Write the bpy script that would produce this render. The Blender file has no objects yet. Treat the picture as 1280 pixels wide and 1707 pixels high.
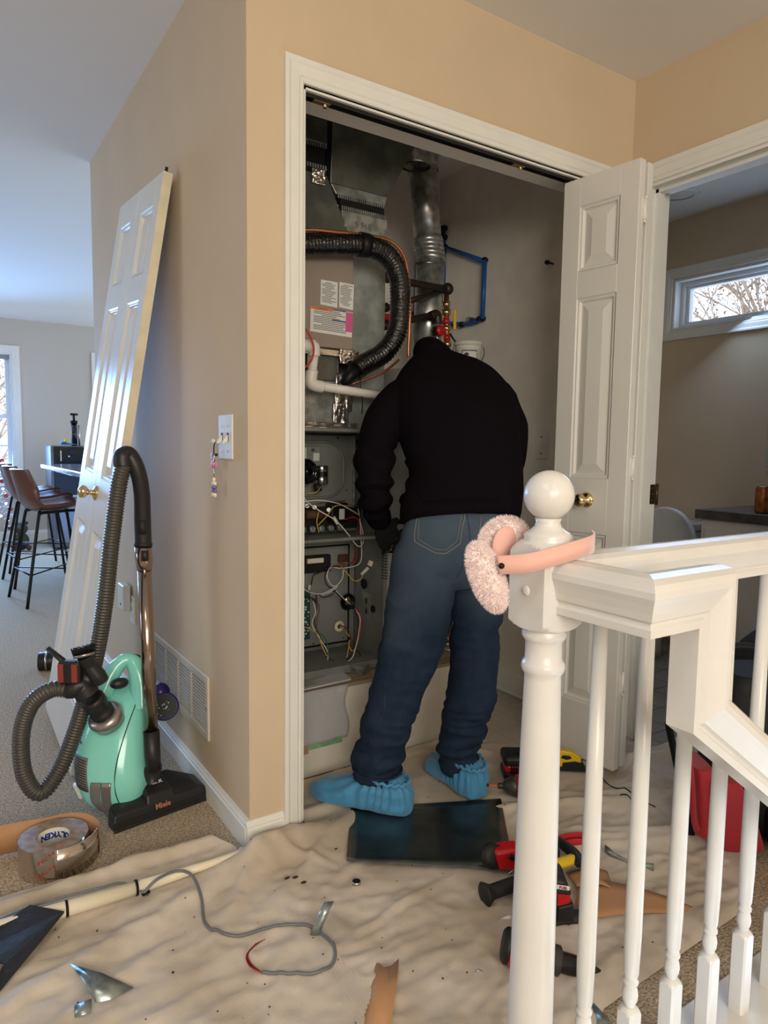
import bpy, bmesh, math, random
from math import sin, cos, pi, radians, sqrt
from mathutils import Vector, Matrix, noise

SC = bpy.context.scene
COL = SC.collection
random.seed(7)

# ---------------------------------------------------------------- camera
cam_data = bpy.data.cameras.new('camera')
cam_data.sensor_fit = 'VERTICAL'
cam_data.sensor_height = 36.0
cam_data.lens = 1155.0 / 1707.0 * 36.0
cam_data.clip_start = 0.02
camera = bpy.data.objects.new('camera', cam_data)
COL.objects.link(camera)
r0 = Vector((0.835632, -0.549116, 0.0138))
r1 = Vector((-0.039609, -0.085296, -0.995568))
r2 = Vector((0.54786, 0.831382, -0.093026))
CM = Matrix(((r0.x, -r1.x, -r2.x), (r0.y, -r1.y, -r2.y), (r0.z, -r1.z, -r2.z))).to_4x4()
CM.translation = (-0.70687, -1.72775, 1.1175)
camera.matrix_world = CM
SC.camera = camera

# ---------------------------------------------------------------- world, lights, exposure
SC.view_settings.view_transform = 'Standard'
SC.view_settings.look = 'None'
SC.view_settings.gamma = 1.0
SC.view_settings.use_curve_mapping = False
SC.view_settings.exposure = 0.0
world = bpy.data.worlds.new('sky')
SC.world = world
world.use_nodes = True
bgn = world.node_tree.nodes['Background']
bgn.inputs['Color'].default_value = (0.72, 0.86, 1.0, 1)
bgn.inputs['Strength'].default_value = 2.6

def area(name, loc, target, sx, sy, power, color, spread=180):
    d = bpy.data.lights.new(name, 'AREA')
    d.shape = 'RECTANGLE'; d.size = sx; d.size_y = sy
    d.energy = power; d.color = color; d.spread = radians(spread)
    o = bpy.data.objects.new(name, d)
    COL.objects.link(o)
    o.location = loc
    o.rotation_euler = (Vector(target) - Vector(loc)).to_track_quat('-Z', 'Y').to_euler()
    return o
# key lamp added for daylight from behind the camera; windows there are assumed
area('hall_key_light', (-1.3, -4.6, 2.0), (0.5, 0.0, 0.75), 2.6, 1.6, 158, (1.0, 0.925, 0.80))
# soft fill lamp added overhead to lift the floor; no fixture known
area('overhead_fill_light', (-1.3, -1.6, 2.43), (-1.3, -1.6, 0.0), 0.5, 0.5, 9, (1.0, 0.90, 0.78))
# cool fill lamp added at the unseen left side to tint the carpet
area('side_fill_light', (-4.4, 2.6, 1.5), (-0.6, 3.6, 0.0), 2.6, 1.5, 40, (0.62, 0.78, 1.0), 140)
# daylight through the far dining room windows
area('dining_window_light', (-0.7, 6.8, 1.45), (-0.8, 3.0, 0.0), 1.6, 1.3, 150, (0.22, 0.48, 1.0), 125)
# daylight through the transom window of the bathroom
area('bath_window_light', (2.9, 0.35, 1.95), (1.6, -0.4, 0.9), 0.9, 0.28, 8, (0.48, 0.68, 1.0))

# ---------------------------------------------------------------- materials
def lin(c):
    c = c / 255.0
    return c / 12.92 if c <= 0.04045 else ((c + 0.055) / 1.055) ** 2.4
def rgb(r, g, b):
    return (lin(r), lin(g), lin(b), 1)
MATS = {}
def mat(name, col, rough=0.5, metal=0.0, var=0.0, vscale=6.0, bump=0.0, bscale=80.0, coat=0.0,
        sheen=0.0, emit=None, estr=0.0, col2=None, alpha=1.0, trans=0.0, stretch=None, detail=4.0, lo=0.4, hi=0.62, bdist=0.01, ior=1.45, spec=0.5):
    m = bpy.data.materials.new(name); m.use_nodes = True
    nt = m.node_tree; b = nt.nodes['Principled BSDF']
    b.inputs['Base Color'].default_value = col
    b.inputs['Roughness'].default_value = rough
    b.inputs['Metallic'].default_value = metal
    b.inputs['Coat Weight'].default_value = coat
    b.inputs['Sheen Weight'].default_value = sheen
    b.inputs['Alpha'].default_value = alpha
    b.inputs['Transmission Weight'].default_value = trans
    b.inputs['IOR'].default_value = ior
    b.inputs['Specular IOR Level'].default_value = spec
    tc = nt.nodes.new('ShaderNodeTexCoord'); src = tc.outputs['Object']
    if stretch:
        mp = nt.nodes.new('ShaderNodeMapping'); mp.inputs['Scale'].default_value = stretch
        nt.links.new(src, mp.inputs['Vector']); src = mp.outputs['Vector']
    if var > 0 or col2:
        n = nt.nodes.new('ShaderNodeTexNoise'); n.inputs['Scale'].default_value = vscale
        n.inputs['Detail'].default_value = detail
        nt.links.new(src, n.inputs['Vector'])
        mr = nt.nodes.new('ShaderNodeMapRange'); mr.inputs[1].default_value = lo; mr.inputs[2].default_value = hi
        nt.links.new(n.outputs['Fac'], mr.inputs[0])
        mx = nt.nodes.new('ShaderNodeMix'); mx.data_type = 'RGBA'
        if not col2:
            col2 = tuple(c * (1 - var) for c in col[:3]) + (1,)
        mx.inputs[6].default_value = col; mx.inputs[7].default_value = col2
        nt.links.new(mr.outputs[0], mx.inputs[0]); nt.links.new(mx.outputs[2], b.inputs['Base Color'])
    if bump > 0:
        n2 = nt.nodes.new('ShaderNodeTexNoise'); n2.inputs['Scale'].default_value = bscale
        n2.inputs['Detail'].default_value = 3
        nt.links.new(src, n2.inputs['Vector'])
        bp = nt.nodes.new('ShaderNodeBump'); bp.inputs['Strength'].default_value = bump
        bp.inputs['Distance'].default_value = bdist
        nt.links.new(n2.outputs['Fac'], bp.inputs['Height']); nt.links.new(bp.outputs['Normal'], b.inputs['Normal'])
    if emit:
        b.inputs['Emission Color'].default_value = emit; b.inputs['Emission Strength'].default_value = estr
    MATS[name] = m
    return m
M = MATS
mat('wall_paint_cool_lit', rgb(196, 188, 178), 0.75, bump=0.12, bscale=260, bdist=0.003)  # wall paint greyed to put the cool light into the far wall's colour
mat('wall_paint', rgb(210, 189, 160), 0.75, bump=0.12, bscale=260, bdist=0.003, var=0.04, vscale=3)
mat('closet_paint', rgb(240, 234, 224), 0.85, var=0.10, vscale=5, bump=0.1, bscale=200, bdist=0.003)
mat('ceiling_paint', rgb(236, 233, 228), 0.9, bump=0.08, bscale=200, bdist=0.003)
mat('white_trim', rgb(232, 231, 224), 0.35, var=0.03, vscale=12)
mat('door_white', rgb(226, 224, 218), 0.3, bump=0.06, bscale=90, stretch=(6, 6, 0.6), bdist=0.003)
mat('door_edge', rgb(224, 214, 188), 0.45, var=0.12, vscale=14)
mat('rail_white', rgb(226, 224, 219), 0.26, var=0.05, vscale=9, bump=0.05, bscale=30, bdist=0.004)
mat('carpet', rgb(214, 194, 164), 1.0, col2=rgb(150, 124, 94), vscale=150, bump=1.0, bscale=190, bdist=0.012, detail=2, lo=0.38, hi=0.66, sheen=0.2)
mat('canvas', rgb(216, 204, 188), 0.95, col2=rgb(190, 176, 156), vscale=4.5, bump=0.35, bscale=420, bdist=0.003)
mat('black', rgb(16, 16, 18), 0.45, spec=0.3)
mat('black_gloss', rgb(12, 12, 14), 0.15, coat=0.3)
mat('rubber', rgb(30, 30, 31), 0.6)
mat('galv', rgb(176, 180, 176), 0.36, 0.6, col2=rgb(130, 136, 134), vscale=26, detail=6)
mat('galv_dull', rgb(160, 165, 160), 0.5, 0.25, col2=rgb(130, 136, 132), vscale=14, detail=6)
mat('steel', rgb(190, 190, 190), 0.25, 1.0)
mat('dark_steel', rgb(58, 58, 58), 0.4, 0.8)
mat('chrome', rgb(215, 215, 218), 0.08, 1.0)
mat('brass', rgb(226, 202, 150), 0.18, 1.0)
mat('copper', rgb(190, 124, 90), 0.35, 0.9)
mat('white_plastic', rgb(226, 224, 216), 0.4)
mat('paper', rgb(225, 222, 214), 0.7)
mat('red', rgb(196, 24, 26), 0.38)
mat('yellow', rgb(226, 190, 30), 0.4)
mat('brown_paper', rgb(188, 140, 98), 0.6, var=0.12, vscale=9)
mat('foil', rgb(225, 220, 212), 0.3, 1.0, bump=0.6, bscale=30, bdist=0.01)

# ---------------------------------------------------------------- mesh helpers
ORIGIN = {}
def worldloc(o):
    v = Vector((0, 0, 0))
    while o is not None:
        v += o.location; o = o.parent
    return v
def tag(o, label=None, cat=None, group=None, kind=None):
    if label: o['label'] = label
    if cat: o['category'] = cat
    if group: o['group'] = group
    if kind: o['kind'] = kind
    return o
def thing(name, loc, label, cat, group=None):
    o = bpy.data.objects.new(name, None); COL.objects.link(o)
    o.location = loc; o.empty_display_size = 0.05
    return tag(o, label, cat, group)
def frame_for(d):
    d = d.normalized()
    a = Vector((0, 0, 1)) if abs(d.z) < 0.9 else Vector((1, 0, 0))
    u = d.cross(a).normalized(); v = u.cross(d).normalized()
    return u, v
def spline(pts, n=8):
    P_ = [Vector(p) for p in pts]
    if len(P_) < 3: return P_
    out = []
    for i in range(len(P_) - 1):
        p0 = P_[max(i - 1, 0)]; p1 = P_[i]; p2 = P_[i + 1]; p3 = P_[min(i + 2, len(P_) - 1)]
        for k in range(n):
            t = k / n
            out.append(0.5 * ((2 * p1) + (-p0 + p2) * t + (2 * p0 - 5 * p1 + 4 * p2 - p3) * t * t + (-p0 + 3 * p1 - 3 * p2 + p3) * t ** 3))
    out.append(P_[-1])
    return out
class MB:
    def __init__(s): s.v = []; s.f = []; s.sm = []
    def add(s, vs, fs, smooth=False, mtx=None):
        b = len(s.v)
        for p in vs:
            p = Vector(p)
            s.v.append(mtx @ p if mtx else p)
        for f in fs: s.f.append([b + i for i in f]); s.sm.append(smooth)
        return s
    def box(s, a, b, mtx=None):
        x0, y0, z0 = a; x1, y1, z1 = b
        if x0 > x1: x0, x1 = x1, x0
        if y0 > y1: y0, y1 = y1, y0
        if z0 > z1: z0, z1 = z1, z0
        vs = [(x0,y0,z0),(x1,y0,z0),(x1,y1,z0),(x0,y1,z0),(x0,y0,z1),(x1,y0,z1),(x1,y1,z1),(x0,y1,z1)]
        return s.add(vs, [(0,3,2,1),(4,5,6,7),(0,1,5,4),(1,2,6,5),(2,3,7,6),(3,0,4,7)], False, mtx)
    def hexa(s, vs, mtx=None):   # 8 corners, bottom four then top four
        return s.add(vs, [(0,3,2,1),(4,5,6,7),(0,1,5,4),(1,2,6,5),(2,3,7,6),(3,0,4,7)], False, mtx)
    def prism(s, poly, axis, a, b, mtx=None, smooth=False):
        n = len(poly)
        def mk(p, t):
            if axis == 'x': return (t, p[0], p[1])
            if axis == 'y': return (p[0], t, p[1])
            return (p[0], p[1], t)
        vs = [mk(p, a) for p in poly] + [mk(p, b) for p in poly]
        fs = [tuple(range(n)), tuple(range(2 * n - 1, n - 1, -1))] + [(i, i + n, (i + 1) % n + n, (i + 1) % n) for i in range(n)]
        ar = sum(poly[i][0] * poly[(i + 1) % n][1] - poly[(i + 1) % n][0] * poly[i][1] for i in range(n))
        flip = (ar > 0) == (b > a)
        if axis == 'y': flip = not flip
        if not flip: fs = [tuple(reversed(f)) for f in fs]
        else: pass
        fs = [tuple(reversed(f)) for f in fs]
        b0 = len(s.v); s.add(vs, fs, smooth, mtx)
        return s
    def tube(s, pts, r, n=12, cap=True, closed=False, mtx=None, smooth=True, flat=1.0):
        pts = [Vector(p) for p in pts]; m = len(pts)
        rs = r if isinstance(r, (list, tuple)) else [r] * m
        if len(rs) != m:
            L = len(rs); rs = [rs[min(int(i * (L - 1) / (m - 1)), L - 2)] * (1 - (i * (L - 1) / (m - 1) - min(int(i * (L - 1) / (m - 1)), L - 2))) + rs[min(int(i * (L - 1) / (m - 1)), L - 2) + 1] * (i * (L - 1) / (m - 1) - min(int(i * (L - 1) / (m - 1)), L - 2)) for i in range(m)]
        vs = []; u = None
        for i in range(m):
            if closed: d = pts[(i + 1) % m] - pts[i - 1]
            else: d = pts[min(i + 1, m - 1)] - pts[max(i - 1, 0)]
            if d.length < 1e-9: d = Vector((0, 0, 1))
            d.normalize()
            if u is None: u, w = frame_for(d)
            else:
                u = (u - d * u.dot(d))
                if u.length < 1e-6: u, w = frame_for(d)
                u.normalize(); w = u.cross(d).normalized()
            for k in range(n):
                a = 2 * pi * k / n
                vs.append(pts[i] + (u * cos(a) + w * sin(a) * flat) * rs[i])
        fs = []
        for i in range(m if closed else m - 1):
            j = (i + 1) % m
            for k in range(n):
                fs.append((i * n + k, i * n + (k + 1) % n, j * n + (k + 1) % n, j * n + k))
        b0 = len(s.f); s.add(vs, fs, smooth, mtx)
        if cap and not closed:
            b = len(s.v) - len(vs)
            s.f.append([b + k for k in reversed(range(n))]); s.sm.append(False)
            s.f.append([b + (m - 1) * n + k for k in range(n)]); s.sm.append(False)
        return s
    def cyl(s, a, b, r, r2=None, n=16, mtx=None):
        return s.tube([a, b], [r, r if r2 is None else r2], n, True, False, mtx)
    def lathe(s, prof, n=24, mtx=None, cap=True, smooth=True):
        vs = []
        for (r, z) in prof:
            for k in range(n):
                a = 2 * pi * k / n; vs.append((r * cos(a), r * sin(a), z))
        fs = []
        for i in range(len(prof) - 1):
            for k in range(n): fs.append((i * n + k, i * n + (k + 1) % n, (i + 1) * n + (k + 1) % n, (i + 1) * n + k))
        s.add(vs, fs, smooth, mtx)
        if cap:
            b = len(s.v) - len(vs)
            if prof[0][0] > 1e-5: s.f.append([b + k for k in reversed(range(n))]); s.sm.append(False)
            if prof[-1][0] > 1e-5: s.f.append([b + (len(prof) - 1) * n + k for k in range(n)]); s.sm.append(False)
        return s
    def ball(s, c, r, n=16, sc=(1, 1, 1), mtx=None):
        prof = [(max(r * sin(pi * i / n), 1e-6), -r * cos(pi * i / n)) for i in range(n + 1)]
        m_ = Matrix.Translation(c) @ Matrix.Diagonal((sc[0], sc[1], sc[2], 1))
        return s.lathe(prof, n * 2, (mtx @ m_) if mtx else m_, cap=False)
    def loft(s, rings, cap=True, smooth=True, mtx=None, closed=True):
        n = len(rings[0]); vs = [p for r in rings for p in r]; fs = []
        for i in range(len(rings) - 1):
            for k in range(n if closed else n - 1):
                fs.append((i * n + k, i * n + (k + 1) % n, (i + 1) * n + (k + 1) % n, (i + 1) * n + k))
        s.add(vs, fs, smooth, mtx)
        if cap:
            b = len(s.v) - len(vs)
            s.f.append([b + k for k in reversed(range(n))]); s.sm.append(False)
            s.f.append([b + (len(rings) - 1) * n + k for k in range(n)]); s.sm.append(False)
        return s
    def torus(s, c, R, r, n=24, m=10, mtx=None):
        pts = [Vector(c) + Vector((R * cos(2 * pi * i / n), R * sin(2 * pi * i / n), 0)) for i in range(n)]
        return s.tube(pts, r, m, False, True, mtx)
    def grid(s, fn, nu, nv, smooth=True, mtx=None):
        vs = [fn(i / nu, j / nv) for j in range(nv + 1) for i in range(nu + 1)]
        fs = [(j * (nu + 1) + i, j * (nu + 1) + i + 1, (j + 1) * (nu + 1) + i + 1, (j + 1) * (nu + 1) + i) for j in range(nv) for i in range(nu)]
        return s.add(vs, fs, smooth, mtx)
    def build(s, name, material, parent=None, bevel=0.0, seg=2, label=None, cat=None, group=None, kind=None,
              solid=0.0, sub=0, loc=None, fix=True, wn=False):
        me = bpy.data.meshes.new(name)
        off = Vector((0, 0, 0))
        if parent is not None: off = worldloc(parent)
        elif loc is not None: off = Vector(loc)
        me.from_pydata([p - off for p in s.v], [], s.f)
        me.polygons.foreach_set('use_smooth', s.sm)
        if fix:
            bm = bmesh.new(); bm.from_mesh(me)
            bmesh.ops.recalc_face_normals(bm, faces=bm.faces[:])
            bm.to_mesh(me); bm.free()
        o = bpy.data.objects.new(name, me); COL.objects.link(o)
        if material: me.materials.append(M[material] if isinstance(material, str) else material)
        if parent is not None: o.parent = parent
        elif loc is not None: o.location = loc
        if solid:
            md = o.modifiers.new('solid', 'SOLIDIFY'); md.thickness = solid; md.offset = 0
        if bevel:
            md = o.modifiers.new('bevel', 'BEVEL'); md.width = bevel; md.segments = seg
            md.limit_method = 'ANGLE'; md.angle_limit = radians(40); md.harden_normals = False
        if sub:
            md = o.modifiers.new('sub', 'SUBSURF'); md.levels = sub; md.render_levels = sub
        tag(o, label, cat, group, kind)
        return o
def remeshed(o, voxel, smooth_it=6, fac=0.5):
    md = o.modifiers.new('rm', 'REMESH'); md.mode = 'VOXEL'; md.voxel_size = voxel; md.use_smooth_shade = True
    ms = o.modifiers.new('sm', 'SMOOTH'); ms.factor = fac; ms.iterations = smooth_it
    dg = bpy.context.evaluated_depsgraph_get(); dg.update()
    me = bpy.data.meshes.new_from_object(o.evaluated_get(dg))
    o.modifiers.clear()
    old = o.data; nm = old.name; o.data = me; bpy.data.meshes.remove(old); me.name = nm
    me.polygons.foreach_set('use_smooth', [True] * len(me.polygons))
    return o
def rot(axis, deg): return Matrix.Rotation(radians(deg), 4, axis)
def tr(x, y=None, z=None): return Matrix.Translation((x, y, z) if y is not None else x)
def basis(o, ex, ey, ez):
    m = Matrix((ex, ey, ez)).transposed().to_4x4(); m.translation = o
    return m
def look(a, b, up=(0, 0, 1)):    # local z runs from a to b
    z = (Vector(b) - Vector(a)).normalized(); x = Vector(up).cross(z)
    if x.length < 1e-5: x = Vector((1, 0, 0))
    x.normalize(); y = z.cross(x)
    return basis(Vector(a), x, y, z)
def text(name, s, size, material, parent, mtx, extrude=0.0004, bold=0.0, align='CENTER'):
    cu = bpy.data.curves.new(name, 'FONT'); cu.body = s; cu.size = size; cu.extrude = extrude
    cu.align_x = align; cu.align_y = 'CENTER'; cu.offset = bold; cu.resolution_u = 2
    tmp = bpy.data.objects.new(name, cu); COL.objects.link(tmp)
    dg = bpy.context.evaluated_depsgraph_get(); dg.update()
    me = bpy.data.meshes.new_from_object(tmp.evaluated_get(dg))
    bpy.data.objects.remove(tmp); bpy.data.curves.remove(cu)
    off = Matrix.Translation(-worldloc(parent)) if parent is not None else Matrix()
    me.transform(off @ mtx); me.name = name
    me.materials.clear(); me.materials.append(M[material])
    o = bpy.data.objects.new(name, me); COL.objects.link(o)
    if parent is not None: o.parent = parent
    return o


# ================================================================ THE ROOM
CH = 2.455
# carpet with the stairwell left open
c = MB()
for (x0, x1, y0, y1) in [(-4.6, 0.06, -5, -1.108), (0.06, 1.505, -5, -2.15), (-4.6, 1.505, -1.108, 0.0), (-4.6, 0.0, 0.0, 6.95), (0.0, 3.2, 1.943, 6.95)]:
    c.box((x0, y0, -0.03), (x1, y1, 0.0))
c.build('floor', 'carpet', kind='structure')
def tile_mat():
    m = mat('vinyl_tile', rgb(196, 186, 170), 0.35, var=0.12, vscale=7)
    return m
tile_mat(); mat('grout', rgb(150, 140, 124), 0.8); mat('bath_tile', rgb(150, 142, 130), 0.35, var=0.15, vscale=5)
fl = MB(); fl.box((0.115, 0.0, -0.03), (1.505, 1.154, -0.0035)); fl = fl.build('floor_closet', 'grout', kind='structure')
def tiles(parent, matname, x0, x1, y0, y1, s, z, ox=0.0, oy=0.0):
    gp = 0.0022
    i0, j0 = int((x0 - ox) // s), int((y0 - oy) // s)
    for i in range(i0, int((x1 - ox) // s) + 1):
        for j in range(j0, int((y1 - oy) // s) + 1):
            a0, a1 = max(x0, ox + i * s + gp), min(x1, ox + (i + 1) * s - gp); b0, b1 = max(y0, oy + j * s + gp), min(y1, oy + (j + 1) * s - gp)
            if a1 - a0 > 0.01 and b1 - b0 > 0.01: MB().box((a0, b0, z - 0.0035), (a1, b1, z)).build('tile', matname, parent)
MB().box((0.115, 1.15, -0.03), (3.2, 1.943, 0.0)).build('floor_wall_core', 'grout', kind='structure')
tiles(fl, 'vinyl_tile', 0.80, 1.500, 0.0, 1.15, 0.159, 0.0, 1.135, 0.214)
fb = MB().box((1.505, -5, -0.03), (3.2, 1.943, -0.0035)).build('floor_bathroom', 'grout', kind='structure')
tiles(fb, 'bath_tile', 1.51, 2.98, -0.95, 1.1, 0.159, 0.0, 1.135, 0.214)
# ceiling
MB().box((-4.6, -5, CH), (3.2, 6.95, CH + 0.05)).build('ceiling', 'ceiling_paint', kind='structure')
# left side wall (x 0..0.115) and the far return
w = MB(); w.box((0, 0.0, 0), (0.115, 1.943, CH)); w.box((0.115, 1.80, 0), (3.2, 1.943, CH))
w.build('wall_left', 'wall_paint', kind='structure')
# closet front wall
OX0, OX1, OZ = 0.160, 1.338, 2.06
w = MB(); w.box((0.1151, 0.0, 0), (OX0, 0.115, CH)); w.box((OX1, 0, 0), (1.505, 0.115, CH)); w.box((OX0, 0, OZ), (OX1, 0.115, CH))
w.build('wall_front', 'wall_paint', kind='structure')
# closet interior skins
w = MB(); w.box((0.1151, 1.154, 0), (1.6, 1.2, CH)); w.box((1.5005, 0.116, 0), (1.5045, 1.154, CH)); w.box((0.1155, 0.1155, 0), (0.12, 1.154, CH))
w.box((OX1, 0.1152, 0), (1.5, 0.12, CH)); w.box((OX0, 0.1152, OZ), (OX1, 0.12, CH))
w.build('wall_closet', 'closet_paint', kind='structure')
# right wall with the bathroom doorway
DY0, DY1, DZ = -0.073, -0.90, 2.068
w = MB(); w.box((1.505, DY0, 0), (1.62, 1.80, CH)); w.box((1.505, -5, 0), (1.62, DY1, CH)); w.box((1.505, DY1, DZ), (1.62, DY0, CH))
w.build('wall_right', 'wall_paint', kind='structure')
# bathroom far wall with a transom window opening
WY0, WY1, WZ0, WZ1 = 0.83, -0.55, 1.825, 2.115
w = MB(); w.box((2.99, WY0, 0), (3.15, 1.8, CH)); w.box((2.99, -5, 0), (3.15, WY1, CH)); w.box((2.99, WY1, 0), (3.15, WY0, WZ0)); w.box((2.99, WY1, WZ1), (3.15, WY0, CH))
w.build('wall_bathroom', 'wall_paint', kind='structure')
# dining room far wall
VX0, VX1, VZ0, VZ1 = -0.80, 0.10, 0.72, 2.08
w = MB(); w.box((-4.6, 6.95, 0), (VX0, 7.1, CH)); w.box((VX1, 6.95, 0), (3.2, 7.1, CH)); w.box((VX0, 6.95, 0), (VX1, 7.1, VZ0)); w.box((VX0, 6.95, VZ1), (VX1, 7.1, CH))
w.build('wall_far', 'wall_paint_cool_lit', kind='structure')
# side and rear walls (outside the frame)
w = MB(); w.box((-4.75, -5, 0), (-4.6, 7.1, CH)); w.build('wall_side', 'wall_paint', kind='structure')
w = MB(); w.box((-4.75, -5.15, 0), (3.2, -5, CH)); w.build('wall_rear', 'wall_paint', kind='structure')

# ---- trim
def casing_profile(w=0.057):
    # (distance from the opening edge outwards, thickness)
    return [(0.0, 0.0), (0.0, 0.009), (0.004, 0.011), (0.012, 0.011), (0.016, 0.014), (0.040, 0.016), (0.046, 0.019), (w, 0.019), (w, 0.0)]
def casing(name, plane, fix_, a0, a1, z1, sgn, wdt=0.057, z0=0.0, bottom=False, mname='white_trim'):
    # mitred casing around an opening on a wall plane; plane 'y' (runs along x) or 'x' (runs along y)
    pr = casing_profile(wdt)
    m = MB()
    def pt(a, z, t):
        return (a, fix_ + sgn * t, z) if plane == 'y' else (fix_ + sgn * t, a, z)
    lo, hi = min(a0, a1), max(a0, a1)
    segs = [((lo, z0), (lo, z1)), ((lo, z1), (hi, z1)), ((hi, z1), (hi, z0))]
    def ring(corner):
        r = []
        for d, t in pr:
            a = lo - d if corner[0] == 'l' else hi + d
            z = z1 + d if corner[1] == 't' else (z0 - d if bottom else z0)
            r.append(pt(a, z, t))
        return r
    rings = [ring('lb'), ring('lt'), ring('rt'), ring('rb')]
    if bottom:
        rings.append(rings[0]); m.loft(rings, cap=False, smooth=False)
    else: m.loft(rings, cap=True, smooth=False)
    return m.build(name, mname, kind='structure')
casing('trim_closet_casing', 'y', 0.0, OX0 - 0.004, OX1 + 0.004, OZ + 0.004, -1)
casing('trim_bath_casing', 'x', 1.505, DY0 + 0.004, DY1, DZ + 0.004, -1, 0.062)
m = MB(); m.box((OX0 - 0.006, 0.0, 0), (OX0 + 0.006, 0.118, OZ)); m.box((OX1 - 0.006, 0, 0), (OX1 + 0.006, 0.118, OZ)); m.box((OX0, 0, OZ - 0.006), (OX1, 0.118, OZ + 0.006))
m.build('trim_closet_jamb', 'white_trim', kind='structure')
m = MB(); m.box((1.503, DY0 - 0.008, 0), (1.622, DY0 + 0.01, DZ)); m.box((1.503, DY1 - 0.01, 0), (1.622, DY1 + 0.008, DZ)); m.box((1.503, DY1, DZ - 0.008), (1.622, DY0, DZ + 0.01))
m.box((1.54, DY0 - 0.02, 0), (1.575, DY0, DZ)); m.box((1.54, DY1, 0), (1.575, DY1 + 0.02, DZ)); m.box((1.54, DY1, DZ - 0.02), (1.575, DY0, DZ))
m.build('trim_bath_jamb', 'white_trim', kind='structure')
# bifold track in the closet head
t = thing('bifold_track', (OX0, 0.022, OZ - 0.006), 'dark metal sliding track under the closet door head', 'door track')
m = MB(); m.box((OX0 + 0.008, 0.010, OZ - 0.016), (OX1 - 0.008, 0.012, OZ - 0.006)); m.box((OX0 + 0.008, 0.032, OZ - 0.016), (OX1 - 0.008, 0.034, OZ - 0.006)); m.box((OX0 + 0.008, 0.012, OZ - 0.008), (OX1 - 0.008, 0.032, OZ - 0.006))
m.build('channel', 'dark_steel', t)
mat('track_brass', rgb(150, 130, 90), 0.35, 0.8)
for xx in (0.20, 0.93):
    MB().box((xx, 0.013, OZ - 0.018), (xx + 0.05, 0.031, OZ - 0.010)).build('bracket', 'track_brass', t, bevel=0.002)
    MB().cyl((xx + 0.035, 0.022, OZ - 0.026), (xx + 0.035, 0.022, OZ - 0.012), 0.006, n=10).build('pivot_pin', 'brass', t)
# baseboards
def baseboard(name, p0, p1, nrm, h=0.083, t=0.012):
    # colonial profile run between two floor points
    pr = [(0, 0), (t, 0), (t, h * 0.74), (t * 0.75, h * 0.78), (t * 0.8, h * 0.84), (t * 0.45, h * 0.93), (t * 0.3, h), (0, h)]
    n = Vector(nrm); rings = []
    for p in (p0, p1):
        rings.append([Vector((p[0], p[1], z)) + n * d for d, z in pr])
    return MB().loft(rings, smooth=False).build(name, 'white_trim', kind='structure')
baseboard('baseboard_left', (-0.0, 0.0, 0), (0.0, 1.943, 0), (-1, 0, 0), t=0.014)
baseboard('baseboard_front', (-0.012, 0.0, 0), (OX0 - 0.061, 0.0, 0), (0, -1, 0), t=0.014)
baseboard('baseboard_corner', (OX1 + 0.06, 0.0, 0), (1.505, 0.0, 0), (0, -1, 0))
baseboard('baseboard_closet', (1.5, 0.12, 0), (1.5, 1.154, 0), (-1, 0, 0), h=0.1)
MB().box((1.488, 0.12, 0), (1.474, 1.154, 0.016)).build('baseboard_closet_shoe', 'white_trim', kind='structure', bevel=0.004)
baseboard('baseboard_far', (-4.6, 6.95, 0), (3.2, 6.95, 0), (0, -1, 0), h=0.13)
baseboard('baseboard_bathroom', (2.99, 1.1, 0), (2.99, -4, 0), (-1, 0, 0), h=0.11)
baseboard('baseboard_right', (1.505, -1.04, 0), (1.505, -5, 0), (-1, 0, 0))

# ---- windows
mat('sash_white', rgb(225, 228, 232), 0.35)
mat('window_glass', (0.95, 0.97, 1, 1), 0.02, trans=1.0, ior=1.05)
casing('trim_bath_window_casing', 'x', 2.99, WY0 + 0.004, WY1, WZ1 + 0.004, -1, 0.055, WZ0 - 0.004, True)
win = thing('window_bathroom', (3.05, 0.1, WZ0), 'low wide transom window high on the bathroom wall', 'window'); del win['category']; del win['label']; win['kind'] = 'structure'
m = MB()
def xframe(m, x0, x1, y0, y1, z0, z1, t):
    y0, y1 = min(y0, y1), max(y0, y1)
    m.box((x0, y0, z0), (x1, y1, z0 + t)); m.box((x0, y0, z1 - t), (x1, y1, z1)); m.box((x0, y0, z0 + t), (x1, y0 + t, z1 - t)); m.box((x0, y1 - t, z0 + t), (x1, y1, z1 - t))
xframe(m, 2.992, 3.10, WY0, WY1, WZ0, WZ1, 0.012); m.build('window_liner', 'sash_white', win)
m = MB(); xframe(m, 3.05, 3.10, WY0 - 0.012, WY1 + 0.012, WZ0 + 0.012, WZ1 - 0.012, 0.022); xframe(m, 3.07, 3.115, WY0 - 0.04, WY1 + 0.04, WZ0 + 0.034, WZ1 - 0.034, 0.016); m.build('window_frame', 'sash_white', win, bevel=0.003)
MB().box((3.095, WY1 + 0.04, WZ0 + 0.045), (3.099, WY0 - 0.04, WZ1 - 0.045)).build('pane', 'window_glass', win)
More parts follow.
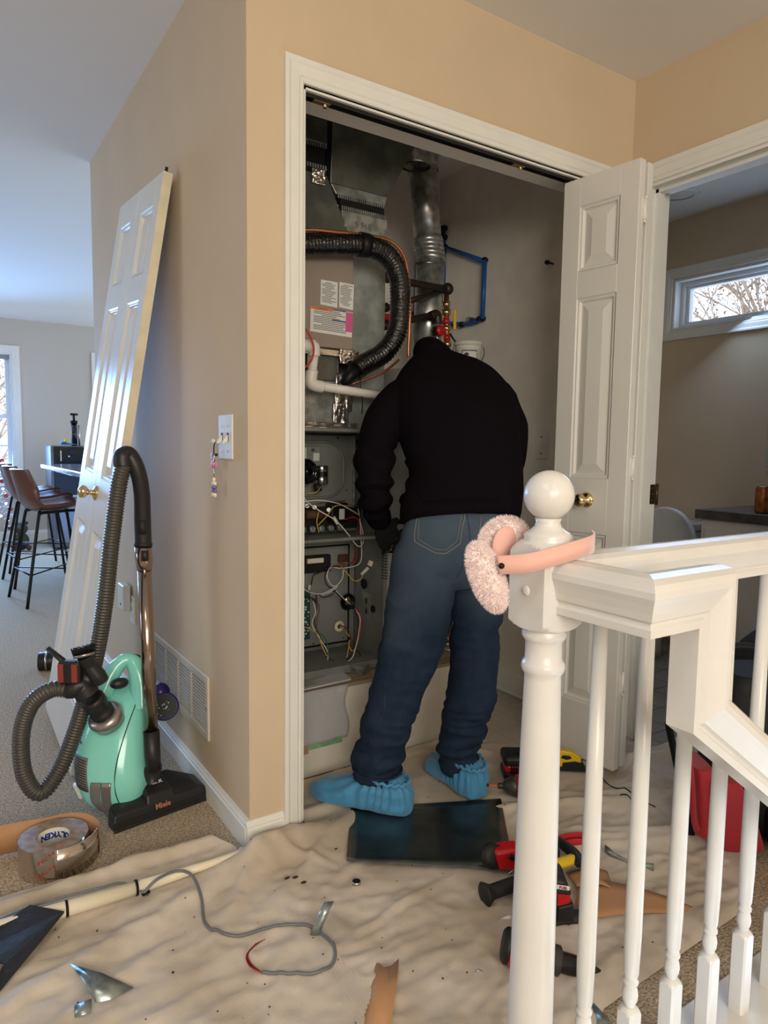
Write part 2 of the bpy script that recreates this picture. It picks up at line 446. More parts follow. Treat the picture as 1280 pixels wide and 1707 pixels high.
# dining window
casing('trim_dining_window_casing', 'y', 6.95, VX0, VX1, VZ1, -1, 0.085, VZ0, True)
win = thing('window_dining', (-0.35, 7.0, VZ0), 'x', 'y'); del win['category']; del win['label']; win['kind'] = 'structure'
m = MB()
def yframe(m, y0, y1, x0, x1, z0, z1, t):
    m.box((x0, y0, z0), (x1, y1, z0 + t)); m.box((x0, y0, z1 - t), (x1, y1, z1)); m.box((x0, y0, z0 + t), (x0 + t, y1, z1 - t)); m.box((x1 - t, y0, z0 + t), (x1, y1, z1 - t))
yframe(m, 6.952, 7.08, VX0, VX1, VZ0, VZ1, 0.014); m.build('window_liner', 'sash_white', win)
ZM = 1.40
for za, zb, yy in ((VZ0 + 0.014, ZM + 0.02, 7.01), (ZM - 0.02, VZ1 - 0.014, 7.04)):
    m = MB(); yframe(m, yy, yy + 0.03, VX0 + 0.014, VX1 - 0.014, za, zb, 0.04); sash = m.build('sash', 'sash_white', win, bevel=0.003)
    m = MB()
    for k in (1, 2, 3):
        x = VX0 + (VX1 - VX0) * k / 4
        m.box((x - 0.008, yy + 0.008, za + 0.04), (x + 0.008, yy + 0.022, zb - 0.04))
    m.box((VX0 + 0.05, yy + 0.008, (za + zb) / 2 - 0.008), (VX1 - 0.05, yy + 0.022, (za + zb) / 2 + 0.008))
    m.build('muntin', 'sash_white', win)
    MB().box((VX0 + 0.05, yy + 0.013, za + 0.04), (VX1 - 0.05, yy + 0.017, zb - 0.04)).build('pane', 'window_glass', win)
mat('blind', rgb(140, 138, 140), 0.6)
MB().box((VX0 + 0.02, 6.96, VZ1 - 0.06), (VX1 - 0.02, 7.0, VZ1 - 0.015)).build('blind_headrail', 'blind', win, bevel=0.004)
# slim white door casing on the far wall
MB().box((0.925, 6.93, 1.28), (1.02, 6.95, 2.16)).build('trim_far_opening', 'white_trim', kind='structure')


# ================================================================ BIFOLD DOORS
def leaf_mesh(w=0.288, L=2.0, t=0.03):
    # local: x across the leaf, y thickness (0 front .. t back), z height
    m = MB()
    px0, px1 = 0.068, w - 0.068
    panels = [(0.20, 0.80), (0.99, 1.60), (1.69, 1.905)]
    zs = [0.0]
    for a, b in panels: zs += [a, b]
    zs.append(L)
    m.box((0, 0, 0), (px0, t, L)); m.box((px1, 0, 0), (w, t, L))
    for k in range(0, len(zs), 2): m.box((px0, 0, zs[k]), (px1, t, zs[k + 1]))
    for a, b in panels:
        for side in (0, 1):
            y0 = 0 if side == 0 else t; s = 1 if side == 0 else -1
            rings = []
            for ins, dep in ((0, 0), (0.004, 0.003), (0.010, 0.003), (0.015, 0.011), (0.019, 0.011), (0.048, 0.003)):
                y = y0 + s * dep
                rings.append([(px0 + ins, y, a + ins), (px1 - ins, y, a + ins), (px1 - ins, y, b - ins), (px0 + ins, y, b - ins)])
            m.loft(rings, cap=False, smooth=False)
            r = rings[-1]; m.add(r, [(0, 1, 2, 3)] if side == 0 else [(3, 2, 1, 0)])
    return m
def xf(mb, mtx):
    mb.v = [mtx @ p for p in mb.v]; return mb
def knob_mb(mtx):
    m = MB(); m.lathe([(0.0, -0.001), (0.026, -0.001), (0.027, 0.003), (0.020, 0.008), (0.010, 0.012), (0.008, 0.022), (0.012, 0.028), (0.020, 0.034), (0.0235, 0.043), (0.021, 0.053), (0.012, 0.059), (0.0, 0.060)], 24, mtx, cap=False)
    return m
def hinge_mb(mtx):
    m = MB(); m.cyl((0, 0, -0.033), (0, 0, 0.033), 0.0045, n=10, mtx=mtx); m.ball((0, 0, 0.037), 0.005, 6, mtx=mtx); m.ball((0, 0, -0.037), 0.005, 6, mtx=mtx)
    m.box((-0.016, 0.0, -0.03), (0.016, 0.002, 0.03), mtx)
    for dz in (-0.02, 0.02):
        for dx in (-0.011, 0.011): m.cyl((dx, -0.0015, dz), (dx, 0.002, dz), 0.003, n=8, mtx=mtx)
    return m
# folded pair at the right of the closet; leaf A stands out into the room with its face to the left
door = thing('bifold_door', (1.235, 0.01, 0.03), 'white panelled bifold door folded open at the right of the closet', 'door')
A = basis(Vector((1.168, 0.014, 0.032)), Vector((0.1, -0.995, 0)).normalized(), Vector((0.995, 0.1, 0)).normalized(), Vector((0, 0, 1)))
B = basis(Vector((1.206, 0.020, 0.032)), Vector((0.14, -0.99, 0)).normalized(), Vector((0.99, 0.14, 0)).normalized(), Vector((0, 0, 1)))
la = xf(leaf_mesh(), A).build('leaf', 'door_white', door, bevel=0.0012, seg=1)
xf(leaf_mesh(), B).build('leaf', 'door_white', door, bevel=0.0012, seg=1)
kn = knob_mb(A @ tr(0.142, 0.0, 0.915) @ rot('X', 90)).build('knob', 'brass', door, label='polished brass knob')
for z in (0.30, 1.03, 1.85):
    hinge_mb(A @ tr(0.290, 0.034, z) @ rot('Z', 90)).build('hinge', 'white_trim', door)
m = MB(); m.cyl((1.183, 0.024, 2.03), (1.183, 0.024, 2.05), 0.005, n=10); m.build('roller_pin', 'dark_steel', door)
# pair taken off and leaned against the left wall
Lv = Vector((0.1483, -0.0779, 0.9859)).normalized(); Wv = Vector((0, 0.9969, 0.0787)).normalized(); Nv = Wv.cross(Lv).normalized()
if Nv.x < 0: Nv = -Nv
O = Vector((-0.3462, 0.7106, 0.003))
door2 = thing('bifold_door', tuple(O), 'white panelled bifold door pair taken down and leaned against the left wall', 'door')
for k in (0, 1):
    Bm = basis(O + Wv * (0.2925 * k + (0.002 if k else 0)), Wv, Nv, Lv)
    xf(leaf_mesh(0.290), Bm).build('leaf', 'door_white', door2, bevel=0.0012, seg=1)
Bm = basis(O, Wv, Nv, Lv)
knob_mb(Bm @ tr(0.262, 0.0, 0.93) @ rot('X', 90)).build('knob', 'brass', door2, label='round polished brass knob')
MB().box((0.001, 0.0, 0.002), (-0.0012, 0.0295, 1.998), Bm).build('edge_strip', 'door_edge', door2, label='bare cream painted edge')
m = MB(); m.box((0.012, 0.008, 2.0), (0.05, 0.024, 2.004), Bm); m.cyl((0.03, 0.015, 2.0), (0.03, 0.015, 2.022), 0.005, n=10, mtx=Bm); m.build('roller_pin', 'dark_steel', door2)
# brown hinge leaf on the bathroom jamb
mat('bronze', rgb(92, 72, 50), 0.4, 0.8)
_jamb = bpy.data.objects['trim_bath_jamb']
m = MB(); m.box((1.580, DY0 - 0.012, 0.915), (1.616, DY0 - 0.0085, 0.99)); m.cyl((1.622, DY0 - 0.016, 0.912), (1.622, DY0 - 0.016, 0.993), 0.006, n=10)
_hp = m.build('hinge', 'bronze', _jamb)
for z in (0.93, 0.953, 0.976): MB().cyl((1.60, DY0 - 0.014, z), (1.60, DY0 - 0.0115, z), 0.003, n=8).build('screw', 'brass', _hp)

# ================================================================ WALL FITTINGS
mat('plate', rgb(222, 222, 216), 0.35); mat('slot_dark', rgb(60, 58, 54), 0.6)
def wall_plate(parent, x, yc, zc, w, h, t=0.006, sgn=-1, material='plate'):
    a = (x, yc - w / 2, zc - h / 2); b = (x + sgn * t, yc + w / 2, zc + h / 2)
    return MB().box(a, b).build('plate', material, parent, bevel=0.003, seg=3)
t = thing('light_switch', (0, 0.152, 1.14), 'white double switch plate on the left wall holding a dangling keyring', 'light switch')
wall_plate(t, 0, 0.152, 1.14, 0.105, 0.125)
for yy in (0.175, 0.130):
    MB().box((-0.0055, yy - 0.005, 1.128), (-0.0075, yy + 0.005, 1.152)).build('switch_slot', 'slot_dark', t)
    MB().hexa([(-0.006, yy - 0.004, 1.129), (-0.006, yy + 0.004, 1.129), (-0.006, yy + 0.004, 1.147), (-0.006, yy - 0.004, 1.147), (-0.022, yy - 0.003, 1.121), (-0.022, yy + 0.003, 1.121), (-0.020, yy + 0.003, 1.131), (-0.020, yy - 0.003, 1.131)]).build('toggle', 'white_plastic', t)
    for zz in (1.10, 1.17): MB().cyl((-0.005, yy, zz), (-0.0072, yy, zz), 0.003, n=10).build('screw', 'steel', t)
# keyring hanging from the toggle
kc = thing('keyring', (-0.03, 0.175, 1.05), 'keyring with pink heart, black strap and beaded charm hanging from the light switch', 'keyring')
mat('pink', rgb(222, 140, 160), 0.4); mat('purple_bead', rgb(120, 100, 170), 0.2, coat=0.5); mat('cream_bead', rgb(236, 226, 190), 0.3)
K = Vector((-0.026, 0.176, 1.128))
MB().tube(spline([K, K + Vector((-0.004, 0.001, -0.02)), K + Vector((-0.002, 0, -0.075))]), 0.004, 8, flat=0.4).build('strap', 'black', kc)
MB().ball(K + Vector((-0.003, 0.006, 0.0)), 0.010, 8, (0.5, 1, 0.7)).build('cap', 'white_plastic', kc)
MB().torus((0, 0, 0), 0.012, 0.0016, 18, 6, tr(K + Vector((-0.004, 0.007, -0.045))) @ rot('Y', 90)).build('ring', 'steel', kc)
for dy, nm in ((0.012, 'pink_heart'), (-0.010, 'pink_tag')):
    MB().ball(K + Vector((-0.003, dy, -0.066)), 0.012, 8, (0.35, 1, 0.9)).build(nm, 'pink', kc)
MB().box(K + Vector((-0.004, -0.006, -0.042)), K + Vector((0.0, -0.022, -0.034))).build('clasp', 'black', kc, bevel=0.002)
m = MB(); m.tube([K + Vector((-0.004, 0.0, -0.075)), K + Vector((-0.004, 0.0, -0.105))], 0.0012, 6); m.build('cord', 'steel', kc)
for row, (zz, mt, nm) in enumerate(((-0.108, 'cream_bead', 'bead'), (-0.119, 'cream_bead', 'bead'), (-0.130, 'purple_bead', 'bead'), (-0.140, 'purple_bead', 'bead'), (-0.152, 'cream_bead', 'bead'))):
    for k in range(3 if row != 0 else 1):
        dy = (k - 1) * 0.0085 if row else 0
        MB().ball(K + Vector((-0.004, dy, zz)), 0.0052, 6, (1, 1, 1.25 if mt == 'cream_bead' else 1)).build(nm, mt, kc)
# vent grille low on the left wall
t = thing('air_vent', (0, 0.63, 0.295), 'long white return air grille low on the left wall', 'vent')
mat('vent_white', rgb(205, 196, 180), 0.45); mat('vent_dark', rgb(52, 44, 36), 0.9)
vy0, vy1, vz0, vz1 = 0.315, 0.945, 0.192, 0.398
m = MB(); xframe(m, 0.0, -0.008, vy0, vy1, vz0, vz1, 0.024); m.build('frame', 'vent_white', t, bevel=0.002)
MB().box((-0.0005, vy0 + 0.02, vz0 + 0.02), (-0.0015, vy1 - 0.02, vz1 - 0.02)).build('backing', 'vent_dark', t)
nsec = 4
for k in range(1, nsec):
    y = vy0 + 0.024 + (vy1 - vy0 - 0.048) * k / nsec
    MB().box((-0.0016, y - 0.004, vz0 + 0.024), (-0.007, y + 0.004, vz1 - 0.024)).build('divider', 'vent_white', t)
nl = 15
for k in range(nl):
    z = vz0 + 0.028 + (vz1 - vz0 - 0.056) * k / (nl - 1)
    MB().hexa([(-0.0018, vy0 + 0.024, z + 0.000), (-0.0068, vy0 + 0.024, z - 0.001), (-0.0068, vy1 - 0.024, z - 0.001), (-0.0018, vy1 - 0.024, z + 0.000),
               (-0.0018, vy0 + 0.024, z + 0.0026), (-0.0068, vy0 + 0.024, z + 0.0014), (-0.0068, vy1 - 0.024, z + 0.0014), (-0.0018, vy1 - 0.024, z + 0.0026)]).build('slat', 'vent_white', t)
for y in (vy0 + 0.012, vy1 - 0.012): MB().cyl((-0.007, y, 0.295), (-0.0095, y, 0.295), 0.004, n=10).build('screw', 'steel', t)
# outlet with plug-in detector behind the wand
t = thing('wall_outlet', (0, 1.30, 0.40), 'white wall outlet behind the vacuum wand', 'outlet')
wall_plate(t, 0, 1.27, 0.415, 0.075, 0.118)
for z in (0.395, 0.437): MB().box((-0.005, 1.254, z - 0.012), (-0.008, 1.286, z + 0.012)).build('socket', 'white_plastic', t, bevel=0.002)
t = thing('plug_in_detector', (-0.03, 1.335, 0.47), 'white plug-in detector box on the wall outlet', 'detector')
MB().box((-0.008, 1.275, 0.410), (-0.040, 1.375, 0.520)).build('housing', 'white_plastic', t, bevel=0.008, seg=3)
MB().cyl((-0.0395, 1.32, 0.435), (-0.0415, 1.32, 0.435), 0.006, n=12).build('sensor', 'slot_dark', t)
# switch and door bumper in the closet
t = thing('closet_switch', (1.5, 0.395, 1.135), 'white switch plate on the closet side wall', 'light switch')
wall_plate(t, 1.5, 0.395, 1.135, 0.075, 0.118, material='closet_paint')
MB().box((1.494, 0.388, 1.122), (1.485, 0.402, 1.148)).build('toggle', 'closet_paint', t, bevel=0.002)
for z in (1.10, 1.17): MB().cyl((1.4945, 0.395, z), (1.4925, 0.395, z), 0.0035, n=8).build('screw', 'dark_steel', t)
t = thing('door_stop', (1.5, 0.369, 1.886), 'small dark spring door stop on the closet wall', 'door stop')
MB().tube([(1.5, 0.369, 1.886), (1.46, 0.36, 1.884)], 0.004, 8).build('rod', 'dark_steel', t)
MB().cyl((1.462, 0.361, 1.884), (1.448, 0.358, 1.883), 0.009, n=12).build('tip', 'rubber', t)

# ================================================================ VACUUM CLEANER
mat('mint', rgb(140, 224, 210), 0.16, coat=0.4); mat('vac_black', rgb(34, 34, 36), 0.42); mat('vac_gray', rgb(120, 118, 116), 0.35)
mat('hose', rgb(78, 76, 70), 0.38, 0.25); mat('wand_metal', rgb(172, 156, 144), 0.16, 1.0); mat('silver', rgb(176, 170, 166), 0.3, 0.8)
mat('maroon', rgb(140, 58, 50), 0.4); mat('groove', rgb(40, 60, 58), 0.7)
vac = thing('vacuum_cleaner', (-0.267,0.432,0), 'mint green canister vacuum cleaner standing on end with a ribbed grey hose', 'vacuum cleaner')
E1 = Vector((0.8357, -0.5491, 0)).normalized(); E2 = Vector((0.5491, 0.8357, 0)).normalized(); EZ = Vector((0, 0, 1))
sections = [((-0.303,0.408,0.008), (-0.255,0.376,0.009)), ((-0.336,0.432,0.033), (-0.211,0.35,0.035)), ((-0.356,0.449,0.069), (-0.193,0.342,0.071)), ((-0.364,0.461,0.119), (-0.186,0.344,0.122)), ((-0.362,0.476,0.165), (-0.182,0.358,0.168)), ((-0.352,0.487,0.21), (-0.177,0.372,0.213)),
            ((-0.336,0.494,0.261), (-0.174,0.388,0.264)), ((-0.314,0.497,0.307), (-0.171,0.403,0.31)), ((-0.289,0.496,0.341), (-0.171,0.418,0.343)), ((-0.264,0.494,0.362), (-0.17,0.432,0.364))]
dep = [0.05, 0.085, 0.105, 0.115, 0.118, 0.116, 0.108, 0.095, 0.075, 0.05]
rings = []
for (a, b), dd in zip(sections, dep):
    a = Vector(a); b = Vector(b); c_ = (a + b) / 2; w_ = (b - a).length / 2; c_.z = (a.z + b.z) / 2
    c_ += E2 * 0.04
    r = []
    for k in range(36):
        an = 2 * pi * k / 36; ca, sa = cos(an), sin(an)
        e = 0.72
        r.append(c_ + E1 * (w_ * math.copysign(abs(ca) ** e, ca)) + E2 * (dd * math.copysign(abs(sa) ** e, sa)))
    rings.append(r)
# interpolate the rings smoothly
fine = []
for i in range(len(rings) - 1):
    for q in range(4):
        t_ = q / 4; row = []
        for k in range(36):
            p0 = rings[max(i - 1, 0)][k]; p1 = rings[i][k]; p2 = rings[i + 1][k]; p3 = rings[min(i + 2, len(rings) - 1)][k]
            row.append(0.5 * (2 * p1 + (p2 - p0) * t_ + (2 * p0 - 5 * p1 + 4 * p2 - p3) * t_ ** 2 + (3 * p1 - p0 - 3 * p2 + p3) * t_ ** 3))
        fine.append(row)
fine.append(rings[-1])
body = MB().loft(fine).build('body', 'mint', vac)
# handle loop at the top
H0, H1 = Vector((-0.273,0.452,0.367)), Vector((-0.182,0.414,0.346))
hp = spline([Vector((-0.289,0.461,0.348)), Vector((-0.261,0.472,0.4)), Vector((-0.234,0.47,0.436)), Vector((-0.207,0.466,0.447)), Vector((-0.188,0.451,0.425)), Vector((-0.176,0.437,0.373)), Vector((-0.177,0.418,0.302))], 8)
MB().tube(hp, [0.032, 0.028, 0.022, 0.021, 0.027, 0.036, 0.044], 18).build('handle', 'mint', vac)
hp = spline([Vector((-0.197,0.506,0.436)), Vector((-0.174,0.502,0.428)), Vector((-0.159,0.488,0.384)), Vector((-0.16,0.468,0.312))], 8)
MB().tube(hp, [0.014, 0.02, 0.024, 0.028], 12).build('back_cover', 'vac_black', vac)
MB().ball(Vector((-0.247,0.414,0.394)), 0.028, 10, (1, 0.6, 0.6)).build('lid_latch', 'vac_black', vac)
def surf(u, v, lift=0.0):   # point on the front of the body: u across -1..1, v ring index
    i = min(int(v), len(rings) - 2); f_ = v - i
    a = Vector(sections[i][0]).lerp(Vector(sections[i + 1][0]), f_); b = Vector(sections[i][1]).lerp(Vector(sections[i + 1][1]), f_)
    dd = dep[i] * (1 - f_) + dep[i + 1] * f_
    c_ = (a + b) / 2 + E2 * 0.04; w_ = (b - a).length / 2
    ca = u; e = 0.72
    an = math.acos(max(-1, min(1, math.copysign(abs(u) ** (1 / e), u)))); sa = sin(an) ** e
    p = c_ + E1 * (w_ * u) - E2 * dd * sa
    n = (E1 * u * 0.8 - E2 * sa).normalized()
    return p + n * lift
# seam of the lid, grey bumper, exhaust grille, rating clip
MB().tube(spline([surf(u, v, 0.0012) for u, v in ((0.55, 9), (0.72, 8.3), (0.72, 7.5), (0.62, 6.6), (0.5, 5.6), (0.40, 4.6), (0.34, 3.6), (0.33, 2.6), (0.42, 1.8), (0.6, 1.2))], 6), 0.0016, 6).build('seam', 'groove', vac)
def patch(u0, u1, v0, v1, lift, nu=8, nv=10, curve=0.0):
    return MB().grid(lambda a, b: surf(u0 + (u1 - u0) * a + curve * sin(pi * b), v0 + (v1 - v0) * b, lift), nu, nv)
patch(-0.30, -0.02, 0.8, 3.2, 0.003, curve=-0.1).build('bumper', 'vac_gray', vac, solid=0.004)
patch(-0.02, 0.24, 0.7, 3.2, 0.004, curve=-0.05).build('bumper_side', 'silver', vac, solid=0.004)
patch(-0.92, -0.42, 2.6, 4.6, 0.002).build('grille', 'vac_gray', vac, solid=0.003)
m = MB()
for k in range(13):
    v = 2.7 + k * 0.15
    m.tube([surf(-0.9 + 0.48 * q / 6, v - 0.1 * q / 6, 0.0045) for q in range(7)], 0.0012, 5)
m.build('grille_slots', 'rubber', vac)
MB().box((-0.012, -0.012, -0.025), (0.012, 0.012, 0.025), tr(Vector((-0.357,0.473,0.062))) @ rot('Y', -20)).build('latch', 'white_plastic', vac, bevel=0.004)
# hose inlet: silver ring, black swivel elbow
inl = Vector((-0.309,0.376,0.335)); tip = Vector((-0.358,0.346,0.419))
ax = (tip - inl).normalized()
MI = look(inl - ax * 0.03, tip)
MB().lathe([(0.045, -0.03), (0.052, 0.0), (0.047, 0.012), (0.036, 0.014)], 28, MI).build('inlet_ring', 'silver', vac)
MB().lathe([(0.033, 0.0), (0.034, 0.03), (0.031, 0.032), (0.031, 0.06), (0.034, 0.062), (0.034, 0.085), (0.028, 0.09)], 24, MI).build('swivel', 'vac_black', vac)
EB = Vector((-0.35,0.339,0.402))
MB().tube(spline([EB, Vector((-0.368,0.342,0.432)), Vector((-0.387,0.342,0.425)), Vector((-0.402,0.351,0.422))]), [0.034, 0.031, 0.027, 0.025], 16).build('elbow', 'vac_black', vac)
MB().ball(Vector((-0.345,0.352,0.446)), 0.036, 12, (1.1, 1, 0.85)).build('tool_holder', 'vac_black', vac)
# accessory brush and two slim nozzles clipped to the holder
b0 = Vector((-0.327,0.318,0.46)); b1 = Vector((-0.361,0.325,0.537))
MB().tube(spline([b0 + Vector((0.01, 0, -0.02)), b0, Vector((-0.345,0.321,0.49)), Vector((-0.359,0.321,0.52))]), [0.022, 0.024, 0.020, 0.027], 16).build('brush_neck', 'vac_black', vac)
MBr = look(Vector((-0.359,0.321,0.52)), b1)
MB().lathe([(0.027, 0), (0.030, 0.006), (0.028, 0.008)], 24, MBr).build('brush_band', 'silver', vac)
m = MB()
for k in range(40):
    a = 2 * pi * k / 40
    for rr in (0.027, 0.020):
        m.tube([(rr * cos(a), rr * sin(a), 0.006), (rr * 1.12 * cos(a), rr * 1.12 * sin(a), 0.026 + 0.002 * (k % 3))], 0.0016, 4, mtx=MBr)
m.build('bristles', 'black', vac, kind='stuff')
MB().tube([Vector((-0.387,0.336,0.483)), Vector((-0.444,0.38,0.542))], [0.012, 0.009], 12, flat=0.7).build('crevice_nozzle', 'vac_black', vac)
Mt = basis(Vector((-0.397,0.33,0.479)), E1, E2, EZ)
MB().box((-0.030, -0.012, -0.032), (0.032, 0.02, 0.032), Mt).build('nozzle_clip', 'vac_black', vac, bevel=0.008, seg=3)
for dx in (-0.019, 0.019):
    MB().box((dx - 0.008, -0.017, -0.026), (dx + 0.008, -0.010, 0.026), Mt).build('felt_pad', 'maroon', vac, bevel=0.002)
# ribbed hose: down from the handle, round the floor and back to the inlet
hose_pts = spline([Vector((-0.237,0.337,1.057)), Vector((-0.252,0.341,0.997)), Vector((-0.273,0.349,0.842)), Vector((-0.293,0.355,0.668)), Vector((-0.313,0.376,0.524)), Vector((-0.339,0.403,0.394)), Vector((-0.375,0.413,0.271)), Vector((-0.422,0.408,0.165)), Vector((-0.476,0.39,0.12)), Vector((-0.513,0.398,0.184)), Vector((-0.516,0.4,0.298)), Vector((-0.491,0.381,0.386)), Vector((-0.444,0.355,0.428)), Vector((-0.396,0.347,0.422))], 30)
# resample at even steps and pinch every other ring
res = [hose_pts[0]]; acc = 0; step = 0.0022
for i in range(1, len(hose_pts)):
    a, b = hose_pts[i - 1], hose_pts[i]; d = (b - a).length
    while acc + d >= step:
        f_ = (step - acc) / d; a = a.lerp(b, f_); res.append(a); d = (b - a).length; acc = 0
    acc += d
MB().tube(res, [(0.0235, 0.0235, 0.0215, 0.0196)[k % 4] for k in range(len(res))], 16).build('hose', 'hose', vac)
# bent handle and telescopic wand
gp = spline([Vector((-0.239,0.338,1.052)), Vector((-0.239,0.341,1.079)), Vector((-0.221,0.342,1.084)), Vector((-0.201,0.336,1.041)), Vector((-0.188,0.344,0.975)), Vector((-0.184,0.356,0.889)), Vector((-0.182,0.359,0.817))], 10)
MB().tube(gp, [0.026, 0.027, 0.024, 0.023, 0.023, 0.024, 0.024], 18).build('grip', 'vac_black', vac)
gs = [Vector((-0.191,0.331,0.895)), Vector((-0.19,0.334,0.856))]
MB().tube(gs, 0.010, 10).build('suction_slider', 'rubber', vac)
MB().tube([Vector((-0.182,0.36,0.826)), Vector((-0.183,0.359,0.815))], 0.026, 18).build('collar', 'rubber', vac)
MB().tube([Vector((-0.183,0.359,0.815)), Vector((-0.181,0.359,0.772)), Vector((-0.18,0.361,0.743))], [0.0245, 0.025, 0.021], 20).build('wand_sleeve', 'wand_metal', vac)
MB().tube([Vector((-0.185,0.335,0.806)), Vector((-0.184,0.337,0.777))], 0.011, 12).build('release_button', 'vac_black', vac)
MB().tube([Vector((-0.18,0.361,0.745)), Vector((-0.178,0.328,0.248))], [0.0205, 0.0205], 24).build('wand', 'wand_metal', vac)
MB().tube([Vector((-0.177,0.329,0.261)), Vector((-0.177,0.321,0.189)), Vector((-0.176,0.315,0.146))], [0.0235, 0.0235, 0.0215], 20).build('wand_collar', 'vac_black', vac)
# floor head
hl, hr = Vector((-0.301,0.273,0)), Vector((-0.011,0.321,0))
hx = (hr - hl); hw = hx.length; hx.normalize(); hy = Vector((-hx.y, hx.x, 0)); HM = basis(hl, hx, hy, EZ)
poly = [(0, 0), (hw, 0), (hw, 0.075), (hw * 0.78, 0.12), (hw * 0.22, 0.12), (0, 0.045)]
rings_h = []
for z, s_, yy in ((0.004, 1.0, 0), (0.030, 1.0, 0), (0.048, 0.97, 0.004), (0.060, 0.80, 0.02)):
    rings_h.append([((px_ - hw / 2) * s_ + hw / 2, yy + py_ * (s_ if yy else 1), z + (0.040 * (py_ / 0.12) * (1 - 0.6 * abs(px_ - hw / 2) / (hw / 2)) if z > 0.02 else 0)) for px_, py_ in poly])
hd = MB().loft(rings_h, smooth=False, mtx=HM).build('floor_head', 'vac_black', vac, bevel=0.004, seg=2)
MB().box((0.0, -0.003, 0.0), (hw, 0.004, 0.010), HM).build('bumper_strip', 'rubber', vac, bevel=0.003)
MB().hexa([(hw * 0.33, 0.0, 0.03), (hw * 0.67, 0.0, 0.03), (hw * 0.62, 0.125, 0.05), (hw * 0.38, 0.125, 0.05), (hw * 0.35, 0.014, 0.072), (hw * 0.65, 0.014, 0.072), (hw * 0.60, 0.12, 0.112), (hw * 0.40, 0.12, 0.112)], HM).build('head_cover', 'vac_black', vac, bevel=0.008, seg=3)
MB().tube([Vector((-0.175,0.316,0.153)), HM @ Vector((hw * 0.5, 0.095, 0.075)), HM @ Vector((hw * 0.5, 0.06, 0.05))], [0.024, 0.030, 0.034], 16).build('swivel_neck', 'vac_black', vac)
mat('print_white', rgb(225, 225, 225), 0.5); mat('print_bronze', rgb(170, 110, 90), 0.5); mat('print_green', rgb(40, 90, 84), 0.5)
fm = HM @ basis(Vector((hw * 0.5, 0.000, 0.050)), Vector((1, 0, 0)), Vector((0, 0.27, 0.96)).normalized(), Vector((0, -0.96, 0.27)).normalized())
text('print', 'Miele', 0.022, 'print_bronze', vac, fm @ tr(0.0, -0.012, 0.0008), bold=0.0006)
text('print', 'x x', 0.022, 'print_white', vac, HM @ basis(Vector((hw * 0.52, 0.050, 0.0895)), Vector((1, 0, 0)), Vector((0, 0.935, 0.353)), Vector((0, -0.353, 0.935))) @ tr(0, 0, 0.001), bold=0.001)
p_ = surf(-0.80, 5.3, 0.0015); n_ = (E1 * -0.75 - E2 * 0.66).normalized(); x_ = EZ.cross(n_).normalized()
for k, s_ in enumerate(('Miele', 'Calima', 'S4')):
    text('print', s_, 0.014, 'print_green', vac, basis(p_ - EZ * 0.02 * k + E1 * 0.004 * k, x_, n_.cross(x_), n_) @ tr(0, 0, 0.001))


# ================================================================ DROP CLOTH
def sstep(a, b, x):
    t = max(0.0, min(1.0, (x - a) / (b - a))); return t * t * (3 - 2 * t)
def interp(x, tab):
    if x <= tab[0][0]: return tab[0][1]
    for (x0, v0), (x1, v1) in zip(tab, tab[1:]):
        if x <= x1: return v0 + (v1 - v0) * (x - x0) / max(x1 - x0, 1e-6)
    return tab[-1][1]
YMAX = [(-1.3, 0.125), (-0.30, 0.110), (-0.09, 0.085), (-0.04, 0.02), (-0.02, -0.017), (0.163, -0.021), (0.170, 0.262), (0.92, 0.272), (1.02, 0.20), (1.10, 0.06), (1.13, 0.0), (1.36, -0.01), (1.39, -0.022), (1.50, -0.024), (1.512, -0.185), (2.05, -0.19)]
YMIN = [(-1.3, -1.3), (-0.06, -1.3), (0.0, -0.975), (0.3, -0.955), (0.38, -0.90), (0.95, -0.885), (1.3, -0.70), (1.6, -0.62), (2.05, -0.6)]
def bell(x, y, cx_, cy_, sx, sy, ang=0.0):
    c_, s_ = cos(ang), sin(ang); dx, dy = x - cx_, y - cy_
    u, v = dx * c_ + dy * s_, -dx * s_ + dy * c_
    return math.exp(-(u / sx) ** 2 - (v / sy) ** 2)
FOLDS = []
_r = random.Random(11)
for k in range(70):      # random creases, mostly running down to the left
    cx_, cy_ = _r.uniform(-1.1, 1.9), _r.uniform(-1.1, 0.1)
    ang = _r.choice([0.35, 0.55, 0.75, 0.2, 2.4]) + _r.uniform(-0.2, 0.2)
    if cx_ > 0.85: ang = -0.55 + _r.uniform(-0.15, 0.2)
    FOLDS.append((cx_, cy_, _r.uniform(0.08, 0.28), _r.uniform(0.010, 0.022), ang, _r.uniform(0.004, 0.011)))
FIX = [(-0.25, 0.060, 0.62, 0.030, 0.02, 0.026), (-0.60, -0.055, 0.55, 0.020, 0.15, 0.012), (-0.30, -0.17, 0.45, 0.028, 0.30, 0.015), (-0.05, -0.12, 0.22, 0.022, 0.9, 0.016),
       (0.07, -0.065, 0.20, 0.050, 0.12, 0.045), (0.15, -0.13, 0.20, 0.018, 0.62, 0.014),
       (1.30, -0.33, 0.10, 0.05, 0.9, 0.03), (1.40, -0.25, 0.35, 0.035, -0.5, 0.018), (1.25, -0.45, 0.40, 0.025, -0.55, 0.018), (1.10, -0.42, 0.40, 0.022, -0.50, 0.014), (1.05, -0.58, 0.35, 0.02, -0.6, 0.014), (0.98, -0.34, 0.3, 0.018, -0.45, 0.010), (1.62, -0.32, 0.3, 0.03, -0.3, 0.02)]
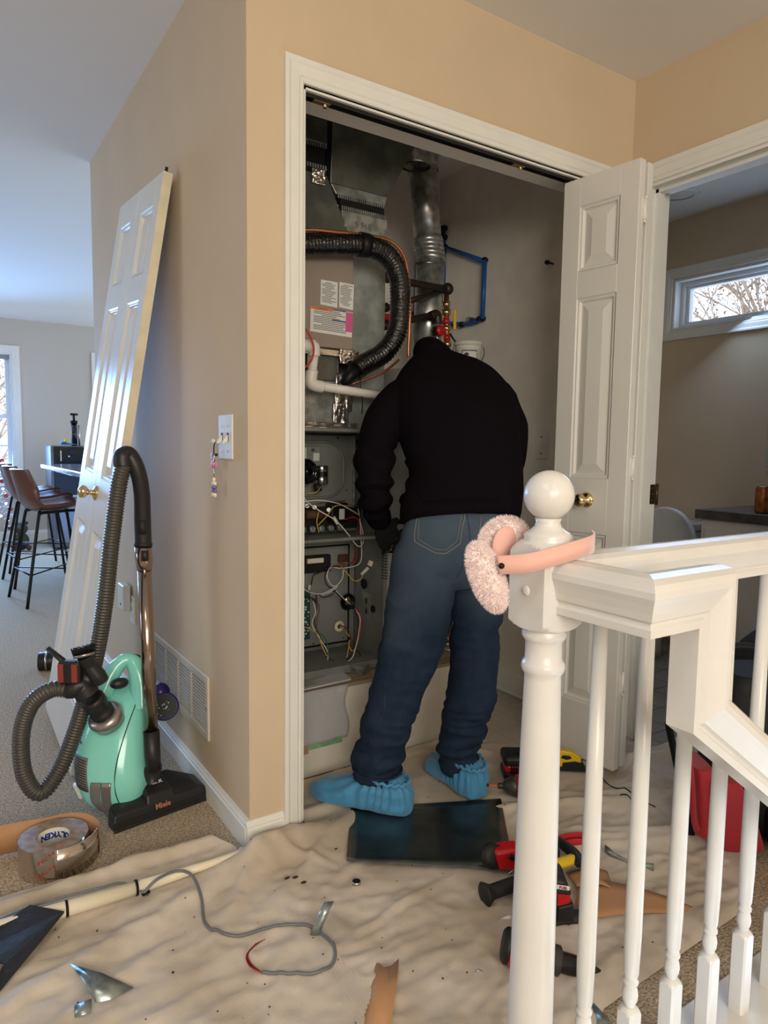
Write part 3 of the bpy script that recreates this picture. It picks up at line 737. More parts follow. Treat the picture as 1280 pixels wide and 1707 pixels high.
def flat_mask(x, y):    # hold the cloth down where things stand
    m = 1.0
    for cx_, cy_, r in ((0.36, 0.05, 0.20), (0.73, 0.0, 0.17), (0.48, -0.2, 0.25), (0.9, -0.1, 0.12), (0.6, -0.5, 0.12), (1.18, -0.13, 0.14)):
        d = sqrt((x - cx_) ** 2 + (y - cy_) ** 2); m = min(m, 0.12 + 0.88 * sstep(r * 0.8, r * 1.5, d))
    return m
def cloth_z(x, y):
    z = 0.0
    for cx_, cy_, sx, sy, an, h in FOLDS:
        if abs(x - cx_) < 0.7 and abs(y - cy_) < 0.7: z += h * bell(x, y, cx_, cy_, sx, sy, an)
    z += 0.006 * (0.5 + 0.5 * noise.noise(Vector((x * 5, y * 5, 0.3))))
    wv = Vector((x * 9 + 2.0 * noise.noise(Vector((x * 3, y * 3, 5))), y * 20, 1.7))
    z += 0.0055 * (1 - abs(noise.noise(wv)) * 2) + 0.0026 * noise.noise(Vector((x * 34, y * 48, 8))) + 0.0028 * (1 - 2 * abs(noise.noise(Vector((x * 12 + y * 9, y * 16 - x * 4, 2.2)))))
    z *= flat_mask(x, y)
    for cx_, cy_, sx, sy, an, h in FIX: z += h * bell(x, y, cx_, cy_, sx, sy, an)
    return max(z, 0.0) + 0.006
m = MB()
NX, NY = 460, 150
xs = []
for i in range(NX + 1): xs.append(-1.25 + 3.25 * i / NX)
xs = sorted(set(xs + [0.1635, 0.1695, 1.504, 1.511]))
def cpt(i, j):
    x = xs[i]; a, b = interp(x, YMIN), interp(x, YMAX)
    wob = 0.006 * noise.noise(Vector((x * 6, 3.3, 0)))
    b += wob * (1 if x < -0.1 or 0.98 < x < 1.1 else 0); J0 = NY - 34; kn = -0.045 if x < 1.45 else interp(x, [(1.45, -0.045), (1.56, -0.24)])
    y = a + (kn - a) * j / J0 if j <= J0 else kn + (b - kn) * (j - J0) / (NY - J0)
    z = cloth_z(x, y)
    # hem turns down to the floor
    e = min((y - a), (b - y)) if not (-0.03 < x < 0.9) else (y - a)
    z = 0.003 + (z - 0.003) * sstep(-0.002, 0.018, e)
    return (x, y, z)
n = len(xs) - 1
vs = [cpt(i, j) for j in range(NY + 1) for i in range(n + 1)]
fs = [(j * (n + 1) + i, j * (n + 1) + i + 1, (j + 1) * (n + 1) + i + 1, (j + 1) * (n + 1) + i) for j in range(NY) for i in range(n)]
m.add(vs, fs, True)
cl = m.build('drop_cloth', 'canvas', label='wrinkled beige canvas drop cloth spread over the floor', cat='drop cloth', fix=False)
def on(x, y, dz=0.0): return Vector((x, y, cloth_z(x, y) + dz))
# turned-up corner of the cloth beside the bifold door
t = MB().add([on(1.30, -0.30, 0.001), on(1.40, -0.26, 0.001), (1.36, -0.315, 0.10), (1.295, -0.33, 0.055), (1.335, -0.31, 0.085)], [(0, 1, 2, 4, 3)])
t.build('drop_cloth_corner', 'canvas', cl, solid=0.002)
cl2 = [o for o in COL.objects if o.name == 'drop_cloth_corner'][0]; cl2.name = 'turned_corner'
# debris
m = MB(); _r = random.Random(3)
for k in range(130):
    x, y = _r.uniform(-0.7, 0.9), _r.uniform(-0.85, 0.05)
    p = on(x, y, 0.001); s_ = _r.uniform(0.0008, 0.0028) * (2.2 if k < 8 else 1)
    m.ball(p, s_, 3, (1, _r.uniform(0.5, 1.3), 0.4))
for (x, y) in ((0.02, -0.20), (0.035, -0.215), (0.048, -0.235)):
    m.ball(on(x, y, 0.001), 0.008, 4, (1.1, 0.7, 0.25))
mat('dirt', rgb(70, 52, 40), 0.9)
m.build('debris', 'dirt', label='dark crumbs and grit scattered over the drop cloth', cat='debris', kind='stuff')

# ================================================================ THINGS LYING ON THE CLOTH
# sheet metal
sm = [Vector((0.333,0.012,0.018)), Vector((0.768,-0.185,0.016)), Vector((0.542,-0.479,0.016)), Vector((0.182,-0.22,0.016))]
def smp(u, v):
    p = (sm[0] * (1 - u) + sm[1] * u) * (1 - v) + (sm[3] * (1 - u) + sm[2] * u) * v
    p.z += 0.004 * sin(pi * u) * v - 0.001 + 0.006 * (v ** 6) * (1 - u) ** 2
    if v > 0.9: p += (sm[3] - sm[0]).normalized() * (-0.004 * (2 * u - 1) ** 2 + 0.004) * (v - 0.9) * 10
    return p
mat('sheet', rgb(108, 114, 112), 0.3, 0.9, col2=rgb(84, 92, 92), vscale=9)
MB().grid(smp, 16, 10).build('metal_sheet', 'sheet', label='dark galvanised metal sheet lying flat under the left shoe cover', cat='metal sheet', solid=0.0012)
# white pipe with black bands
pa = [Vector((-0.681,-0.046,0.035)), Vector((-0.612,-0.046,0.036)), Vector((-0.5,-0.033,0.036)), Vector((-0.316,-0.061,0.034)), Vector((-0.135,-0.063,0.035)), Vector((0.043,-0.071,0.045))]
pipe = thing('plastic_pipe', tuple(pa[2]), 'long cream plastic pipe with black bands lying on the cloth edge', 'pipe')
mat('cream_plastic', rgb(236, 226, 200), 0.3)
MB().tube([pa[0], pa[3]], [0.019, 0.0165], 20).build('thick_section', 'cream_plastic', pipe)
MB().tube([pa[3], pa[4], pa[5]], [0.0155, 0.010, 0.006], 16).build('thin_section', 'cream_plastic', pipe)
dr = (pa[3] - pa[0]).normalized()
for p in (pa[0] + dr * 0.205, pa[3] - dr * 0.004):
    MB().tube([p - dr * 0.003, p + dr * 0.003], 0.0188, 20).build('band', 'black', pipe)
# grey cable looping over the cloth
cp = spline([Vector((-0.308,-0.084,0.03)), Vector((-0.274,-0.079,0.05)), Vector((-0.223,-0.071,0.05)), Vector((-0.195,-0.103,0.045)), Vector((-0.196,-0.173,0.03)), Vector((-0.214,-0.256,0.012)), Vector((-0.197,-0.31,0.014)), Vector((-0.161,-0.335,0.016)), Vector((-0.107,-0.344,0.02)), Vector((-0.048,-0.361,0.018)), Vector((-0.006,-0.401,0.016)), Vector((0.001,-0.47,0.014)), Vector((-0.021,-0.516,0.014)), Vector((-0.064,-0.525,0.014)), Vector((-0.119,-0.496,0.014)), Vector((-0.164,-0.463,0.018))], 10)
for p in cp: p.z = max(p.z, cloth_z(p.x, p.y) + 0.004)
cable = thing('grey_cable', tuple(cp[60]), 'grey thermostat cable looped over the drop cloth with bare coloured ends', 'cable')
mat('cable_grey', rgb(112, 114, 118), 0.45)
MB().tube(cp, 0.0036, 10).build('jacket', 'cable_grey', cable)
mat('wire_white', rgb(225, 220, 212), 0.5); mat('wire_red', rgb(190, 40, 36), 0.5); mat('wire_black', rgb(26, 26, 28), 0.5); mat('wire_yellow', rgb(206, 170, 70), 0.5); mat('wire_brown', rgb(120, 60, 50), 0.5); mat('wire_green', rgb(60, 110, 70), 0.5)
for k, mn in enumerate(('wire_red', 'wire_black', 'wire_brown', 'copper')):
    q = spline([Vector((-0.163,-0.464,0.018)), Vector((-0.18,-0.436,0.022)) + Vector((0.002 * k, 0.003 * k, 0)), Vector((-0.177,-0.412,0.03)) + Vector((0.003 * k, 0.002 * k, 0)), Vector((-0.147,-0.395,0.034)) + Vector((0.006 * k, -0.002 * k, 0.002 * k))])
    MB().tube(q, 0.0012, 6).build('wire', mn, cable)
ct = spline([Vector((-0.308,-0.084,0.03)), Vector((-0.347,-0.042,0.045)), Vector((-0.408,-0.039,0.05)), Vector((-0.536,-0.018,0.045)), Vector((-0.647,-0.045,0.05))])
MB().tube(ct, 0.0032, 8).build('cable_tail', 'cable_grey', cable)
MB().box((-0.010, -0.005, -0.004), (0.010, 0.005, 0.004), tr(Vector((-0.301,-0.074,0.022))) @ rot('Z', 20)).build('connector', 'black', cable, bevel=0.002)
# black flat plate at the left edge
PLW = [(-0.55,-0.031,0.058), (-0.486,-0.088,0.052), (-0.627,-0.229,0.022), (-0.671,-0.282,0.018), (-0.69,-0.254,0.018), (-0.613,-0.171,0.034), (-0.631,-0.151,0.036), (-0.718,-0.207,0.022), (-0.757,-0.121,0.03)]
m = MB(); m.add([Vector(p) for p in PLW] + [Vector(p) - Vector((0, 0, 0.004)) for p in PLW], [tuple(range(9)), tuple(range(17, 8, -1))] + [(i, (i + 1) % 9, (i + 1) % 9 + 9, i + 9) for i in range(9)])
mat('black_plate', rgb(36, 35, 34), 0.5, bump=0.3, bscale=60, bdist=0.004)
m.build('black_plate', 'black_plate', label='flat black plastic plate with a slot lying across the cream pipe', cat='plate')
# metal scraps
def scrap(name, pts, mtl, label, thick=0.0012, curl=0.0, cat='metal scrap', seg=8):
    m = MB(); n_ = len(pts); c_ = sum((Vector(p) for p in pts), Vector()) / n_
    vs = [Vector(p) for p in pts] + [c_ + Vector((0, 0, curl))]
    m.add(vs, [(i, (i + 1) % n_, n_) for i in range(n_)], True)
    return m.build(name, mtl, label=label, cat=cat, solid=thick)
mat('scrap_metal', rgb(170, 178, 176), 0.3, 0.75, col2=rgb(120, 132, 132), vscale=30)
tri = scrap('metal_offcut', [(-0.499,-0.247,0.035), (-0.482,-0.266,0.034), (-0.449,-0.309,0.036), (-0.398,-0.356,0.014), (-0.469,-0.368,0.014), (-0.477,-0.336,0.024), (-0.487,-0.295,0.032)], 'scrap_metal', 'large bent triangular metal offcut at the lower left of the cloth', curl=0.004)
scrap('metal_offcut', [(-0.51,-0.361,0.03), (-0.479,-0.366,0.034), (-0.485,-0.391,0.026), (-0.514,-0.385,0.024)], 'scrap_metal', 'small square metal offcut beside the large triangular one')
scrap('metal_offcut', [(0.174,-0.132,0.012), (0.196,-0.15,0.016), (0.174,-0.152,0.01)], 'scrap_metal', 'tiny grey metal triangle left of the metal sheet')
scrap('metal_offcut', [(0.212,-0.694,0.01), (0.227,-0.7,0.02), (0.241,-0.708,0.01)], 'scrap_metal', 'tiny pointed metal scrap in front of the newel post')
scrap('metal_offcut', [(-0.209,-0.306,0.012), (-0.191,-0.311,0.024), (-0.17,-0.329,0.014), (-0.204,-0.328,0.01)], 'scrap_metal', 'grey metal scrap lying under the bend of the grey cable')
def strip(path, w, dirw, thick=0.0008):
    m = MB(); d_ = Vector(dirw)
    m.loft([[Vector(p) - d_ * w / 2, Vector(p) + d_ * w / 2] for p in path], cap=False, closed=False)
    return m
strip([(-0.016,-0.416,0.012), (-0.007,-0.416,0.03), (0.002,-0.423,0.06), (0.023,-0.413,0.078)], 0.024, (0.8, -0.55, 0.1)).build('curled_metal_strip', 'scrap_metal', label='curled shiny metal strip standing up beside the cable loop', cat='metal scrap', solid=0.001)
strip([(0.805,-0.558,0.03), (0.813,-0.586,0.018), (0.824,-0.627,0.012), (0.852,-0.679,0.024)], 0.02, (0.3, 0.2, 0.9)).build('curved_metal_strip', 'scrap_metal', label='curved sheet metal strip on the cloth seen between two balusters', cat='metal scrap', solid=0.001)
scrap('blue_grey_offcut', [(0.356,-0.886,0.014), (0.359,-0.894,0.022), (0.361,-0.934,0.012), (0.32,-0.942,0.01), (0.29,-0.924,0.01)], 'scrap_metal', 'shiny blue-grey metal offcut at the foot of the balusters')
t = thing('round_magnet', (0.158,-0.312,0.012), 'small round dark disc with a steel rim on the cloth', 'magnet')
p = on(*(0.158,-0.312,0.012)[:2])
MB().cyl(p, p + Vector((0, 0, 0.009)), 0.0105, n=20).build('rim', 'steel', t)
MB().cyl(p + Vector((0, 0, 0.009)), p + Vector((0, 0, 0.0095)), 0.0095, n=20).build('face', 'dark_steel', t)
# brown liner strip folded lengthwise at the bottom
ls = []
for (a, b, c_) in (((0.056,-0.56,0.012), (0.056,-0.595,0.026), (0.09,-0.6,0.034)), ((0.016,-0.604,0.012), (0.022,-0.634,0.024), (0.052,-0.649,0.034)), ((-0.061,-0.694,0.012), (-0.049,-0.721,0.02), (-0.023,-0.735,0.03))):
    a, b, c_ = Vector(a), Vector(b), Vector(c_); ls.append([a, a.lerp(b, .5) + Vector((0, 0, .004)), b, b.lerp(c_, .5) - Vector((0, 0, 0.006)), c_])
m = MB().loft(ls, cap=False, closed=False)
m.build('paper_liner', 'brown_paper', label='brown backing paper strip creased lengthwise at the bottom of the picture', cat='paper strip', solid=0.0008)

# ---- foil tape roll with its backing paper
mat('tape_side', rgb(158, 136, 112), 0.6, col2=rgb(130, 110, 88), vscale=50); mat('foil_plain', rgb(214, 206, 196), 0.16, 1.0, bump=0.15, bscale=14, bdist=0.01); mat('print_blue', rgb(30, 50, 130), 0.5); mat('print_red', rgb(190, 60, 66), 0.5)
tc_ = Vector((-0.466,0.21,0)); R_ = 0.086; HT = 0.083
tape = thing('foil_tape_roll', tuple(tc_), 'large roll of silver foil tape standing on the carpet', 'tape')
m = MB(); m.lathe([(R_ - 0.0004, 0.001), (R_ - 0.0004, HT - 0.001)], 64, tr(tc_), cap=False); m.build('foil', 'foil_plain', tape)
m = MB(); m.lathe([(0.040, 0.003), (0.040, HT - 0.002), (0.0415, HT - 0.001), (R_ - 0.001, HT - 0.001), (R_ - 0.001, 0.002), (0.040, 0.003)], 64, tr(tc_), cap=False, smooth=False); m.build('wound_tape', 'tape_side', tape)
m = MB(); m.lathe([(0.0395, 0.003), (0.0395, HT - 0.003)], 48, tr(tc_), cap=False); m.build('core', 'paper', tape)
fwd = Vector((0.43, 0.90, 0)).normalized(); side = Vector((fwd.y, -fwd.x, 0))
for k, ch in enumerate('POLYKEN'):
    a = (3 - k) * 0.33        # runs right to left, upside down, on the far inner wall
    d = (fwd * cos(a) + side * sin(a)); pos = tc_ + d * 0.0388 + Vector((0, 0, HT - 0.022))
    text('letter', ch, 0.023, 'print_blue', tape, basis(pos, -d.cross(Vector((0, 0, 1))), Vector((0, 0, -1)), -d), bold=0.0009)
for row in range(2):
    for k, ch in enumerate('POLYKEN'):
        a = -0.1 + k * 0.10
        d = (-fwd * cos(a) + side * sin(a)); pos = tc_ + d * (R_ + 0.0012) + Vector((0, 0, HT - 0.030 - 0.036 * row + 0.006 * k))
        text('letter', ch, 0.012, 'print_red', tape, basis(pos, Vector((0, 0, 1)).cross(d).normalized(), Vector((0, 0, 1)), d))
# loose outer turn of tape and backing paper, peeling off behind the roll
for k0, k1, mt_, nm_, lb_ in ((0, 14, 'foil_plain', 'loose_foil', 'loose outer turn of silver foil tape'),):
    fo = []
    for k in range(k0, k1 + 1):
        a = -1.25 + 1.5 * k / 14; rr = R_ + 0.002 + 0.022 * max(0.0, (k / 14)) ** 1.3
        fo.append(tc_ + side * (cos(a) * rr) + fwd * (sin(a) * rr))
    MB().loft([[p + Vector((0, 0, 0.004)), p + Vector((0, 0, HT + 0.002))] for p in fo], cap=False, closed=False).build(nm_, mt_, tape, solid=0.0006, label=lb_)
lp = []
for k in range(30):
    a = 0.25 + 1.70 * k / 29; rr = R_ + 0.006 + 0.020 * cos(pi / 2 * k / 29)
    lp.append(tc_ + side * (cos(a) * rr) + fwd * (sin(a) * rr))
end = lp[-1]; 
for q in range(1, 9): lp.append(end + (-side * 0.03 + Vector((-0.012, -0.006, 0)) ) * q)
m = MB().loft([[p + Vector((0, 0, 0.004)), p + Vector((0, 0, HT + 0.004))] for p in lp], cap=False, closed=False)
m.build('backing_paper', 'brown_paper', tape, solid=0.0008, label='brown backing paper curling off the roll')

# ================================================================ STEEL DUMBBELL-LIKE CYLINDER, TOY
t = thing('steel_cylinder', (-0.268,1.916,0.03), 'short dark steel cylinder lying behind the leaning doors', 'cylinder')
a, b = Vector((-0.289,1.973,0.045)), Vector((-0.186,1.945,0.045))
MB().tube([a, b], 0.045, 24).build('barrel', 'dark_steel', t, bevel=0.004)
for f_ in (0.3, 0.7):
    q = a.lerp(b, f_); MB().tube([q, q + (b - a) * 0.08], 0.0465, 24).build('rib', 'steel', t)
mat('purple', rgb(44, 30, 100), 0.35, coat=0.3); mat('star_print', rgb(230, 230, 240), 0.5)
pc = Vector((-0.055,0.625,0.214))
toy = thing('purple_toy', tuple(pc), 'dark purple round toy with white star pattern between wand and wall vent', 'toy')
TM = look(pc, (-0.70, -1.73, 1.1))
MB().lathe([(0.0, -0.06), (0.03, -0.055), (0.046, -0.02), (0.048, 0.0), (0.044, 0.006), (0.036, 0.002)], 28, TM).build('shell', 'purple', toy)
MB().lathe([(0.041, 0.006), (0.0, 0.0085)], 28, TM, cap=False).build('face', 'black', toy)
m = MB(); _r = random.Random(5)
for k in range(16):
    a = _r.uniform(0, 6.28); rr = _r.choice((0.008, 0.018, 0.031)); m.ball((rr * cos(a), rr * sin(a), 0.0085), _r.uniform(0.0012, 0.003), 4, (1, 0.7, 0.3), TM)
m.build('star_dots', 'star_print', toy, kind='stuff')
MB().ball(pc + Vector((0.0, 0.05, 0.035)), 0.034, 10).build('ear', 'purple', toy)

# ================================================================ POWER TOOLS
mat('tool_red', rgb(186, 22, 26), 0.35, coat=0.2); mat('tool_black', rgb(24, 24, 26), 0.5); mat('tool_gray', rgb(74, 72, 70), 0.38, 0.5); mat('orange', rgb(224, 110, 60), 0.45)
# view-facing frame at a floor point: X to the right, Y away
def vf(p, dz=0.0): return basis(Vector((p[0], p[1], cloth_z(p[0], p[1]) + dz)), E1, E2, EZ)
t0_ = (0.918,-0.075,0)
t = thing('cordless_drill', t0_, 'red and black cordless drill battery end, farthest of the power tools', 'power tool')
F = vf(t0_)
MB().box((-0.032, -0.045, 0.0), (0.045, 0.045, 0.030), F).build('battery', 'tool_black', t, bevel=0.008)
MB().box((-0.028, -0.040, 0.022), (0.05, 0.04, 0.058), F).build('battery_clip', 'tool_red', t, bevel=0.010)
MB().box((-0.034, -0.048, 0.050), (0.045, 0.045, 0.085), F).build('housing', 'tool_black', t, bevel=0.012, seg=3)
for k in range(4): MB().box((-0.010 + 0.008 * k, -0.046, 0.028), (-0.006 + 0.008 * k, -0.0405, 0.052), F).build('vent_slot', 'black', t)
MB().tube([F @ Vector((0.01, -0.02, 0.088)), F @ Vector((0.04, -0.02, 0.095)), F @ Vector((0.05, -0.01, 0.086))], 0.003, 8).build('belt_hook', 'dark_steel', t)
t1_ = (0.798,-0.181,0)
t = thing('impact_driver', t1_, 'red and black impact driver with an orange screwdriver bit pointing left', 'power tool')
F = vf(t1_)
cz = 0.036
MB().lathe([(0.008, 0.0), (0.010, 0.006), (0.009, 0.014), (0.014, 0.018), (0.022, 0.024), (0.031, 0.045), (0.034, 0.060)], 20, F @ tr(-0.030, 0, cz) @ rot('Y', 90)).build('nose', 'tool_gray', t)
MB().lathe([(0.034, 0.0), (0.036, 0.004), (0.036, 0.05), (0.034, 0.085)], 20, F @ tr(0.026, 0, cz) @ rot('Y', 90)).build('body', 'tool_red', t)
MB().tube([F @ Vector((-0.030, 0, cz)), F @ Vector((-0.062, 0, cz + 0.002))], 0.003, 8).build('bit', 'orange', t)
MB().tube([F @ Vector((-0.060, 0, cz + 0.002)), F @ Vector((-0.070, 0, cz + 0.0025))], 0.005, 8).build('bit_tip', 'dark_steel', t)
MB().tube([F @ Vector((0.055, 0.01, cz)), F @ Vector((0.075, 0.10, 0.028))], [0.022, 0.020], 14).build('handle', 'tool_black', t)
# yellow tool against the door
ty = (1.115, -0.185, 0.0)
t = thing('yellow_hand_saw', ty, 'yellow and black handled tool leaning near the foot of the bifold door', 'hand tool')
F = basis(Vector((1.095, -0.155, cloth_z(1.095, -0.155) + 0.006)), Vector((0.80, -0.6, 0)), Vector((0.6, 0.8, 0)), EZ)
MB().prism([(-0.05, 0.02), (-0.045, 0.055), (-0.02, 0.075), (0.02, 0.07), (0.05, 0.05), (0.05, 0.03), (0.02, 0.015)], 'y', -0.014, 0.014, F).build('grip', 'yellow', t, bevel=0.004)
MB().prism([(-0.02, 0.050), (-0.012, 0.060), (0.012, 0.058), (0.018, 0.048), (0.0, 0.043)], 'y', -0.016, 0.016, F).build('grip_inset', 'tool_black', t, bevel=0.002)
MB().prism([(-0.015, 0.018), (-0.012, 0.034), (0.03, 0.040), (0.06, 0.032), (0.06, 0.014)], 'y', -0.0155, 0.0155, F).build('trigger_pad', 'tool_black', t, bevel=0.002)
MB().prism([(-0.10, 0.0), (-0.09, 0.018), (0.06, 0.018), (0.10, 0.012), (0.10, 0.0)], 'y', -0.010, 0.010, F).build('blade_guard', 'dark_steel', t, bevel=0.002)
# cut-off tool lying on the corner of the metal sheet
t2_ = (0.523,-0.465,0.018)
t = thing('cut_off_tool', t2_, 'red cut-off tool with a black disc on the corner of the metal sheet', 'power tool')
F = basis(Vector(t2_), E1, E2, EZ)
MB().lathe([(0.0, -0.006), (0.030, -0.006), (0.033, 0.0), (0.031, 0.016), (0.012, 0.018), (0.0, 0.018)], 28, F @ tr(-0.036, 0.0, 0.034) @ rot('Y', 28) @ rot('X', 62)).build('disc', 'tool_black', t)
MB().hexa([F @ Vector(p) for p in ((-0.02, -0.028, 0.008), (0.03, -0.028, 0.012), (0.03, 0.02, 0.012), (-0.02, 0.02, 0.008), (-0.035, -0.02, 0.055), (0.03, -0.02, 0.066), (0.03, 0.02, 0.070), (-0.03, 0.02, 0.062))]).build('guard', 'tool_red', t, bevel=0.008, seg=3)
MB().box((-0.03, -0.030, 0.040), (0.012, -0.022, 0.052), F @ rot('Y', 30) @ tr(0.01, 0, 0)).build('strap', 'tool_black', t, bevel=0.002)
MB().tube([F @ Vector((0.02, 0.0, 0.035)), F @ Vector((0.14, 0.03, 0.035))], [0.024, 0.022], 14).build('body', 'tool_black', t)
t = thing('metal_clip', (0.529,-0.473,0.012), 'small silver clip beside the cut-off tool', 'clip')
MB().tube(spline([(0.511,-0.464,0.02), (0.519,-0.476,0.03), (0.531,-0.486,0.022), (0.519,-0.483,0.014)]), 0.004, 8).build('spring', 'steel', t)
# tin snips with yellow grip, red pliers
sn = thing('tin_snips', (0.674,-0.541,0.02), 'tin snips with a yellow grip beyond the first baluster gap', 'hand tool')
MB().tube(spline([(0.577,-0.537,0.03), (0.622,-0.556,0.045), (0.673,-0.563,0.045)]), [0.012, 0.016, 0.017], 14, flat=0.75).build('grip', 'yellow', sn)
MB().tube(spline([(0.71,-0.408,0.03), (0.709,-0.477,0.04), (0.687,-0.549,0.05), (0.669,-0.591,0.045)]), [0.014, 0.017, 0.018, 0.014], 14, flat=0.6).build('grip', 'tool_black', sn)
MB().tube(spline([(0.681,-0.555,0.045), (0.702,-0.578,0.03), (0.717,-0.609,0.012)]), [0.012, 0.010, 0.003], 10, flat=0.4).build('blades', 'dark_steel', sn)
pl_ = thing('red_pliers', (0.769,-0.467,0.02), 'red handled pliers on the cloth behind the tin snips', 'hand tool')
MB().tube(spline([(0.715,-0.46,0.03), (0.762,-0.462,0.03), (0.817,-0.479,0.025)]), 0.009, 12).build('handle', 'tool_red', pl_)
MB().tube(spline([(0.722,-0.476,0.025), (0.76,-0.486,0.025), (0.8,-0.501,0.02)]), 0.009, 12).build('handle', 'tool_red', pl_)
MB().tube([(0.815,-0.482,0.02), (0.85,-0.506,0.014)], [0.010, 0.004], 10).build('jaws', 'dark_steel', pl_)
# big right-angle drill with side handle
t3_ = (0.508,-0.663,0.02)
t = thing('right_angle_drill', t3_, 'large red and black drill with a ribbed black side handle pointing left', 'power tool')
h0, h1 = Vector((0.383,-0.537,0.035)), Vector((0.549,-0.564,0.045))
hm = look(h0, h1)
prof = [(0.0, 0.0), (0.026, 0.001), (0.029, 0.004), (0.026, 0.010), (0.018, 0.022)]
for k in range(9): prof += [(0.0185, 0.026 + 0.009 * k), (0.0165, 0.030 + 0.009 * k)]
prof += [(0.019, 0.112), (0.022, 0.12), (0.018, 0.15)]
MB().lathe(prof, 24, hm, cap=False).build('side_handle', 'rubber', t)
g = [Vector((0.472,-0.577,0.06)), Vector((0.514,-0.653,0.1))]
DM = basis(Vector((0.451,-0.681,0.03)), E1, E2, EZ)
MB().hexa([DM @ Vector(p) for p in ((-0.06, 0, 0.0), (0.062, 0, 0.0), (0.062, 0.07, 0.0), (-0.06, 0.07, 0.0), (-0.06, 0.0, 0.085), (0.052, 0.0, 0.075), (0.052, 0.07, 0.08), (-0.06, 0.07, 0.09))]).build('motor_housing', 'tool_red', t, bevel=0.01, seg=3)
MB().hexa([DM @ Vector(p) for p in ((-0.06, -0.004, 0.070), (0.058, -0.004, 0.060), (0.058, 0.07, 0.060), (-0.06, 0.07, 0.070), (-0.06, 0.004, 0.112), (0.042, 0.004, 0.098), (0.042, 0.07, 0.104), (-0.06, 0.07, 0.115))]).build('top_cap', 'tool_black', t, bevel=0.01, seg=3)
MB().box((0.015, -0.005, 0.004), (0.022, 0.01, 0.066), DM).build('seam_guard', 'tool_black', t, bevel=0.002)
MB().hexa([DM @ Vector(p) for p in ((0.022, -0.005, 0.0), (0.062, -0.005, 0.0), (0.062, 0.03, 0.0), (0.022, 0.03, 0.0), (0.022, -0.005, 0.036), (0.059, -0.005, 0.046), (0.059, 0.03, 0.046), (0.022, 0.03, 0.036))]).build('rear_grip_cover', 'tool_black', t, bevel=0.004)
MB().box((0.005, -0.0062, 0.084), (0.036, -0.0035, 0.094), DM @ rot('Y', 8)).build('badge', 'print_white', t, bevel=0.001)
text('badge_text', 'FUEL', 0.009, 'tool_red', t, DM @ rot('Y', 8) @ tr(0.0205, -0.0066, 0.0889) @ rot('X', 90), bold=0.0003)
lh = spline([(0.386,-0.647,0.02), (0.443,-0.667,0.02), (0.494,-0.684,0.02), (0.542,-0.71,0.02)])
MB().tube(lh, 0.018, 14).build('lower_grip', 'rubber', t)
# heat-gun style tool with steel barrel and pointed cone
t4_ = (0.312,-0.724,0)
t = thing('cordless_hole_tool', t4_, 'red cordless tool with a grey barrel and pointed steel cone, nearest to the bottom', 'power tool')
a0 = Vector((0.291,-0.711,0.055)); a1 = Vector((0.456,-0.861,0.012))
axm = look(a0, a1); Lt = (a1 - a0).length
MB().lathe([(0.0, -0.006), (0.030, -0.006), (0.036, 0.0), (0.037, 0.008)], 28, axm).build('rear_ring', 'tool_black', t)
MB().lathe([(0.0355, 0.006), (0.038, 0.012), (0.038, 0.05), (0.036, 0.075)], 28, axm).build('body', 'tool_red', t)
MB().lathe([(0.034, 0.07), (0.031, 0.08), (0.030, 0.115), (0.026, 0.118)], 24, axm).build('gear_case', 'tool_gray', t)
MB().lathe([(0.0225, 0.112), (0.0225, 0.118), (0.021, 0.120), (0.021, Lt * 0.72)], 24, axm).build('barrel', 'dark_steel', t)
MB().lathe([(0.0165, Lt * 0.70), (0.0155, Lt * 0.78), (0.0, Lt)], 24, axm, cap=False).build('cone', 'dark_steel', t)
scrap('small_wedge', [(0.37,-0.6,0.015), (0.398,-0.61,0.022), (0.403,-0.625,0.022), (0.395,-0.618,0.012)], 'white_trim', 'small pale wedge behind the rear of the nearest tool', cat='offcut')
# cardboard offcuts behind the balusters
def sheet4(name, pts, mtl, label, th=0.002, cat='cardboard'):
    vs = [Vector(p) for p in pts]
    return MB().grid(lambda u, v: (vs[0] * (1 - u) + vs[1] * u) * (1 - v) + (vs[3] * (1 - u) + vs[2] * u) * v + Vector((0, 0, 0.012 * sin(pi * u))), 10, 4).build(name, mtl, label=label, cat=cat, solid=th)
sheet4('cardboard_strip', [(0.514,-0.698,0.012), (0.773,-0.827,0.012), (0.807,-0.821,0.014), (0.648,-0.61,0.03)], 'brown_paper', 'curved brown cardboard strip lying beneath the balusters')
sheet4('cardboard_strip', [(0.651,-0.562,0.012), (0.75,-0.612,0.012), (0.678,-0.687,0.03), (0.609,-0.632,0.03)], 'brown_paper', 'small brown cardboard flap behind the longer cardboard strip')
# dark wires on the cloth
for k, (pts, lb) in enumerate((([(1.171,-0.249,0.02), (1.139,-0.304,0.02), (1.138,-0.365,0.02), (1.125,-0.42,0.02), (1.132,-0.485,0.02)], 'thin dark wire trailing over the cloth near the bag'), ([(1.079,-0.396,0.02), (1.099,-0.399,0.022), (1.093,-0.426,0.02)], 'short curled black wire on the cloth behind the balusters'))):
    q = spline(pts)
    for p in q: p.z = max(0.012, cloth_z(p.x, p.y) + 0.002)
    MB().tube(q, 0.0018, 6).build('dark_wire', 'wire_black', label=lb, cat='wire')

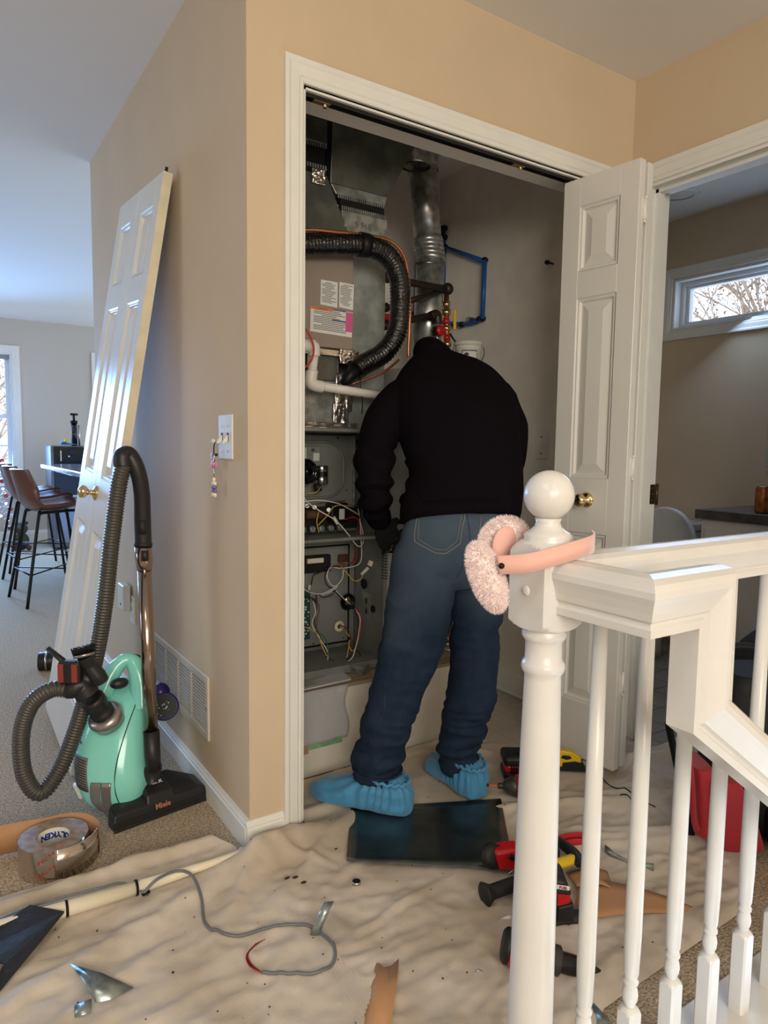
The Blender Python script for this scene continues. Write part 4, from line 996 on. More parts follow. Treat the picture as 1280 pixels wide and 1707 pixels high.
# ================================================================ STAIR GUARD RAIL, NEWEL POST
NP = Vector((0.020, -1.045, 0)); hq = 0.0390
rail = thing('stair_railing', (0.020, -1.045, 0.0), 'white wooden stair railing with turned newel post, ball finial and balusters', 'railing')
def sq_round(mb, hs, z0, z1, zr0, zr1, r0, r1, c_, n=32):
    # square block whose ends curve in to a round neck
    def ring(z, h, mixr, r):
        out = []
        for k in range(n):
            a = 2 * pi * (k + 0.5) / n
            ca, sa = cos(a), sin(a); s_ = 1 / max(abs(ca), abs(sa))
            out.append((c_[0] + ca * (h * s_ * (1 - mixr) + r * mixr), c_[1] + sa * (h * s_ * (1 - mixr) + r * mixr), z))
        return out
    return ring
def block_mesh(c_, h, zlo, zhi, rlo, rhi, dlo, dhi, n=40):
    # lamb-tongue ends: the square faces end in arcs
    m = MB(); rings = []
    def ring(zc, z_round, k_):
        out = []
        for k in range(n):
            a = 2 * pi * k / n + pi / n
            ca, sa = cos(a), sin(a); s_ = 1 / max(abs(ca), abs(sa))
            out.append((ca * h * s_, sa * h * s_))
        return out
    base = ring(0, 0, 0)
    rr = [sqrt(x * x + y * y) for x, y in base]
    rmax = max(rr); rmin = min(rr)
    def ringz(z, lim):
        out = []
        for (x, y), r in zip(base, rr):
            f_ = min(1.0, lim / r); out.append(Vector((c_[0] + x * f_, c_[1] + y * f_, z)))
        return out
    steps = 6
    rings.append(ringz(zlo - dlo, rlo))
    for q in range(steps + 1):
        lim = rlo + (rmax - rlo) * sin(pi / 2 * q / steps); rings.append(ringz(zlo - dlo * (1 - q / steps), lim))
    rings.append(ringz(zhi, rmax))
    for q in range(steps + 1):
        lim = rmax + (rhi - rmax) * (1 - cos(pi / 2 * q / steps)); rings.append(ringz(zhi + dhi * (q / steps), lim))
    m.loft(rings, smooth=False); return m
newel = block_mesh((0.020, -1.045), hq, 0.877, 0.972, 0.030, 0.036, 0.014, 0.018)
newel.lathe([(0.034, 0.02), (0.0345, 0.05), (0.0320, 0.40), (0.0285, 0.68), (0.0262, 0.790), (0.0262, 0.798), (0.0300, 0.803), (0.0312, 0.809), (0.0300, 0.815), (0.0262, 0.820), (0.0262, 0.845), (0.0280, 0.848), (0.0315, 0.853), (0.0318, 0.858), (0.0290, 0.863), (0.0285, 0.868)], 40, tr(NP.x, NP.y, 0), cap=True)
newel.box((NP.x - hq, NP.y - hq, -0.3), (NP.x + hq, NP.y + hq, 0.02))
newel.lathe([(0.034, 0.985), (0.0345, 0.990), (0.0325, 0.9935), (0.0335, 0.997), (0.031, 1.001), (0.0255, 1.004), (0.0190, 1.010), (0.0170, 1.016), (0.0190, 1.022)], 40, tr(NP.x, NP.y, 0), cap=True)
newel.build('newel_post', 'rail_white', rail, fix=True)
MB().ball((NP.x, NP.y, 1.0535), 0.0352, 22).build('ball_finial', 'rail_white', rail)
MB().ball((NP.x - hq, NP.y + 0.0, 0.922), 0.0075, 8, (0.5, 1, 1)).build('plug', 'rail_white', rail)
# handrail profile (across, up) — moulded, hung from its top
HR = [(-0.011, 0.0), (-0.020, 0.0), (-0.0205, 0.010), (-0.017, 0.013), (-0.0165, 0.017), (-0.0215, 0.021), (-0.0235, 0.030), (-0.0275, 0.042), (-0.031, 0.050), (-0.031, 0.058), (-0.027, 0.066), (-0.018, 0.0715), (0.0, 0.0735)]
HR = HR + [(-x, z) for x, z in reversed(HR[:-1])]
def rail_sweep(pts, ups, name, sc=1.0):
    # pts: path along the bottom centre; each joint is mitred in the plane of the two runs
    m = MB(); P_ = [Vector(p) for p in pts]; rings = []
    for i, p in enumerate(P_):
        d0 = (P_[i] - P_[i - 1]).normalized() if i > 0 else None
        d1 = (P_[i + 1] - P_[i]).normalized() if i < len(P_) - 1 else None
        d = (d0 or d1); up = Vector(ups[max(i - 1, 0)]).normalized(); sd = d.cross(up).normalized()
        ring = []
        for x, z in HR:
            q = p + sd * (x * sc) + up * (z * sc)
            if d0 is not None and d1 is not None:
                nrm = (d0 + d1).normalized()      # mitre plane
                q = q - d0 * ((q - p).dot(nrm) / d0.dot(nrm))
            ring.append(q)
        rings.append(ring)
    m.loft(rings, smooth=False)
    return m.build(name, 'rail_white', rail)
zb = 0.895
xr0 = NP.x
rail_sweep([(NP.x + hq * 0.9, NP.y, zb), (3.0, NP.y, zb)], [(0, 0, 1)], 'guard_handrail')
ye = NP.y - hq - 0.128
xg = 0.138
# gooseneck: level run turns straight down, then slopes away along the stairs
dn = Vector((0, 0, -1)); sl = Vector((0.80, 0, -0.60)).normalized()
def plane_sweep(path, y0, name, first=None):
    # path of the rail's lower edge in the x-z plane, profile hung to the outer side, mitred
    m = MB(); rings = []
    P_ = [Vector((a, y0, b)) for a, b in path]
    for i, p in enumerate(P_):
        if i == 0:      # level return from the newel, then the mitred corner
            rings.append([Vector((NP.x - x, NP.y - hq * 0.9, zb + z)) for x, z in HR])
            rings.append([Vector((NP.x - x, y0 - x, zb + z)) for x, z in HR]); continue
        d0 = (P_[i] - P_[i - 1]).normalized() if i > 0 else (P_[1] - P_[0]).normalized()
        d1 = (P_[i + 1] - P_[i]).normalized() if i < len(P_) - 1 else d0
        up = Vector((-d0.z, 0, d0.x)); nrm = (d0 + d1).normalized(); ring = []
        for x, z in HR:
            q = p + Vector((0, 1, 0)) * (-x) + up * z
            q = q - d0 * ((q - p).dot(nrm) / d0.dot(nrm)); ring.append(q)
        rings.append(ring)
    m.loft(rings, smooth=False)
    return m.build(name, 'rail_white', rail)
GP = [(NP.x, zb), (0.099, zb), (0.099, 0.757), (0.099 + 1.2, 0.757 - 1.2 * 0.70)]
plane_sweep(GP, ye, 'gooseneck_handrail')
# fillet block between the two layers of the return
def baluster_mesh(c_):
    m = MB(); hb = 0.0155
    m2 = block_mesh(c_, hb, 0.0, 0.160, 0.014, 0.0105, 0.001, 0.014, 24)
    m.v += m2.v; m.f += m2.f; m.sm += m2.sm
    m.lathe([(0.0105, 0.172), (0.0095, 0.178), (0.0125, 0.186), (0.0135, 0.196), (0.0118, 0.206), (0.0105, 0.210), (0.0100, 0.212), (0.0130, 0.216), (0.0130, 0.221), (0.0100, 0.225), (0.0128, 0.234), (0.0145, 0.30), (0.0140, 0.50), (0.0105, zb + 0.004)], 20, tr(c_[0], c_[1], 0))
    return m
for k in range(17):
    xx = 0.142 + k * 0.1175
    b = baluster_mesh((0, 0)); xf(b, tr(xx, NP.y, 0.0)); b.build('baluster', 'rail_white', rail)
# base board under the balusters and stairwell lining
MB().box((-0.05, -1.108, -0.03), (3.0, -0.982, 0.004)).build('trim_stair_landing', 'rail_white', kind='structure', bevel=0.003)
MB().box((0.05, -1.108, -1.2), (3.0, -1.09, -0.03)).build('wall_stairwell', 'wall_paint', kind='structure')
m = MB()
for k in range(5): m.box((0.35 + 0.25 * k, -2.15, -1.3), (0.62 + 0.25 * k, -1.11, -0.19 * (k + 1)))
m.build('trim_stair_treads', 'carpet', kind='structure')

# ================================================================ EARMUFFS ON THE NEWEL
mat('ear_pink', rgb(238, 184, 170), 0.8, sheen=0.6, bump=0.2, bscale=150, bdist=0.002); mat('fur', rgb(252, 232, 228), 0.95, sheen=1.0)
em = thing('earmuffs', (-0.03, -1.0, 0.93), 'pale pink fluffy earmuffs hooked around the newel post', 'earmuffs')
bandp = spline([Vector((-0.072,-1.045,0.962)), Vector((-0.049,-1.077,0.968)), Vector((-0.012,-1.095,0.978)), Vector((0.038,-1.097,0.986)), Vector((0.084,-1.073,0.986)), Vector((0.113,-1.044,0.987))], 10)
m = MB(); rg = []
for i, p in enumerate(bandp):
    d = (bandp[min(i + 1, len(bandp) - 1)] - bandp[max(i - 1, 0)]).normalized(); up = (EZ - d * EZ.dot(d)).normalized(); nn = d.cross(up)
    rg.append([p - up * 0.0125 - nn * 0.0015, p + up * 0.0125 - nn * 0.0015, p + up * 0.0125 + nn * 0.0015, p - up * 0.0125 + nn * 0.0015])
m.loft(rg, smooth=True); m.build('headband', 'ear_pink', em)
MB().ball(Vector((-0.072,-1.051,0.962)), 0.0042, 8).build('rivet', 'black', em)
def furball(name, c_, rx, ry, rz, mt, fur_n=3200, ln=0.007):
    core = MB().ball((0, 0, 0), 1.0, 14, (rx, ry, rz), mt); o = core.build(name, 'fur', em)
    m = MB(); _r = random.Random(9)
    for k in range(fur_n):
        z = _r.uniform(-1, 1); a = _r.uniform(0, 2 * pi); s_ = sqrt(1 - z * z)
        nx, ny, nz = s_ * cos(a), s_ * sin(a), z
        p = Vector((nx * rx, ny * ry, nz * rz)); d = Vector((nx / rx, ny / ry, nz / rz)).normalized()
        d = (d + Vector((_r.uniform(-.5, .5), _r.uniform(-.5, .5), _r.uniform(-.5, .5)))).normalized()
        u, w = frame_for(d); r_ = 0.0007
        m.add([mt @ (p + u * r_), mt @ (p - u * r_ * .5 + w * r_), mt @ (p - u * r_ * .5 - w * r_), mt @ (p + d * ln)], [(0, 1, 3), (1, 2, 3), (2, 0, 3)])
    m.build('fur_tufts', 'fur', o, kind='stuff', fix=False)
    return o
c0 = Vector((-0.072,-1.023,0.942))
# near ear pad leans down from the band end
furball('ear_pad', c0, 0.020, 0.018, 0.049, tr(c0) @ basis(Vector((0, 0, 0)), E1, E2, EZ) @ rot('Y', -22))
c1 = Vector((0.006,-0.974,0.978))
furball('ear_pad', c1, 0.036, 0.012, 0.038, tr(c1) @ basis(Vector((0, 0, 0)), E1, E2, EZ) @ rot('Y', 40))
MB().ball(c1 - E2 * 0.012, 0.027, 12, (1, 0.3, 1)).build('pad_lining', 'ear_pink', em)


# ================================================================ CLOSET EQUIPMENT
mat('platform_paint', rgb(226, 218, 204), 0.7, var=0.16, vscale=5); mat('plywood', rgb(164, 146, 120), 0.8, var=0.25, vscale=9, stretch=(1, 6, 1))
t = thing('furnace_platform', (0.55, 0.72, 0.0), 'raised painted wooden platform under the furnace and water heater', 'platform')
PLT = [(0.121, 0.29), (1.03, 0.29), (1.03, 0.52), (1.26, 0.56), (1.38, 0.70), (1.38, 1.153), (0.121, 1.153)]
MB().prism(PLT, 'z', 0.0, 0.288).build('base', 'platform_paint', t)
MB().prism([(x, y - (0.002 if y < 1 else 0)) for x, y in PLT], 'z', 0.288, 0.300).build('deck', 'plywood', t)
mat('green_tape', rgb(140, 190, 140), 0.4, var=0.3, vscale=40); mat('clear_plastic', rgb(214, 214, 214), 0.12, bump=0.5, bscale=14, bdist=0.02, alpha=0.55)
MB().box((0.30, 0.2875, 0.095), (0.46, 0.2895, 0.122)).build('tape_strip', 'green_tape', t, label='faded green tape strip')
MB().hexa([Vector(p) for p in ((0.255, 0.2865, 0.080), (0.33, 0.2865, 0.085), (0.33, 0.289, 0.085), (0.255, 0.289, 0.080), (0.255, 0.2865, 0.125), (0.325, 0.2865, 0.115), (0.325, 0.289, 0.115), (0.255, 0.289, 0.125))]).build('torn_paper', 'brown_paper', t)
def cpl(u, v):
    x = 0.20 + 0.275 * u; z = 0.115 + 0.187 * v
    return (x + 0.008 * sin(v * 7), 0.284 - 0.006 * abs(noise.noise(Vector((x * 14, z * 10, 2)))) - 0.002, z)
MB().grid(cpl, 24, 16).build('plastic_sleeve', 'clear_plastic', label='clear crinkled plastic sleeve hanging over the platform edge', cat='plastic bag', solid=0.0006)
# manual lying on the platform
man = thing('manual', (0.33, 0.34, 0.301), 'printed paper manual lying on the platform in front of the furnace', 'booklet')
mat('paper_grey', rgb(196, 196, 198), 0.5)
mc = [Vector((0.29,0.296,0.302)), Vector((0.505,0.307,0.302)), Vector((0.532,0.461,0.302)), Vector((0.408,0.535,0.302))]
MB().hexa([p for p in mc] + [p + EZ * 0.006 for p in mc]).build('pages', 'paper_grey', man)
ux = (mc[1] - mc[0]).normalized(); uy = Vector((-ux.y, ux.x, 0))
_r = random.Random(4); m = MB()
for rr in range(12):
    q = 0.0
    L_ = _r.uniform(0.05, 0.10)
    a = mc[0] + ux * (0.01 + 0.018 * (rr % 6) + 0.004) + uy * (0.02 + 0.0 * rr) + EZ * 0.0064
    a = mc[0] + uy * (0.022 + 0.0075 * rr) + ux * (0.012 + 0.003 * rr) + EZ * 0.0064
    w_ = a + ux * min(L_ * 1.3, 0.13); b_ = uy * 0.0022
    m.add([a, w_, w_ + b_, a + b_], [(0, 1, 2, 3)])
m.build('printed_lines', 'slot_dark', man, kind='stuff')
# black screwdriver-like bar and galvanised bracket
br = thing('metal_bracket', (0.52, 0.33, 0.30), 'small galvanised angle bracket with a bolt on the platform edge', 'bracket')
B0, B1 = Vector((0.536,0.399,0.332)), Vector((0.567,0.332,0.332))
d_ = (B1 - B0).normalized(); nb = Vector((-d_.y, d_.x, 0))
MB().hexa([B0 - EZ * 0.030, B1 - EZ * 0.030, B1 + nb * 0.002 - EZ * 0.030, B0 + nb * 0.002 - EZ * 0.030, B0, B1, B1 + nb * 0.002, B0 + nb * 0.002]).build('plate', 'galv', br)
MB().hexa([B1 - EZ * 0.030, B1 + nb * 0.045 - EZ * 0.030, B1 + nb * 0.045 + d_ * 0.002 - EZ * 0.030, B1 + d_ * 0.002 - EZ * 0.030, B1, B1 + nb * 0.045, B1 + nb * 0.045 + d_ * 0.002, B1 + d_ * 0.002]).build('flange', 'galv', br)
mid = (B0 + B1) / 2 - EZ * 0.015
MB().cyl(mid - nb * 0.004, mid, 0.006, n=12).build('bolt', 'steel', br)
MB().tube([(0.464,0.476,0.318), (0.566,0.441,0.318)], 0.012, 14).build('black_sleeve', 'rubber', label='short black rubber sleeve beside the bracket', cat='sleeve')
MB().tube(spline([(0.577,0.45,0.316), (0.654,0.447,0.316), (0.753,0.432,0.316), (0.86,0.423,0.316)]), 0.0065, 10).build('black_tube', 'black', label='thin black tube running along the platform toward the left leg', cat='tube')

# ---- furnace cabinet
mat('furn_gray', rgb(140, 142, 138), 0.45, 0.2, var=0.2, vscale=10); mat('furn_panel', rgb(150, 152, 147), 0.4, 0.25, var=0.12, vscale=7); mat('furn_dark', rgb(34, 33, 32), 0.5, 0.3); mat('rust', rgb(92, 66, 48), 0.7, 0.2, var=0.3, vscale=30)
mat('board_green', rgb(34, 78, 72), 0.5); mat('label_white', rgb(214, 214, 210), 0.6)
FX0, FX1, FY0, FYB, FZ0, FZ1, FZM = 0.172, 0.70, 0.38, 0.59, 0.302, 1.180, 0.795
fur = thing('furnace', (0.43, 0.70, 0.30), 'open grey gas furnace with its doors off and wiring showing', 'furnace')
m = MB(); m.box((FX1 - 0.016, FY0, FZ0), (FX1, 1.1, FZ1)); m.build('side_panel', 'furn_gray', fur, bevel=0.002)
MB().box((FX0, FY0, FZ0), (FX0 + 0.016, 1.1, FZ1)).build('side_panel', 'furn_gray', fur, bevel=0.002)
MB().box((FX0, FY0 - 0.012, FZ1 - 0.012), (FX1, 1.1, FZ1)).build('top_panel', 'furn_gray', fur, bevel=0.003)
MB().box((FX0, FY0, FZ0), (FX1, 1.1, FZ0 + 0.03)).build('bottom_panel', 'furn_gray', fur, bevel=0.003)
MB().box((FX0 + 0.016, 0.605, FZ0 + 0.03), (FX1 - 0.016, 1.09, FZ1 - 0.012)).build('blower_cabinet', 'furn_gray', fur)
m = MB(); m.box((FX0 + 0.016, FYB - 0.006, 0.885), (FX1 - 0.03, FYB + 0.01, FZ1 - 0.02)); m.build('vestibule_panel', 'furn_panel', fur, bevel=0.003)
MB().box((FX1 - 0.034, FYB - 0.02, 0.83), (FX1 - 0.028, FYB, FZ1 - 0.02)).build('edge_bead', 'galv', fur, bevel=0.001)
MB().box((FX0 + 0.016, FY0 + 0.01, FZM - 0.012), (FX1 - 0.016, 0.605, FZM)).build('blower_shelf', 'furn_gray', fur, bevel=0.003)
MB().box((FX0 + 0.016, FYB - 0.02, FZM), (FX1 - 0.02, FYB, FZM + 0.018)).build('shelf_lip', 'galv_dull', fur, bevel=0.002)
# pressed rounded-rectangle bead on the vestibule
def rrect(x0, x1, z0, z1, r, y, n=8):
    out = []
    for (cx_, cz_, a0) in ((x1 - r, z1 - r, 0), (x0 + r, z1 - r, 90), (x0 + r, z0 + r, 180), (x1 - r, z0 + r, 270)):
        for k in range(n + 1):
            a = radians(a0 + 90 * k / n); out.append((cx_ + r * cos(a), y, cz_ + r * sin(a)))
    return out
MB().tube(rrect(0.36, 0.628, 0.925, 1.135, 0.075, FYB - 0.006), 0.006, 8, closed=True).build('pressed_bead', 'furn_gray', fur)
def fp(u, v, y): return None
# mounting plate, inducer motor and capacitor
MB().box((0.45,0.56,0.983), ((0.519,0.56,1.118)[0], 0.585, (0.519,0.56,1.118)[2])).build('motor_bracket', 'furn_panel', fur, bevel=0.006)
MB().cyl((0.483,0.558,1.104), (0.48,0.552,1.104), 0.006, n=12).build('bracket_hole', 'black', fur)
MB().box((0.483,0.558,1.064), ((0.508,0.558,1.093)[0], 0.556, (0.508,0.558,1.093)[2])).build('bracket_label', 'label_white', fur)
ic = Vector((0.427,0.5,1.027)); IM = basis(ic, Vector((1, 0, 0)), Vector((0, 0, 1)), Vector((0, -1, 0)))
m = MB(); m.lathe([(0.042, -0.06), (0.046, -0.02), (0.046, 0.0), (0.036, 0.014), (0.030, 0.016), (0.028, 0.008), (0.012, 0.008), (0.010, 0.014), (0.0, 0.014)], 28, IM); m.build('inducer_motor', 'black_gloss', fur)
for k in range(8):
    a = 2 * pi * k / 8; MB().box((-0.002, 0.017, 0.006), (0.002, 0.034, 0.016), IM @ rot('Z', 360 * k / 8)).build('motor_fin', 'black', fur)
MB().cyl(IM @ Vector((0, 0, 0.012)), IM @ Vector((0, 0, 0.02)), 0.005, n=12).build('shaft', 'chrome', fur)
cc = Vector((0.504,0.53,1.014))
MB().lathe([(0.022, -0.035), (0.024, -0.034), (0.024, -0.008), (0.022, -0.006), (0.022, 0.010), (0.024, 0.012), (0.024, 0.032), (0.022, 0.034)], 24, tr(cc)).build('pressure_switch', 'steel', fur)
MB().lathe([(0.0226, -0.006), (0.0226, 0.010)], 24, tr(cc), cap=False).build('switch_band', 'black', fur)
MB().tube([cc + Vector((-0.02, 0, -0.035)), cc + Vector((-0.012, 0, -0.06))], 0.014, 12).build('switch_port', 'rubber', fur)
# burner box area
MB().box((FX0 + 0.02, 0.52, 0.812), (FX1 - 0.03, 0.585, 0.892)).build('burner_box', 'furn_dark', fur, bevel=0.004)
MB().tube([(0.42,0.5,0.872), (0.498,0.5,0.869)], 0.017, 14).build('manifold_pipe', 'rust', fur)
for u in (512, 524, 548): MB().cyl((0.435,0.51,0.903) if u == 512 else ((0.464,0.51,0.896) if u == 524 else (0.524,0.51,0.885)), ((0.43,0.5,0.904) if u == 512 else ((0.459,0.5,0.897) if u == 524 else (0.518,0.5,0.886))), 0.008, n=12).build('knob', 'galv', fur)
MB().box((0.523,0.49,0.838), ((0.599,0.49,0.91)[0], 0.54, (0.599,0.49,0.91)[2])).build('gas_valve', 'black', fur, bevel=0.008)
MB().box((0.555,0.488,0.85), ((0.577,0.488,0.889)[0], 0.486, (0.577,0.488,0.889)[2])).build('valve_label', 'label_white', fur)
MB().box((0.406,0.5,0.812), ((0.614,0.5,0.812)[0], 0.51, (0.614,0.5,0.812)[2])).build('burner_rail', 'galv', fur, bevel=0.002)
for k in range(6):
    MB().lathe([(0.011, 0.0), (0.013, 0.02), (0.009, 0.024)], 12, basis(Vector((0.375 + 0.038 * k, 0.515, 0.818)), Vector((1, 0, 0)), Vector((0, 0, 1)), Vector((0, -1, 0)))).build('burner', 'galv', fur)
# lower compartment
MB().box((FX0 + 0.016, FYB - 0.008, FZ0 + 0.05), (FX1 - 0.02, FYB, FZM - 0.02)).build('blower_panel', 'furn_panel', fur, bevel=0.003)
m = MB(); yb = FYB - 0.010
for (a, b, c_, d) in ((0.20, 0.655, 0.735, 0.742), (0.20, 0.655, 0.352, 0.359), (0.650, 0.656, 0.355, 0.74)): m.box((a, yb, c_), (b, yb + 0.003, d))
m.build('panel_seams', 'black', fur)
MB().box((0.434,0.55,0.646), ((0.557,0.55,0.711)[0], 0.575, (0.557,0.55,0.711)[2])).build('transformer', 'dark_steel', fur, bevel=0.004)
MB().box((0.453,0.54,0.684), ((0.521,0.54,0.702)[0], 0.55, (0.521,0.54,0.702)[2])).build('transformer_coil', 'cream_plastic', fur, bevel=0.002)
MB().box((0.422,0.55,0.396), ((0.469,0.55,0.58)[0], 0.575, (0.469,0.55,0.58)[2])).build('control_board', 'board_green', fur)
m = MB(); _r = random.Random(8)
bx0, bz0 = (0.422,0.55,0.396)[0], (0.422,0.55,0.396)[2]; bx1, bz1 = (0.469,0.55,0.58)[0], (0.469,0.55,0.58)[2]
for k in range(34):
    x, z = _r.uniform(bx0 + .005, bx1 - .01), _r.uniform(bz0 + .01, bz1 - .015); s_ = _r.uniform(0.002, 0.006)
    m.box((x, 0.549 - s_, z), (x + s_ * 1.4, 0.549, z + s_))
m.build('board_components', 'print_white', fur, kind='stuff')
MB().box((0.6,0.56,0.674), ((0.642,0.56,0.704)[0], 0.575, (0.642,0.56,0.704)[2])).build('door_switch', 'rust', fur, bevel=0.003)
hc = Vector((0.643,0.572,0.515)); MB().lathe([(0.030, -0.002), (0.033, 0.004), (0.029, 0.006), (0.027, -0.001), (0.0, -0.001)], 28, basis(hc, Vector((1, 0, 0)), Vector((0, 0, 1)), Vector((0, -1, 0)))).build('cable_hole', 'black', fur)
MB().ball(hc + Vector((-0.002, -0.004, 0.004)), 0.016, 8, (0.9, 0.5, 1.2)).build('brass_plug', 'brass', fur)
gc = Vector((0.606,0.572,0.422)); MB().lathe([(0.022, 0.0), (0.022, 0.006), (0.016, 0.010), (0.010, 0.009), (0.009, 0.0)], 24, basis(gc, Vector((1, 0, 0)), Vector((0, 0, 1)), Vector((0, -1, 0)))).build('grommet', 'cream_plastic', fur)
for (a, b) in (((0.683,0.513,0.592), 0.020), ((0.683,0.447,0.507), 0.014)):
    MB().cyl((a[0] + 0.001, a[1], a[2]), (a[0] - 0.003, a[1], a[2]), b, n=20).build('knockout', 'black', fur)
MB().box((0.6835, (0.683,0.526,0.55)[1], (0.683,0.524,0.456)[2]), (0.680, (0.683,0.465,0.561)[1], (0.683,0.526,0.562)[2])).build('slotted_plate', 'galv_dull', fur)
for zz in (0.52, 0.48): MB().box((0.6795, (0.683,0.491,0.557)[1] - 0.004, zz), (0.6785, (0.683,0.491,0.557)[1] + 0.004, zz + 0.02)).build('slot', 'black', fur)
m = MB()
for (x, z) in ((0.33, 1.15), (0.45, 1.155), (0.6, 1.15), (0.64, 1.05), (0.64, 0.95), (0.40, 0.90), (0.35, 0.755), (0.45, 0.76), (0.56, 0.755), (0.62, 0.76), (0.63, 0.37), (0.5, 0.365)):
    m = MB(); m.cyl((x, FYB - 0.006, z), (x, FYB - 0.010, z), 0.004, n=8); m.build('screw', 'steel', fur)
# wiring: individual leads sagging between fixed points
W = [
 ('wire_white', [(0.425,0.52,0.985), (0.408,0.48,0.934), (0.447,0.45,0.893), (0.504,0.42,0.854), (0.548,0.41,0.805), (0.598,0.42,0.755), (0.633,0.44,0.775), (0.631,0.46,0.84), (0.644,0.5,0.885)]),
 ('wire_white', [(0.381,0.46,0.92), (0.447,0.45,0.927), (0.527,0.44,0.912), (0.617,0.45,0.868)]),
 ('wire_yellow', [(0.504,0.53,0.977), (0.468,0.5,0.953), (0.425,0.5,0.948)]),
 ('wire_yellow', [(0.468,0.48,0.806), (0.453,0.47,0.847), (0.468,0.48,0.889)]),
 ('wire_yellow', [(0.463,0.48,0.833), (0.489,0.46,0.868), (0.526,0.46,0.904), (0.614,0.48,0.895)]),
 ('wire_red', [(0.576,0.48,0.849), (0.602,0.46,0.859), (0.629,0.46,0.835), (0.618,0.45,0.786), (0.62,0.46,0.705), (0.602,0.5,0.678), (0.586,0.54,0.678)]),
 ('wire_brown', [(0.628,0.46,0.862), (0.613,0.46,0.796), (0.609,0.46,0.729), (0.603,0.48,0.686), (0.55,0.5,0.676), (0.52,0.5,0.671)]),
 ('wire_black', [(0.63,0.45,0.859), (0.615,0.45,0.797), (0.619,0.45,0.718), (0.605,0.47,0.673), (0.532,0.49,0.674), (0.494,0.48,0.65), (0.496,0.47,0.614), (0.534,0.47,0.587)]),
 ('wire_white', [(0.622,0.45,0.852), (0.622,0.44,0.775), (0.624,0.45,0.688), (0.565,0.48,0.668), (0.524,0.49,0.673), (0.496,0.47,0.647), (0.514,0.47,0.612), (0.533,0.46,0.605), (0.498,0.46,0.586), (0.475,0.5,0.566)]),
 ('wire_white', [(0.345,0.4,0.641), (0.397,0.42,0.607), (0.456,0.44,0.59), (0.513,0.45,0.604), (0.554,0.46,0.632), (0.564,0.47,0.663)]),
 ('wire_yellow', [(0.559,0.48,0.676), (0.574,0.46,0.653), (0.593,0.44,0.625), (0.613,0.43,0.629), (0.622,0.42,0.655)]),
 ('wire_black', [(0.412,0.52,0.573), (0.456,0.52,0.562), (0.471,0.5,0.546), (0.463,0.49,0.58), (0.49,0.48,0.566), (0.53,0.48,0.575)]),
 ('wire_black', [(0.451,0.5,0.562), (0.46,0.48,0.538), (0.445,0.47,0.486), (0.455,0.46,0.443), (0.474,0.45,0.398), (0.489,0.44,0.351), (0.504,0.43,0.338)]),
 ('wire_brown', [(0.461,0.5,0.561), (0.47,0.48,0.532), (0.455,0.47,0.485), (0.45,0.46,0.454)]),
 ('wire_white', [(0.45,0.49,0.555), (0.45,0.47,0.519), (0.436,0.47,0.476), (0.45,0.45,0.435), (0.482,0.44,0.377), (0.479,0.43,0.346)]),
 ('wire_yellow', [(0.365,0.44,0.486), (0.413,0.45,0.466), (0.45,0.45,0.439), (0.459,0.44,0.402), (0.476,0.43,0.36)]),
 ('wire_green', [(0.44,0.45,0.454), (0.469,0.44,0.43), (0.486,0.44,0.387), (0.476,0.43,0.351)]),
 ('wire_white', [(0.529,0.46,0.59), (0.579,0.48,0.547), (0.618,0.48,0.51), (0.633,0.46,0.476), (0.622,0.45,0.422), (0.606,0.44,0.381), (0.585,0.43,0.341), (0.559,0.42,0.332)]),
 ('wire_black', [(0.521,0.46,0.593), (0.566,0.48,0.553), (0.613,0.48,0.515), (0.622,0.46,0.477), (0.615,0.45,0.411), (0.591,0.44,0.36), (0.565,0.43,0.332)]),
 ('wire_red', [(0.618,0.48,0.515), (0.638,0.46,0.475), (0.625,0.45,0.41), (0.601,0.44,0.374)]),
 ('wire_yellow', [(0.596,0.55,0.428), (0.594,0.5,0.421), (0.593,0.47,0.4), (0.584,0.46,0.367), (0.565,0.44,0.339)]),
 ('wire_brown', [(0.596,0.55,0.433), (0.599,0.5,0.43), (0.603,0.47,0.404), (0.598,0.46,0.365)]),
 ('wire_yellow', [(0.581,0.45,0.375), (0.591,0.44,0.358), (0.606,0.44,0.378)]),
 ('wire_black', [(0.613,0.46,0.358), (0.629,0.45,0.34), (0.617,0.44,0.326), (0.585,0.43,0.329)]),
 ('wire_black', [(0.474,0.55,0.602), (0.466,0.52,0.642), (0.475,0.5,0.655), (0.5,0.5,0.66)]),
 ('copper', [(0.413,0.5,0.9), (0.493,0.49,0.914), (0.587,0.5,0.917)]),
]
for mn, pts in W:
    MB().tube(spline(pts, 6), 0.0021, 6).build('wire', mn, fur)
for p, rr in (((0.502,0.49,0.67), 0.008), ((0.518,0.46,0.593), 0.007), ((0.613,0.48,0.515), 0.009), ((0.447,0.455,0.447), 0.007), ((0.484,0.44,0.356), 0.007), ((0.593,0.47,0.4), 0.007), ((0.565,0.43,0.332), 0.006)):
    MB().ball(p, rr, 6, (1, 0.8, 0.9)).build('cable_tie', 'black', fur)
for p, q, s_ in (((0.497,0.425,0.867), (0.511,0.42,0.841), 0.006), ((0.456,0.53,0.607), (0.454,0.53,0.587), 0.005), ((0.612,0.42,0.649), (0.636,0.41,0.675), 0.006)):
    MB().tube([p, q], s_, 8).build('wire_connector', 'wire_white', fur)
MB().box((-0.008, -0.006, -0.010), (0.008, 0.006, 0.010), tr(Vector((0.641,0.405,0.691))) @ rot('Y', 25)).build('plug', 'cream_plastic', fur, bevel=0.002)

